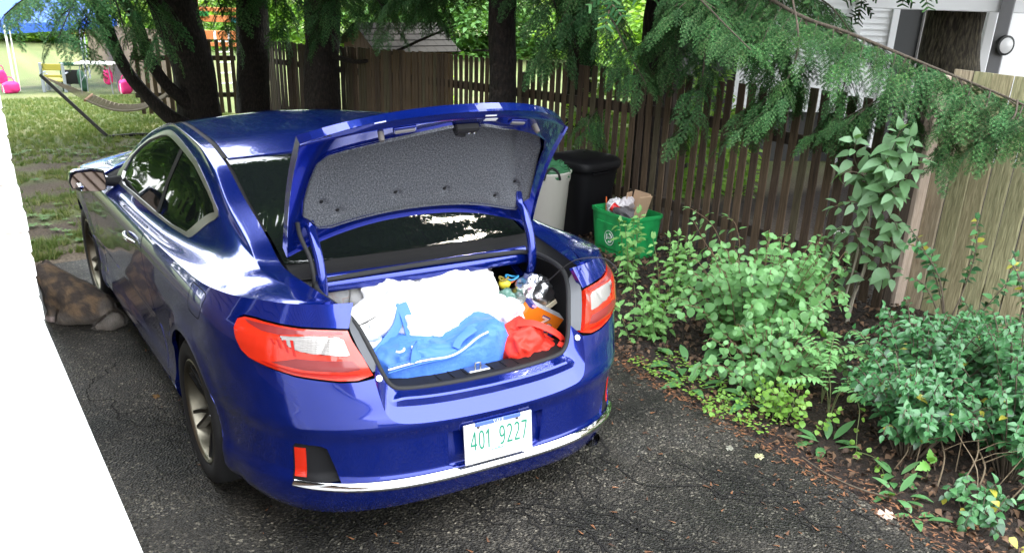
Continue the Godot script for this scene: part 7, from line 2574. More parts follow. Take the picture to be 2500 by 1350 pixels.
# ---------------------------------------------------------------- hemlocks
func spray(len: float, sd: int, wide := 1.0) -> ArrayMesh:
	var r := RandomNumberGenerator.new()
	r.seed = sd
	var mb := MB.new()
	var twig := Color(0.13, 0.095, 0.06)
	var needle := func(p: Vector3, d: Vector3, l: float) -> void:
		var s := d.cross(Vector3.UP).normalized() * 0.0027 * wide
		var n := (Vector3.UP + Vector3(r.randf_range(-0.4, 0.4), 0, r.randf_range(-0.4, 0.4))).normalized()
		mb.tri(p - s, p + s, p + d * l + s * 0.6, n, n, n)
		mb.tri(p - s, p + d * l + s * 0.6, p + d * l - s * 0.6, n, n, n)
	var row := func(a: Vector3, b: Vector3, l: float, step: float) -> void:
		var t := (b - a).normalized()
		var side := t.cross(Vector3.UP).normalized()
		var L := a.distance_to(b)
		var x := 0.0
		var tip: float = r.randf_range(0.75, 1.0)
		while x < L:
			var p := a + t * x
			var rel := x / L
			var young := smooth(0.55, 1.0, rel) * tip
			mb.col = Color(0.030, 0.088, 0.030).lerp(Color(0.125, 0.270, 0.095), young) * r.randf_range(0.8, 1.2)
			for sg in [1.0, -1.0]:
				needle.call(p, (side * sg + t * 0.55 + Vector3(0, r.randf_range(-0.25, 0.15), 0)).normalized(), l * r.randf_range(0.8, 1.1) * (1.0 - 0.4 * smooth(0.85, 1.0, rel)))
			x += step
		mb.col = twig
		var w := side * 0.0016
		mb.tri(a - w, a + w, b, Vector3.UP, Vector3.UP, Vector3.UP)
	var drop := func(z: float) -> float: return -0.30 * z * z / len
	var z := 0.02
	var sg := 1.0
	var prev := Vector3.ZERO
	var steps := 8
	for i in steps:
		var q := Vector3(0, drop.call(len * (i + 1) / steps), len * (i + 1) / steps)
		row.call(prev, q, 0.016, 0.009)
		prev = q
	while z < len * 0.94:
		var l: float = (len - z) * 0.42 * r.randf_range(0.75, 1.1) + 0.018
		l *= smooth(-0.08, 0.10, z) * 1.0
		var a := Vector3(0, drop.call(z), z)
		var d := Vector3(sg * 0.85, -0.12 + r.randf_range(-0.12, 0.08), 0.62).normalized()
		var m := a + d * l * 0.6
		var e := a + d * l + Vector3(0, -0.22 * l, 0)
		row.call(a, m, 0.016, 0.009)
		row.call(m, e, 0.0145, 0.009)
		if l > 0.07:
			for k in 3:
				var f := 0.3 + 0.22 * k
				var b := a + d * l * f
				var dd := Vector3(d.x * 0.3 + (0.8 if (k % 2 == 0) == (sg > 0) else -0.15), -0.15, 0.75).normalized()
				row.call(b, b + dd * l * 0.36 * (1.15 - f), 0.014, 0.009)
		sg = -sg
		z += 0.020
	return mb.mesh(true)

var sprays := []

# sprays along a bough: main curve with side branches that droop
func bough(pts: Array, reach: float, out: Array, cols: PackedColorArray, r: RandomNumberGenerator, sc := 1.0, from := 0.15, hang := 0.35, limbs: MB = null, r0 := 0.02, bright := 1.0, step := 0.10) -> void:
	var c := spline(pts, 8)
	var n := c.size()
	var total := 0.0
	for i in n - 1:
		total += c[i].distance_to(c[i + 1])
	if limbs:
		var rad := []
		for i in n:
			rad.append(lerpf(r0, 0.004, float(i) / (n - 1)))
		limbs.tube(c, rad, 6)
	var d := total * from
	var acc := 0.0
	var i := 0
	var sg := 1.0
	while d < total:
		while i < n - 2 and acc + c[i].distance_to(c[i + 1]) < d:
			acc += c[i].distance_to(c[i + 1])
			i += 1
		var p: Vector3 = c[i].lerp(c[i + 1], clampf((d - acc) / maxf(c[i].distance_to(c[i + 1]), 1e-6), 0, 1))
		var t: Vector3 = (c[i + 1] - c[i]).normalized()
		var rel := d / total
		var side := t.cross(Vector3.UP)
		side = side.normalized() if side.length() > 0.1 else Vector3(1, 0, 0)
		var L := reach * (1.0 - 0.75 * rel) * r.randf_range(0.65, 1.15) * smooth(from - 0.15, from + 0.2, rel)
		var dir := (side * sg * 0.8 + t * 0.6 + Vector3(0, r.randf_range(-0.25, 0.1) - hang * 0.5, 0)).normalized()
		var q := p
		var k := 0
		var done := 0.0
		var stp := 0.085 * sc
		if limbs and L > 0.2:
			limbs.tube([p, p + dir * L * 0.6 + Vector3(0, -hang * L * 0.15, 0), p + dir * L + Vector3(0, -hang * L * 0.5, 0)], [0.005, 0.003, 0.002], 4)
		while done <= L:
			var sd := dir.cross(Vector3.UP).normalized()
			var fd := (dir + sd * (0.75 if k % 2 == 0 else -0.75) + Vector3(r.randf_range(-0.15, 0.15), -hang * (0.35 + 0.6 * done / maxf(L, 0.01)) + r.randf_range(-0.2, 0.12), r.randf_range(-0.15, 0.15))).normalized()
			if done + stp > L:
				fd = (dir + Vector3(0, -hang * 0.6, 0)).normalized()
			var up3 := (Vector3.UP + Vector3(r.randf_range(-0.35, 0.35), 0, r.randf_range(-0.35, 0.35)))
			up3 = (up3 - fd * up3.dot(fd)).normalized()
			var s := sc * r.randf_range(0.75, 1.2)
			out.append(Transform3D(Basis(up3.cross(fd), up3, fd).scaled(Vector3.ONE * s), q))
			var v := r.randf_range(0.7, 1.2) * bright
			cols.append(Color(v * r.randf_range(0.9, 1.1), v, v * r.randf_range(0.85, 1.1)))
			q += dir * stp + Vector3(0, -hang * stp * done / maxf(L, 0.05) * 0.6, 0)
			done += stp
			k += 1
		sg = -sg
		d += step * sc * r.randf_range(0.7, 1.2)

func finish_foliage(root: Node3D, out: Array, cols: PackedColorArray, m: Material) -> void:
	var n := sprays.size()
	for k in n:
		var a := []
		var cc := PackedColorArray()
		for i in range(k, out.size(), n):
			a.append(out[i])
			cc.append(cols[i])
		if a.size():
			multi("foliage", sprays[k], a, m, root, cc)

func trunk_mesh(pts: Array, radii: Array, sides := 20, rough := 0.08, sd := 1) -> MB:
	var nz := FastNoiseLite.new()
	nz.seed = sd
	nz.frequency = 2.2
	nz.fractal_octaves = 4
	var mb := MB.new()
	var c := spline(pts, 8)
	var rows := []
	for i in c.size():
		var t := float(i) / (c.size() - 1) * (radii.size() - 1)
		var k := mini(int(t), radii.size() - 2)
		var r: float = lerpf(radii[k], radii[k + 1], t - k)
		var d: Vector3 = (c[mini(i + 1, c.size() - 1)] - c[maxi(i - 1, 0)]).normalized()
		var ux := Vector3(0, 0, 1).cross(d).normalized()
		var uy := d.cross(ux)
		var row := []
		for j in sides + 1:
			var a := TAU * j / sides
			var o := ux * cos(a) + uy * sin(a)
			var h := nz.get_noise_3d(cos(a) * 2.0 + sd, c[i].y * 0.5, sin(a) * 2.0)
			row.append(c[i] + o * r * (1.0 + rough * h * 2.0))
		rows.append(row)
	mb.grid(rows, false, false, false)
	return mb

func build_trees() -> void:
	var r := RandomNumberGenerator.new()
	r.seed = 31
	for k in 4:
		sprays.append(spray(0.22 + 0.025 * k, 100 + k))
	var fol := mat("hemlock_needles", Color.WHITE, 0.75)
	fol.metallic_specular = 0.25
	fol.vertex_color_use_as_albedo = true
	fol.backlight_enabled = true
	fol.backlight = Color(0.28, 0.40, 0.10)
	var bark := mat("hemlock_bark", Color.WHITE, 0.95)
	bark.albedo_texture = noise_tex(0.035, [[0.0, lin(0.005, 0.004, 0.0035)], [0.5, lin(0.016, 0.012, 0.010)], [0.8, lin(0.032, 0.023, 0.018)], [1.0, lin(0.06, 0.043, 0.032)]], 512, FastNoiseLite.TYPE_SIMPLEX, 51, 5)
	bark.normal_enabled = true
	bark.normal_texture = bump_tex(0.03, 14.0, 512, FastNoiseLite.TYPE_SIMPLEX, 51)
	triplanar(bark, 1.0)
	bark.uv1_scale = Vector3(1.6, 0.5, 1.6)
	var crown := func(c: Vector3, y0: float, y1: float, reach: float, out: Array, cols: PackedColorArray, lm: MB, n := 9) -> void:
		for i in n:
			var t := float(i) / (n - 1)
			var y := lerpf(y0, y1, t)
			var L := reach * (1.0 - 0.72 * t)
			for k in 7:
				var a := TAU * k / 7.0 + i * 0.9 + r.randf_range(-0.2, 0.2)
				var d := Vector3(cos(a), 0, sin(a))
				var LL := L * r.randf_range(0.75, 1.1)
				var s := Vector3(c.x, y, c.z)
				bough([s, s + d * LL * 0.4 + Vector3(0, 0.12, 0), s + d * LL * 0.8 + Vector3(0, -0.12, 0), s + d * LL + Vector3(0, -0.42, 0)], LL * 0.42, out, cols, r, 4.2, 0.12, 0.4, lm, 0.03, 1.0, 0.11)
	# 1: the big multi-stemmed tree by the hammock
	var t1 := thing("hemlock_tree", "big dark multi-stemmed hemlock with two curved leaning stems beside the hammock", "tree", Vector3.ZERO, 0.0, "hemlock trees along the fence")
	part("trunk", trunk_mesh([Vector3(2.33, -0.85, -13.5), Vector3(2.27, -0.3, -13.5), Vector3(2.24, 0.62, -13.5), Vector3(2.09, 1.55, -13.5), Vector3(1.9, 4.0, -13.5), Vector3(1.8, 9.0, -13.4)], [0.50, 0.36, 0.31, 0.29, 0.24, 0.1], 22, 0.10, 3), bark, t1)
	part("trunk", trunk_mesh([Vector3(2.15, -0.5, -13.55), Vector3(2.12, 0.55, -13.6), Vector3(1.86, 1.5, -13.6), Vector3(1.35, 3.4, -13.6), Vector3(1.0, 7.0, -13.6)], [0.24, 0.22, 0.20, 0.17, 0.06], 18, 0.10, 5), bark, t1)
	part("stem", trunk_mesh([Vector3(2.15, -0.45, -13.25), Vector3(1.75, -0.22, -13.2), Vector3(1.42, 0.13, -13.2), Vector3(1.11, 0.61, -13.2), Vector3(0.93, 1.21, -13.2), Vector3(0.88, 1.6, -13.2), Vector3(0.85, 3.2, -13.2)], [0.13, 0.115, 0.10, 0.10, 0.095, 0.09, 0.07], 14, 0.12, 7), bark, t1)
	part("stem", trunk_mesh([Vector3(2.15, -0.1, -13.35), Vector3(1.95, 0.10, -13.3), Vector3(1.71, 0.34, -13.3), Vector3(1.51, 0.72, -13.3), Vector3(1.42, 1.2, -13.3), Vector3(1.25, 1.58, -13.3), Vector3(0.9, 2.6, -13.3)], [0.12, 0.105, 0.095, 0.09, 0.085, 0.08, 0.06], 14, 0.12, 8), bark, t1)
	var out := []
	var cols := PackedColorArray()
	var lm := MB.new()
	crown.call(Vector3(1.9, 0, -13.5), 3.6, 9.5, 3.2, out, cols, lm)
	# low hanging sprays seen between the stems and at the far left
	for q in [
		[Vector3(1.0, 2.0, -13.1), Vector3(0.4, 1.9, -11.8), Vector3(-0.3, 1.75, -10.2), Vector3(-0.75, 1.55, -9.2)],
		[Vector3(1.0, 2.1, -13.1), Vector3(0.6, 1.9, -12.0), Vector3(0.15, 1.6, -10.6), Vector3(-0.2, 1.28, -9.6)],
		[Vector3(0.95, 1.7, -13.0), Vector3(0.7, 1.6, -12.3), Vector3(0.4, 1.35, -11.4), Vector3(0.2, 1.05, -10.9)],
		[Vector3(1.0, 1.9, -13.1), Vector3(0.9, 1.75, -12.2), Vector3(0.8, 1.45, -11.2), Vector3(0.78, 1.05, -10.8)],
		[Vector3(1.3, 1.9, -13.2), Vector3(1.35, 1.7, -12.5), Vector3(1.4, 1.4, -11.8), Vector3(1.38, 1.0, -11.4)],
		[Vector3(1.9, 1.9, -13.4), Vector3(1.6, 1.7, -12.8), Vector3(1.3, 1.35, -12.5), Vector3(1.15, 0.85, -12.4)],
		[Vector3(2.2, 2.0, -13.4), Vector3(2.4, 1.85, -12.8), Vector3(2.45, 1.6, -12.4), Vector3(2.45, 1.25, -12.2)]]:
		bough(q, 0.62, out, cols, r, 1.5, 0.25, 0.6, lm, 0.018, 1.5, 0.15)
	part("limbs", lm, bark, t1).set_meta("kind", "stuff")
	finish_foliage(t1, out, cols, fol)
	# 2
	var t2 := thing("hemlock_tree", "straight dark hemlock trunk, second from the hammock, behind the car roof", "tree", Vector3.ZERO, 0.0, "hemlock trees along the fence")
	part("trunk", trunk_mesh([Vector3(3.16, -0.85, -13.6), Vector3(3.20, -0.28, -13.6), Vector3(3.27, 0.59, -13.6), Vector3(3.33, 1.56, -13.6), Vector3(3.4, 4.5, -13.6), Vector3(3.5, 10.0, -13.6)], [0.36, 0.29, 0.27, 0.26, 0.22, 0.06], 20, 0.08, 11), bark, t2)
	out = []
	cols = PackedColorArray()
	lm = MB.new()
	crown.call(Vector3(3.4, 0, -13.6), 3.0, 10.5, 3.4, out, cols, lm)
	for q in [
		[Vector3(3.35, 2.2, -13.4), Vector3(3.3, 2.0, -12.6), Vector3(3.2, 1.65, -12.0), Vector3(3.1, 1.1, -11.7)],
		[Vector3(3.35, 2.0, -13.4), Vector3(3.0, 1.9, -12.9), Vector3(2.7, 1.6, -12.5), Vector3(2.6, 1.15, -12.4)],
		[Vector3(3.4, 2.3, -13.4), Vector3(3.5, 2.0, -12.7), Vector3(3.45, 1.6, -12.3), Vector3(3.35, 1.15, -12.2)]]:
		bough(q, 0.6, out, cols, r, 1.5, 0.2, 0.6, lm, 0.015, 1.5, 0.13)
	part("limbs", lm, bark, t2).set_meta("kind", "stuff")
	finish_foliage(t2, out, cols, fol)
	# 3
	var t3 := thing("hemlock_tree", "thick dark hemlock trunk in front of the dense pickets beside the small shed", "tree", Vector3.ZERO, 0.0, "hemlock trees along the fence")
	part("trunk", trunk_mesh([Vector3(3.30, -0.6, -10.6), Vector3(3.33, 0.06, -10.6), Vector3(3.37, 0.83, -10.6), Vector3(3.42, 1.67, -10.6), Vector3(3.5, 5.0, -10.6), Vector3(3.5, 11.0, -10.6)], [0.34, 0.275, 0.25, 0.245, 0.20, 0.05], 20, 0.08, 13), bark, t3)
	out = []
	cols = PackedColorArray()
	lm = MB.new()
	crown.call(Vector3(3.5, 0, -10.6), 3.0, 11.0, 3.6, out, cols, lm)
	lm.tube(spline([Vector3(3.45, 0.96, -10.4), Vector3(3.62, 0.93, -9.8), Vector3(4.0, 1.05, -9.6), Vector3(4.4, 1.25, -9.4), Vector3(4.7, 1.45, -9.0)], 5), [0.045, 0.04, 0.036, 0.034, 0.03, 0.03, 0.028, 0.028, 0.026, 0.025, 0.024, 0.022, 0.02, 0.02, 0.018, 0.018, 0.016, 0.015, 0.012, 0.01, 0.008], 7)
	for q in [
		[Vector3(3.5, 2.3, -10.4), Vector3(3.6, 2.0, -9.6), Vector3(3.6, 1.7, -9.0), Vector3(3.55, 1.45, -8.6)],
		[Vector3(3.5, 2.2, -10.3), Vector3(3.3, 1.95, -9.8), Vector3(3.1, 1.65, -9.5), Vector3(2.95, 1.3, -9.4)],
		[Vector3(3.5, 2.4, -10.4), Vector3(3.9, 2.1, -9.6), Vector3(4.2, 1.8, -9.0), Vector3(4.3, 1.5, -8.7)]]:
		bough(q, 0.8, out, cols, r, 1.1, 0.1, 0.55, lm, 0.015, 1.0, 0.09)
	part("limbs", lm, bark, t3).set_meta("kind", "stuff")
	finish_foliage(t3, out, cols, fol)
	# 4
	var t4 := thing("hemlock_tree", "slender dark hemlock trunk in front of the open pickets above the raised boot lid", "tree", Vector3.ZERO, 0.0, "hemlock trees along the fence")
	part("trunk", trunk_mesh([Vector3(3.36, -0.2, -5.55), Vector3(3.36, 0.4, -5.55), Vector3(3.36, 1.28, -5.55), Vector3(3.34, 2.0, -5.55), Vector3(3.4, 5.0, -5.5), Vector3(3.4, 10.0, -5.5)], [0.17, 0.148, 0.138, 0.134, 0.11, 0.04], 18, 0.06, 17), bark, t4)
	out = []
	cols = PackedColorArray()
	lm = MB.new()
	crown.call(Vector3(3.4, 0, -5.5), 3.2, 10.5, 3.2, out, cols, lm)
	lm.tube(spline([Vector3(3.4, 1.62, -5.6), Vector3(3.9, 1.35, -6.6), Vector3(4.3, 1.25, -7.6), Vector3(4.5, 1.2, -8.2)], 5), [0.024, 0.022, 0.02, 0.018, 0.017, 0.016, 0.015, 0.014, 0.013, 0.012, 0.011, 0.01, 0.009, 0.008, 0.006, 0.005], 7)
	for q in [
		[Vector3(3.4, 2.3, -5.5), Vector3(3.3, 2.15, -4.9), Vector3(3.25, 1.9, -4.5), Vector3(3.2, 1.55, -4.3)],
		[Vector3(3.4, 2.2, -5.5), Vector3(3.4, 2.1, -6.4), Vector3(3.45, 1.9, -7.2), Vector3(3.5, 1.6, -7.8)],
		[Vector3(3.4, 2.4, -5.5), Vector3(3.1, 2.25, -6.0), Vector3(2.9, 2.0, -6.6), Vector3(2.8, 1.75, -7.0)],
		[Vector3(3.4, 2.3, -5.5), Vector3(3.7, 2.1, -5.2), Vector3(3.9, 1.85, -5.0), Vector3(4.0, 1.5, -4.9)]]:
		bough(q, 0.6, out, cols, r, 1.0, 0.1, 0.5, lm, 0.013, 1.0, 0.09)
	part("limbs", lm, bark, t4).set_meta("kind", "stuff")
	finish_foliage(t4, out, cols, fol)
	# 5: the near one whose boughs hang over the bed
	var t5 := thing("hemlock_tree", "hemlock behind the pickets whose long drooping boughs hang over the bed and the stockade fence", "tree", Vector3.ZERO, 0.0, "hemlock trees along the fence")
	part("trunk", trunk_mesh([Vector3(4.35, -0.2, -4.3), Vector3(4.35, 0.6, -4.3), Vector3(4.35, 1.6, -4.3), Vector3(4.4, 4.0, -4.3), Vector3(4.5, 10.0, -4.3)], [0.26, 0.21, 0.19, 0.16, 0.05], 18, 0.07, 19), bark, t5)
	out = []
	cols = PackedColorArray()
	lm = MB.new()
	crown.call(Vector3(4.6, 0, -4.5), 3.2, 6.0, 1.5, out, cols, lm, 5)
	var near := [
		# the long limb
		[[Vector3(4.3, 2.45, -4.2), Vector3(3.8, 2.25, -3.1), Vector3(3.55, 1.96, -2.0), Vector3(3.55, 1.87, -1.55), Vector3(3.55, 1.77, -1.1), Vector3(3.55, 1.68, -0.7), Vector3(3.5, 1.59, -0.25), Vector3(3.4, 1.50, 0.10)], 0.62, 0.30, 0.95, 0.017],
		[[Vector3(4.3, 2.5, -4.2), Vector3(3.8, 2.35, -4.1), Vector3(3.4, 2.05, -4.0), Vector3(3.3, 1.7, -3.6), Vector3(3.2, 1.38, -3.1)], 0.50, 0.25, 0.9, 0.014],
		[[Vector3(4.3, 2.5, -4.2), Vector3(3.6, 2.3, -4.3), Vector3(3.25, 2.0, -4.2), Vector3(3.15, 1.72, -4.3), Vector3(3.1, 1.42, -4.5)], 0.45, 0.3, 0.9, 0.012],
		[[Vector3(4.3, 2.6, -4.2), Vector3(3.5, 2.35, -3.2), Vector3(3.12, 2.05, -2.65), Vector3(3.08, 1.88, -2.75), Vector3(3.0, 1.68, -3.0)], 0.42, 0.35, 0.8, 0.012],
		[[Vector3(3.5, 2.3, -3.1), Vector3(3.15, 2.08, -2.6), Vector3(3.1, 1.93, -2.3), Vector3(3.02, 1.74, -1.85)], 0.44, 0.2, 0.8, 0.010],
		[[Vector3(4.3, 2.1, -4.2), Vector3(3.95, 1.9, -3.4), Vector3(3.6, 1.55, -2.9), Vector3(3.4, 1.18, -2.75), Vector3(3.3, 1.0, -2.85)], 0.36, 0.45, 0.9, 0.010],
		[[Vector3(3.4, 2.05, -1.9), Vector3(3.3, 1.75, -1.7), Vector3(3.2, 1.42, -1.75), Vector3(3.1, 1.18, -1.98)], 0.34, 0.35, 0.8, 0.008],
		[[Vector3(3.55, 1.93, -1.9), Vector3(3.48, 1.7, -1.75), Vector3(3.45, 1.45, -1.95), Vector3(3.42, 1.28, -2.25)], 0.38, 0.3, 0.8, 0.008],
		[[Vector3(3.55, 1.75, -1.05), Vector3(3.5, 1.55, -1.10), Vector3(3.45, 1.38, -1.3), Vector3(3.42, 1.20, -1.6)], 0.38, 0.2, 0.75, 0.007],
		[[Vector3(3.55, 1.67, -0.66), Vector3(3.5, 1.55, -0.55), Vector3(3.46, 1.44, -0.52), Vector3(3.42, 1.30, -0.55)], 0.38, 0.2, 0.75, 0.006],
		[[Vector3(3.5, 1.60, -0.25), Vector3(3.42, 1.52, -0.2), Vector3(3.38, 1.44, -0.25), Vector3(3.36, 1.36, -0.35)], 0.36, 0.2, 0.75, 0.006],
		[[Vector3(3.55, 1.85, -1.5), Vector3(3.5, 1.68, -1.45), Vector3(3.5, 1.5, -1.45), Vector3(3.45, 1.35, -1.5)], 0.36, 0.2, 0.8, 0.007],
		[[Vector3(3.55, 1.72, -0.9), Vector3(3.52, 1.56, -0.85), Vector3(3.5, 1.40, -0.9), Vector3(3.45, 1.25, -1.0)], 0.36, 0.2, 0.8, 0.007],
		[[Vector3(3.9, 2.3, -3.3), Vector3(3.6, 2.0, -2.5), Vector3(3.5, 1.7, -2.1), Vector3(3.4, 1.4, -2.0)], 0.5, 0.3, 0.9, 0.010],
		[[Vector3(3.9, 2.3, -3.6), Vector3(3.7, 2.0, -3.3), Vector3(3.55, 1.75, -3.2), Vector3(3.5, 1.45, -3.25)], 0.5, 0.3, 0.9, 0.010],
		[[Vector3(4.3, 1.2, -4.3), Vector3(3.9, 1.1, -4.4), Vector3(3.6, 0.92, -4.35), Vector3(3.5, 0.82, -4.2)], 0.28, 0.5, 0.8, 0.006],
		[[Vector3(4.3, 2.4, -4.3), Vector3(4.3, 2.1, -3.6), Vector3(4.2, 1.8, -2.9), Vector3(4.1, 1.4, -2.5)], 0.6, 0.2, 1.0, 0.012],
		[[Vector3(4.4, 2.4, -4.3), Vector3(4.8, 2.2, -3.6), Vector3(5.0, 2.0, -3.0), Vector3(5.0, 1.7, -2.6)], 0.6, 0.2, 1.0, 0.012]]
	for q in near:
		bough(q[0], q[1], out, cols, r, q[3], q[2], 0.42, lm, q[4], 1.15, 0.068)
	part("limbs", lm, wood_mat("limb_bark", Color(0.035, 0.028, 0.022), Color(0.16, 0.125, 0.09), 45), t5).set_meta("kind", "stuff")
	finish_foliage(t5, out, cols, fol)
	# canopy trees beyond the fence that shade the drive
	for q in [[Vector3(7.2, 0, -9.5), "tall hemlock beyond the fence, its crown above the small shed", 3.2], [Vector3(7.4, 0, -1.2), "tall hemlock beyond the stockade fence near the neighbour's porch", 3.6]]:
		var tt := thing("hemlock_tree", q[1], "tree", Vector3.ZERO, 0.0, "hemlock trees along the fence")
		part("trunk", trunk_mesh([q[0] + Vector3(0, -0.5, 0), q[0] + Vector3(0, 3, 0), q[0] + Vector3(0.1, 7, 0), q[0] + Vector3(0.1, 12.0, 0)], [0.25, 0.2, 0.16, 0.04], 14, 0.06, 23), bark, tt)
		out = []
		cols = PackedColorArray()
		lm = MB.new()
		crown.call(q[0], 4.2, 12.0, q[2], out, cols, lm)
		part("limbs", lm, bark, tt).set_meta("kind", "stuff")
		finish_foliage(tt, out, cols, fol)
	# the big rough deciduous trunk by the porch
	var big := thing("rough_trunk", "big rough-barked tree trunk standing under the neighbour's porch beam", "tree")
	var bk := mat("rough_bark", Color.WHITE, 0.95)
	bk.albedo_texture = noise_tex(0.03, [[0.0, lin(0.012, 0.010, 0.008)], [0.45, lin(0.05, 0.042, 0.030)], [0.75, lin(0.12, 0.105, 0.068)], [1.0, lin(0.20, 0.18, 0.13)]], 512, FastNoiseLite.TYPE_SIMPLEX, 61, 4)
	bk.normal_enabled = true
	bk.normal_texture = bump_tex(0.03, 16.0, 512, FastNoiseLite.TYPE_SIMPLEX, 61)
	triplanar(bk, 1.0)
	bk.uv1_scale = Vector3(2.4, 0.35, 2.4)
	part("trunk", trunk_mesh([Vector3(8.15, -0.3, -3.75), Vector3(8.18, 0.8, -3.8), Vector3(8.24, 1.9, -3.95), Vector3(8.3, 5.0, -4.0), Vector3(8.3, 9.0, -4.0)], [0.42, 0.33, 0.30, 0.26, 0.18], 36, 0.10, 29), bk, big)
	var cl := MB.new()
	for i in 7:
		leaf(cl, Transform3D(Basis(Vector3.UP, i * 0.9) * Basis(Vector3.RIGHT, 0.35 * sin(i * 2.0)), Vector3(cos(i * 2.1), 0.3 * sin(i * 1.3), sin(i * 1.7)) * 0.14), 0.17, 0.15, 0.3, 3)
	var cx := []
	for i in 4200:
		var d := Vector3(r.randfn(), r.randfn(), r.randfn()).normalized() * pow(r.randf(), 0.33)
		cx.append(Transform3D(Basis(Vector3.UP, r.randf() * TAU) * Basis(Vector3.RIGHT, r.randf_range(-0.5, 0.5)), Vector3(8.4, 7.8, -4.6) + d * Vector3(2.9, 3.0, 3.0)))
	multi("foliage", cl.mesh(), cx, leaf_mats("big_leaf", [Color(0.06, 0.15, 0.035)], 0.55)[0], big)

# ---------------------------------------------------------------- yard behind
func leafy_mass(called: String, label: String, category: String, c: Vector3, h: Vector3, n: int, ms: Array, sd: int, size := 0.16, group := "") -> Node3D:
	var r := RandomNumberGenerator.new()
	r.seed = sd
	var root := thing(called, label, category, c, 0.0, group)
	var clump := MB.new()
	for k in 9:
		var a := r.randf() * TAU
		var d := Vector3(cos(a), r.randf_range(-0.4, 0.6), sin(a)).normalized()
		var up3 := (Vector3.UP + Vector3(r.randf_range(-0.6, 0.6), 0, r.randf_range(-0.6, 0.6)))
		up3 = (up3 - d * up3.dot(d)).normalized()
		leaf(clump, Transform3D(Basis(up3.cross(d), up3, d), d * size * r.randf()), size, size * 0.6, 0.3, 3, 0)
	var cm := clump.mesh()
	for k in ms.size():
		var xf := []
		for i in n / ms.size():
			var d := Vector3(r.randfn(), r.randfn(), r.randfn()).normalized()
			var u := pow(r.randf(), 0.25)
			var lump := 1.0 + 0.22 * sin(d.x * 5.0 + sd) * sin(d.z * 4.0 + sd * 2.0) * cos(d.y * 4.0)
			var p := Vector3(d.x * h.x, absf(d.y) * h.y if d.y > -0.3 else d.y * h.y * 0.3, d.z * h.z) * u * lump
			xf.append(Transform3D(Basis(Vector3.UP, r.randf() * TAU).scaled(Vector3.ONE * r.randf_range(0.7, 1.4)), p))
		multi("foliage", cm, xf, ms[k], root)
	var mb := MB.new()
	mb.tube([Vector3(0, -c.y + ground_y(c.z) - 0.1, 0), Vector3(0.05, 0.0, 0), Vector3(0, h.y * 0.5, 0)], [maxf(0.04, h.x * 0.06), maxf(0.03, h.x * 0.04), 0.02], 8)
	part("trunk", mb, mats.hemlock_bark, root)
	return root

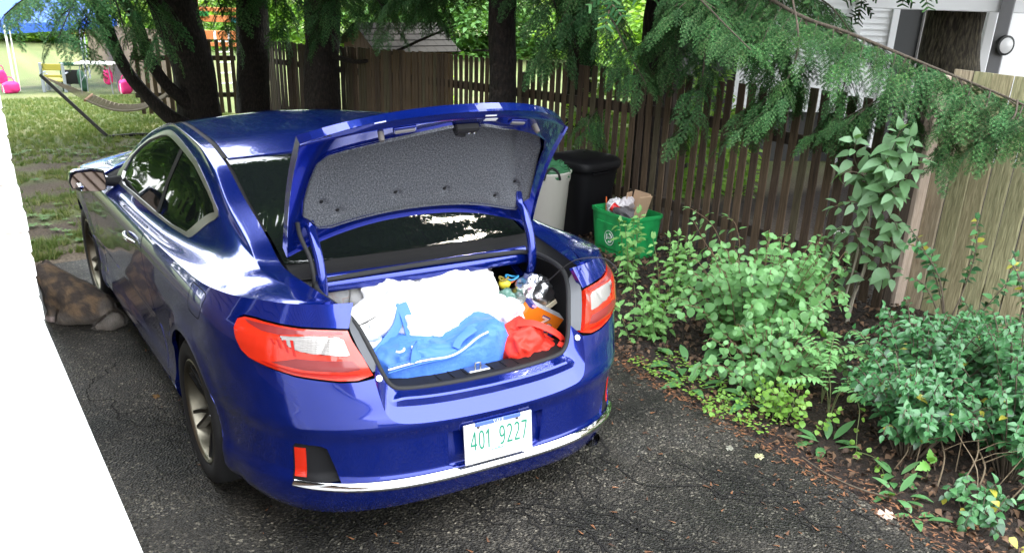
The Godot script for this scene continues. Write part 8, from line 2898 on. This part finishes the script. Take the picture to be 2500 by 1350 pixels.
func build_yard() -> void:
	var r := RandomNumberGenerator.new()
	r.seed = 91
	var maple_at := Vector3(0.0, 8.0, -3.0)
	var lime := leaf_mats("yard_leaf", [Color(0.16, 0.30, 0.05), Color(0.11, 0.24, 0.045), Color(0.22, 0.36, 0.07)], 0.55, Color(0.6, 0.75, 0.2))
	var deep := leaf_mats("yard_deep", [Color(0.06, 0.15, 0.035), Color(0.09, 0.19, 0.045)], 0.55, Color(0.35, 0.5, 0.12))
	# bushes and trees closing the view, each its own thing
	var k := 0
	for q in [
		[Vector3(-1.0, -0.6, -46), Vector3(3.5, 3.0, 2.5), "broad sunlit tree at the far end of the lawn behind the blue canopy", 0], [Vector3(4.5, -0.6, -44), Vector3(3.5, 3.2, 2.5), "rounded bright tree behind the white folding table at the end of the lawn", 0],
		[Vector3(9.5, -0.8, -40), Vector3(4.0, 4.6, 3.0), "tall bright tree behind the orange play frame", 0], [Vector3(13.5, -0.4, -39), Vector3(3.8, 4.8, 3.0), "bushy bright tree behind the dense pickets", 0],
		[Vector3(17.5, -0.2, -35), Vector3(3.4, 4.6, 2.8), "bright tree behind the small shed", 1], [Vector3(23.0, -0.2, -34), Vector3(3.6, 5.4, 2.8), "dark green tree beside the bright tree behind the small shed", 1],
		[Vector3(22.0, -0.2, -27), Vector3(3.4, 5.0, 2.6), "bright bushy tree between the slender trunk and the white house", 0], [Vector3(16.0, 0.0, -17.0), Vector3(2.2, 3.6, 2.0), "bright shrub behind the white house corner, above the open pickets", 0],
		[Vector3(20.0, -0.2, -18), Vector3(3.0, 5.4, 3.0), "deep green tree rising behind the white house", 1], [Vector3(-7.0, -0.8, -44), Vector3(4.0, 4.2, 3.0), "dark tree closing the lawn at the far side of the blue canopy", 1],
		[Vector3(20.0, -0.5, -34), Vector3(5.0, 6.0, 4.0), "large distant tree beyond the bright trees", 1], [Vector3(5.5, -1.0, -38), Vector3(1.6, 1.3, 1.2), "low leafy bush at the end of the board fence", 0],
		[Vector3(6.6, -0.5, -14.6), Vector3(1.0, 1.0, 0.9), "low bush in the grass behind the small shed", 0], [Vector3(5.6, -0.1, -5.2), Vector3(0.9, 1.2, 0.7), "shrub growing close behind the open pickets", 0],
		[Vector3(6.4, 0.0, -7.2), Vector3(1.0, 1.0, 0.8), "second shrub farther behind the open pickets", 0]]:
		leafy_mass("leafy_tree" if q[1].y > 2.0 else "leafy_bush", q[2], "tree" if q[1].y > 2.0 else "bush", q[0], q[1], 1500 if q[1].y > 2.0 else 420, lime if q[3] == 0 else deep, 200 + k, 0.24 if q[1].y > 2.0 else 0.12, "trees and bushes beyond the fence")
		k += 1
	# the maple whose crown hangs over the drive, and the trees on the other side of the lawn that the car mirrors
	var maple := thing("maple_tree", "tall maple beyond the stockade fence whose crown hangs over the drive", "tree")
	part("trunk", trunk_mesh([Vector3(6.4, -0.2, 1.6), Vector3(6.3, 2.5, 1.5), Vector3(5.8, 5.0, 1.0), Vector3(4.4, 7.0, 0.0), Vector3(2.4, 8.2, -1.1)], [0.32, 0.27, 0.22, 0.16, 0.08], 18, 0.06, 37), mats.rough_bark, maple)
	var ml := MB.new()
	for i in 7:
		leaf(ml, Transform3D(Basis(Vector3.UP, i * 0.9) * Basis(Vector3.RIGHT, 0.35 * sin(i * 2.0)), Vector3(cos(i * 2.1), 0.3 * sin(i * 1.3), sin(i * 1.7)) * 0.14), 0.17, 0.15, 0.3, 3)
	var mlm := ml.mesh()
	for kk in 2:
		var mx := []
		for i in 4200:
			var d := Vector3(r.randfn(), r.randfn(), r.randfn()).normalized() * pow(r.randf(), 0.33)
			mx.append(Transform3D(Basis(Vector3.UP, r.randf() * TAU) * Basis(Vector3.RIGHT, r.randf_range(-0.5, 0.5)), maple_at + d * Vector3(3.9, 1.3, 4.2)))
		multi("foliage", mlm, mx, deep[kk], maple)
	k = 0
	for q in [[Vector3(-4.4, 3.5, -9.0), Vector3(1.9, 6.5, 2.0), "dense dark tree on the house side of the lawn, nearest the house corner"], [Vector3(-5.2, 3.5, -13.5), Vector3(2.5, 7.0, 2.4), "second dense tree on the house side of the lawn"], [Vector3(-7.2, 3.5, -20.0), Vector3(3.4, 7.5, 3.2), "third and largest dense tree on the house side of the lawn"], [Vector3(-8.0, 1.5, -31.0), Vector3(3.4, 6.0, 3.4), "farthest dense tree on the house side of the lawn"]]:
		leafy_mass("leafy_tree", q[2], "tree", q[0], q[1], 2200, deep, 300 + k, 0.24, "trees on the house side of the lawn")
		k += 1
	# little shed behind the pickets
	var shed := thing("small_shed", "small wooden shed with a dark shingled gable roof behind the pickets", "shed")
	var A := Vector3(4.78, 1.27, -12.62)
	var B := Vector3(5.62, 1.34, -11.35)
	var C := Vector3(4.72, 0.93, -11.44)
	var D := Vector3(5.49, 1.02, -10.22)
	B = A + Vector3(1.42, 0.0, 0.05)
	var ax := (B - A).normalized()
	var perp := Vector3(-ax.z, 0, ax.x)
	if perp.z < 0: perp = -perp
	var L := A.distance_to(B)
	var half := 0.95
	var drop := 0.40
	var tile := mat("shingle_dark", Color(0.022, 0.023, 0.026), 0.9)
	tile.albedo_texture = noise_tex(0.08, [[0.0, lin(0.014, 0.014, 0.016)], [1.0, lin(0.045, 0.046, 0.05)]], 256, FastNoiseLite.TYPE_SIMPLEX, 4, 3)
	tile.albedo_color = Color.WHITE
	triplanar(tile, 3.0)
	for sd in [1.0, -1.0]:
		for row in 5:
			for c in 9:
				var mb := MB.new()
				var u0 := -0.06 + (L + 0.12) * (c + (0.0 if row % 2 else 0.5) * (1 if c > 0 else 0)) / 9.0
				var u1 := minf(-0.06 + (L + 0.12) * (c + 1 + (0.0 if row % 2 else 0.5)) / 9.0, L + 0.06)
				var v0 := row / 5.0
				var v1 := (row + 1.05) / 5.0
				var e := func(u: float, v: float, h: float) -> Vector3: return A + ax * u + perp * sd * half * v + Vector3(0, -drop * v + h, 0)
				var p := [e.call(u0 + 0.003, v0, 0.004), e.call(u1 - 0.003, v0, 0.004), e.call(u1 - 0.003, v1, 0.014), e.call(u0 + 0.003, v1, 0.014)]
				mb.quad(p[0], p[1], p[2], p[3], Vector3.UP)
				mb.quad(p[3], p[2], p[2] + Vector3(0, -0.014, 0), p[3] + Vector3(0, -0.014, 0), perp * sd)
				part("shingle", mb, tile, shed)
		var mb2 := MB.new()
		mb2.quad(A - ax * 0.05, B + ax * 0.05, B + ax * 0.05 + perp * sd * half + Vector3(0, -drop, 0), A - ax * 0.05 + perp * sd * half + Vector3(0, -drop, 0), Vector3.UP)
		part("roof_deck", mb2, mats.dark_shell, shed)
	var plank := wood_mat("shed_plank", Color(0.10, 0.055, 0.03), Color(0.24, 0.145, 0.08), 55)
	for i in 9:
		var t := lerpf(-0.80, 0.80, i / 8.0)
		var hh := drop * (1.0 - absf(t) / half)
		var mb := MB.new()
		var o := A + ax * 0.10 + perp * t
		mb.box(Vector3(o.x, (A.y - drop + hh + ground_y(o.z)) * 0.5 - 0.02, o.z), Vector3(0.185, A.y - drop + hh - ground_y(o.z) - 0.02, 0.02), Basis(Vector3.UP, atan2(-perp.z, perp.x)), 0.003)
		part("plank", mb, plank, shed)
	for i in 9:
		var u := lerpf(0.12, L - 0.12, i / 8.0)
		var mb := MB.new()
		var o := A + ax * u + perp * 0.82
		mb.box(Vector3(o.x, (A.y - 0.38 + ground_y(o.z)) * 0.5, o.z), Vector3(0.145, A.y - 0.38 - ground_y(o.z), 0.02), Basis(Vector3.UP, atan2(-ax.z, ax.x)), 0.003)
		part("plank", mb, plank, shed)
	# blue pop-up canopy with white legs
	var tent := thing("pop_up_canopy", "blue pop-up canopy on white legs at the far side of the lawn", "canopy")
	var tb := mat("canopy_blue", Color(0.05, 0.16, 0.62), 0.6)
	tb.backlight_enabled = true
	tb.backlight = Color(0.2, 0.35, 0.8)
	var tc := [Vector3(0.45, 0.52, -24.6), Vector3(3.3, 0.60, -25.6), Vector3(2.7, 0.60, -28.4), Vector3(-0.2, 0.55, -27.4)]
	var apex := Vector3(1.6, 1.45, -26.5)
	var mb := MB.new()
	for i in 4:
		mb.flat(tc[i], tc[(i + 1) % 4], apex, Vector3.UP)
		mb.quad(tc[i], tc[(i + 1) % 4], tc[(i + 1) % 4] - Vector3(0, 0.22, 0), tc[i] - Vector3(0, 0.22, 0), tc[i] - apex)
	part("canopy_cloth", mb, tb, tent)
	for i in 4:
		mb = MB.new()
		var p: Vector3 = tc[i]
		mb.box(Vector3(p.x, (p.y + ground_y(p.z)) / 2, p.z), Vector3(0.05, p.y - ground_y(p.z), 0.05))
		mb.box(Vector3(p.x + 0.10, (p.y + ground_y(p.z)) / 2, p.z + 0.02), Vector3(0.03, p.y - ground_y(p.z) - 0.1, 0.03))
		part("leg", mb, mats.white_paint, tent)
	# hammock on its stand
	var ham := thing("hammock", "rope hammock slung on a dark steel stand in front of the board fence", "hammock")
	var steel := mat("stand_steel", Color(0.012, 0.011, 0.010), 0.5, 0.3)
	mb = MB.new()
	mb.tube([Vector3(0.76, -0.48, -13.5), Vector3(0.03, 0.39, -14.30)], [0.030], 10)
	part("stand_arm", mb, steel, ham)
	mb = MB.new()
	mb.tube([Vector3(0.76, -0.50, -13.5), Vector3(1.15, -0.47, -13.4), Vector3(2.6, -0.50, -13.1)], [0.026], 10)
	part("stand_base", mb, steel, ham)
	mb = MB.new()
	mb.lathe([[0.0, 0.03], [0.05, 0.02], [0.055, -0.03], [0.0, -0.03]], 12, Transform3D(Basis(), Vector3(0.75, -0.515, -13.45)))
	part("stand_foot", mb, mat("foot_grey", Color(0.14, 0.14, 0.14), 0.5), ham)
	var net := mat("rope_net", Color(0.24, 0.205, 0.15), 0.9)
	var e0 := Vector3(0.69, 0.02, -14.30)
	var e1 := Vector3(1.95, 0.20, -13.62)
	for sd in 7:
		mb = MB.new()
		var w := lerpf(-0.34, 0.34, sd / 6.0)
		var q := Vector3(0.3, 0.0, -0.95).normalized() * w
		mb.tube(spline([e0 + q, e0.lerp(e1, 0.3) + q + Vector3(0, -0.20, 0), e0.lerp(e1, 0.65) + q + Vector3(0, -0.22, 0), e1 + q], 5), [0.016 if sd in [0, 6] else 0.010], 5)
		mb.tube([Vector3(0.06, 0.36, -14.55), e0 + q], [0.006], 4)
		part("rope", mb, net, ham)
	for c in 22:
		mb = MB.new()
		var t := (c + 0.5) / 22.0
		var p := e0.lerp(e1, t) + Vector3(0, -0.24 * sin(PI * t), 0)
		var q := Vector3(0.3, 0.0, -0.95).normalized() * 0.34
		mb.tube([p - q, p + Vector3(0.01, -0.04, 0), p + q], [0.009], 4)
		part("rope", mb, net, ham)
	mb = MB.new()
	mb.tube([e0 - Vector3(0.3, 0, -0.95).normalized() * 0.38, e0 + Vector3(0.3, 0, -0.95).normalized() * 0.38], [0.02], 8)
	part("spreader_bar", mb, wood_mat("bar_wood", Color(0.25, 0.13, 0.07), Color(0.35, 0.20, 0.11), 66), ham)
	# chairs, table, bags
	var gy := ground_y(-24.2)
	var chair := thing("folding_chair", "yellow and grey camping chair on the lawn beside the dark green chair", "chair", Vector3(1.32, gy, -24.2), -0.35)
	var ym := mat("chair_yellow", Color(0.42, 0.36, 0.06), 0.6)
	var gm := mat("chair_grey", Color(0.30, 0.33, 0.38), 0.5, 0.2)
	for q in [[Vector3(0, 0.62, 0.0), Vector3(0.52, 0.16, 0.03), "backrest"], [Vector3(0, 0.40, -0.02), Vector3(0.42, 0.06, 0.03), "backrest"], [Vector3(0, 0.30, -0.22), Vector3(0.46, 0.03, 0.42), "seat"]]:
		mb = MB.new()
		mb.box(q[0], q[1], Basis(Vector3.RIGHT, 0.12), 0.008)
		part(q[2], mb, ym, chair)
	for q in [[-0.26, 0.0], [0.26, 0.0], [-0.26, -0.42], [0.26, -0.42]]:
		mb = MB.new()
		mb.box(Vector3(q[0], 0.36 if q[1] == 0.0 else 0.21, q[1]), Vector3(0.075, 0.72 if q[1] == 0.0 else 0.42, 0.05), Basis(), 0.01)
		part("leg", mb, gm, chair)
	for sx in [-0.29, 0.29]:
		mb = MB.new()
		mb.box(Vector3(sx, 0.46, -0.22), Vector3(0.05, 0.03, 0.5), Basis(), 0.008)
		part("armrest", mb, gm, chair)
	var ch2 := thing("canvas_chair", "dark green canvas chair with a black back panel on the lawn beside the white table", "chair", Vector3(1.80, gy, -24.4), -0.3)
	var dg := mat("canvas_green", Color(0.02, 0.08, 0.045), 0.7)
	mb = MB.new()
	mb.box(Vector3(0, 0.35, 0.02), Vector3(0.40, 0.36, 0.03), Basis(Vector3.RIGHT, 0.15), 0.01)
	part("backrest", mb, mat("canvas_black", Color(0.012, 0.014, 0.016), 0.8), ch2)
	mb = MB.new()
	mb.box(Vector3(0, 0.66, -0.02), Vector3(0.56, 0.08, 0.10), Basis(), 0.02)
	part("backrest", mb, dg, ch2)
	mb = MB.new()
	mb.box(Vector3(0, 0.30, -0.22), Vector3(0.48, 0.03, 0.40), Basis(), 0.008)
	part("seat", mb, dg, ch2)
	for q in [[-0.26, 0.03], [0.26, 0.03], [-0.26, -0.42], [0.26, -0.42]]:
		mb = MB.new()
		mb.tube([Vector3(q[0], 0.0, q[1]), Vector3(q[0], 0.66 if q[1] > 0 else 0.32, q[1])], [0.016], 6)
		part("leg", mb, dg, ch2)
	mb = MB.new()
	mb.grid(soft(Vector3(0.24, 0.26, 0.08), Vector3(0.08, 0.28, 0.12), Basis(Vector3.BACK, 0.15), 0.8, 0.03, 5.0, 4, 20, 14), false)
	part("hanging_cover", mb, dg, ch2)
	var tab2 := thing("folding_table", "white folding table with thin grey legs standing on the lawn", "table", Vector3(2.28, ground_y(-23.4), -23.45), -0.45)
	mb = MB.new()
	mb.box(Vector3(0, 0.72, 0), Vector3(0.92, 0.045, 0.60), Basis(), 0.015)
	part("table_top", mb, mats.white_paint, tab2)
	for q in [[-0.36, -0.24], [0.36, -0.24], [-0.36, 0.24], [0.36, 0.24]]:
		mb = MB.new()
		mb.tube([Vector3(q[0] * 0.95, 0.70, q[1]), Vector3(q[0] * 1.05, 0.0, q[1])], [0.013], 6)
		mb.tube([Vector3(q[0] * 0.98, 0.30, q[1]), Vector3(q[0] * 0.3, 0.70, q[1] * 0.6)], [0.009], 5)
		part("leg", mb, gm, tab2)
	var pink := fabric("bag_pink", Color(0.80, 0.035, 0.24), 0.6, 0.2)
	for q in [[Vector3(2.46, ground_y(-23.2) + 0.40, -23.15), Vector3(0.11, 0.17, 0.06), "pink bag hanging from the end of the white folding table", 3], [Vector3(2.80, ground_y(-22.9) + 0.16, -22.9), Vector3(0.16, 0.18, 0.09), "pink and white shopping bag standing on the grass beside the board fence", 4], [Vector3(0.33, ground_y(-24.4) + 0.14, -24.4), Vector3(0.20, 0.14, 0.10), "pink and white bag lying at the foot of the canopy leg", 5], [Vector3(0.22, ground_y(-24.8) + 0.38, -24.8), Vector3(0.10, 0.16, 0.05), "pink bag hanging on the canopy leg", 6]]:
		var pb := thing("pink_bag", q[2], "bag", Vector3.ZERO, 0.0, "pink bags on the lawn")
		mb = MB.new()
		mb.grid(soft(q[0], q[1], Basis(Vector3.UP, 0.4), 0.6, 0.02, 6.0, q[3], 24, 16), false)
		part("bag_body", mb, pink, pb)
		mb = MB.new()
		var lp := []
		for i in 9:
			var a := PI * i / 8.0
			lp.append(q[0] + Vector3(cos(a) * q[1].x * 0.5, q[1].y + sin(a) * 0.12, 0))
		mb.tube(lp, [0.012], 5)
		part("bag_handle", mb, pink, pb)
		if q[3] != 3 and q[3] != 6:
			mb = MB.new()
			mb.box(q[0] + Vector3(-q[1].x * 0.55, -q[1].y * 0.15, q[1].z * 0.7), Vector3(q[1].x * 0.8, q[1].y * 1.4, 0.03), Basis(Vector3.UP, 0.4), 0.01)
			part("bag_panel", mb, mats.white_paint, pb)
	# play frame behind the fence
	var play := thing("play_frame", "orange wooden play frame with green and blue panels behind the back fence", "play frame", Vector3(5.4, 0, -23.0))
	var ow := wood_mat("play_wood", Color(0.50, 0.16, 0.05), Color(0.66, 0.26, 0.09), 70)
	var py := ground_y(-23.0)
	for q in [[-0.55, -0.3], [0.55, 0.3], [-0.75, 0.5], [0.35, 1.1]]:
		mb = MB.new()
		mb.box(Vector3(q[0], (py + 1.6) / 2, q[1]), Vector3(0.10, 1.6 - py, 0.10), Basis(), 0.008)
		part("post", mb, ow, play)
	for q in [[0.97, 0.10], [0.75, 0.16], [0.35, 0.22], [0.12, 0.10]]:
		mb = MB.new()
		mb.box(Vector3(0.0, q[0], 0.0), Vector3(1.35, q[1], 0.05), Basis(Vector3.UP, -0.5), 0.006)
		part("crosspiece", mb, ow, play)
	for q in [[-0.42, 0.86, Color(0.02, 0.26, 0.06), "play_green"], [0.30, 0.72, Color(0.03, 0.25, 0.28), "play_teal"], [0.5, 1.12, Color(0.03, 0.25, 0.28), "play_teal"]]:
		mb = MB.new()
		mb.box(Vector3(q[0], q[1], 0.06 + q[0] * 0.5), Vector3(0.26, 0.12, 0.04), Basis(Vector3.UP, -0.5), 0.006)
		part("panel", mb, mat(q[3], q[2], 0.6), play)
	var tarp := thing("white_ladder", "white play ladder in front of the orange play frame", "ladder")
	mb = MB.new()
	for sx in [-0.18, 0.18]:
		mb.tube([Vector3(5.15 + sx, py, -22.2), Vector3(5.25 + sx, py + 1.5, -22.6)], [0.03], 6)
	for i in 5:
		mb.tube([Vector3(4.97 + 0.02 * i, py + 0.25 * (i + 1), -22.2 - 0.065 * (i + 1)), Vector3(5.33 + 0.02 * i, py + 0.25 * (i + 1), -22.2 - 0.065 * (i + 1))], [0.02], 6)
	part("ladder", mb, mats.white_paint, tarp)
	# pale things at the end of the lawn
	var fire := thing("orange_bush", "small orange-leaved bush at the far edge of the lawn under the trees", "bush", Vector3(4.3, ground_y(-40.0), -40.0))
	var cl := MB.new()
	for i in 14:
		leaf(cl, Transform3D(Basis(Vector3.UP, i * 1.1) * Basis(Vector3.RIGHT, -0.4), Vector3.ZERO), 0.3, 0.2, 0.3, 3)
	var xf := []
	for i in 50:
		xf.append(Transform3D(Basis(Vector3.UP, r.randf() * TAU), Vector3(r.randfn() * 0.35, 0.4 + r.randf() * 1.1, r.randfn() * 0.35)))
	multi("foliage", cl.mesh(), xf, leaf_mats("orange_leaf", [Color(0.55, 0.18, 0.04)], 0.6)[0], fire)
	mb = MB.new()
	mb.tube([Vector3(0, -0.05, 0), Vector3(0.02, 0.9, 0)], [0.05, 0.03], 8)
	part("trunk", mb, mats.hemlock_bark, fire)
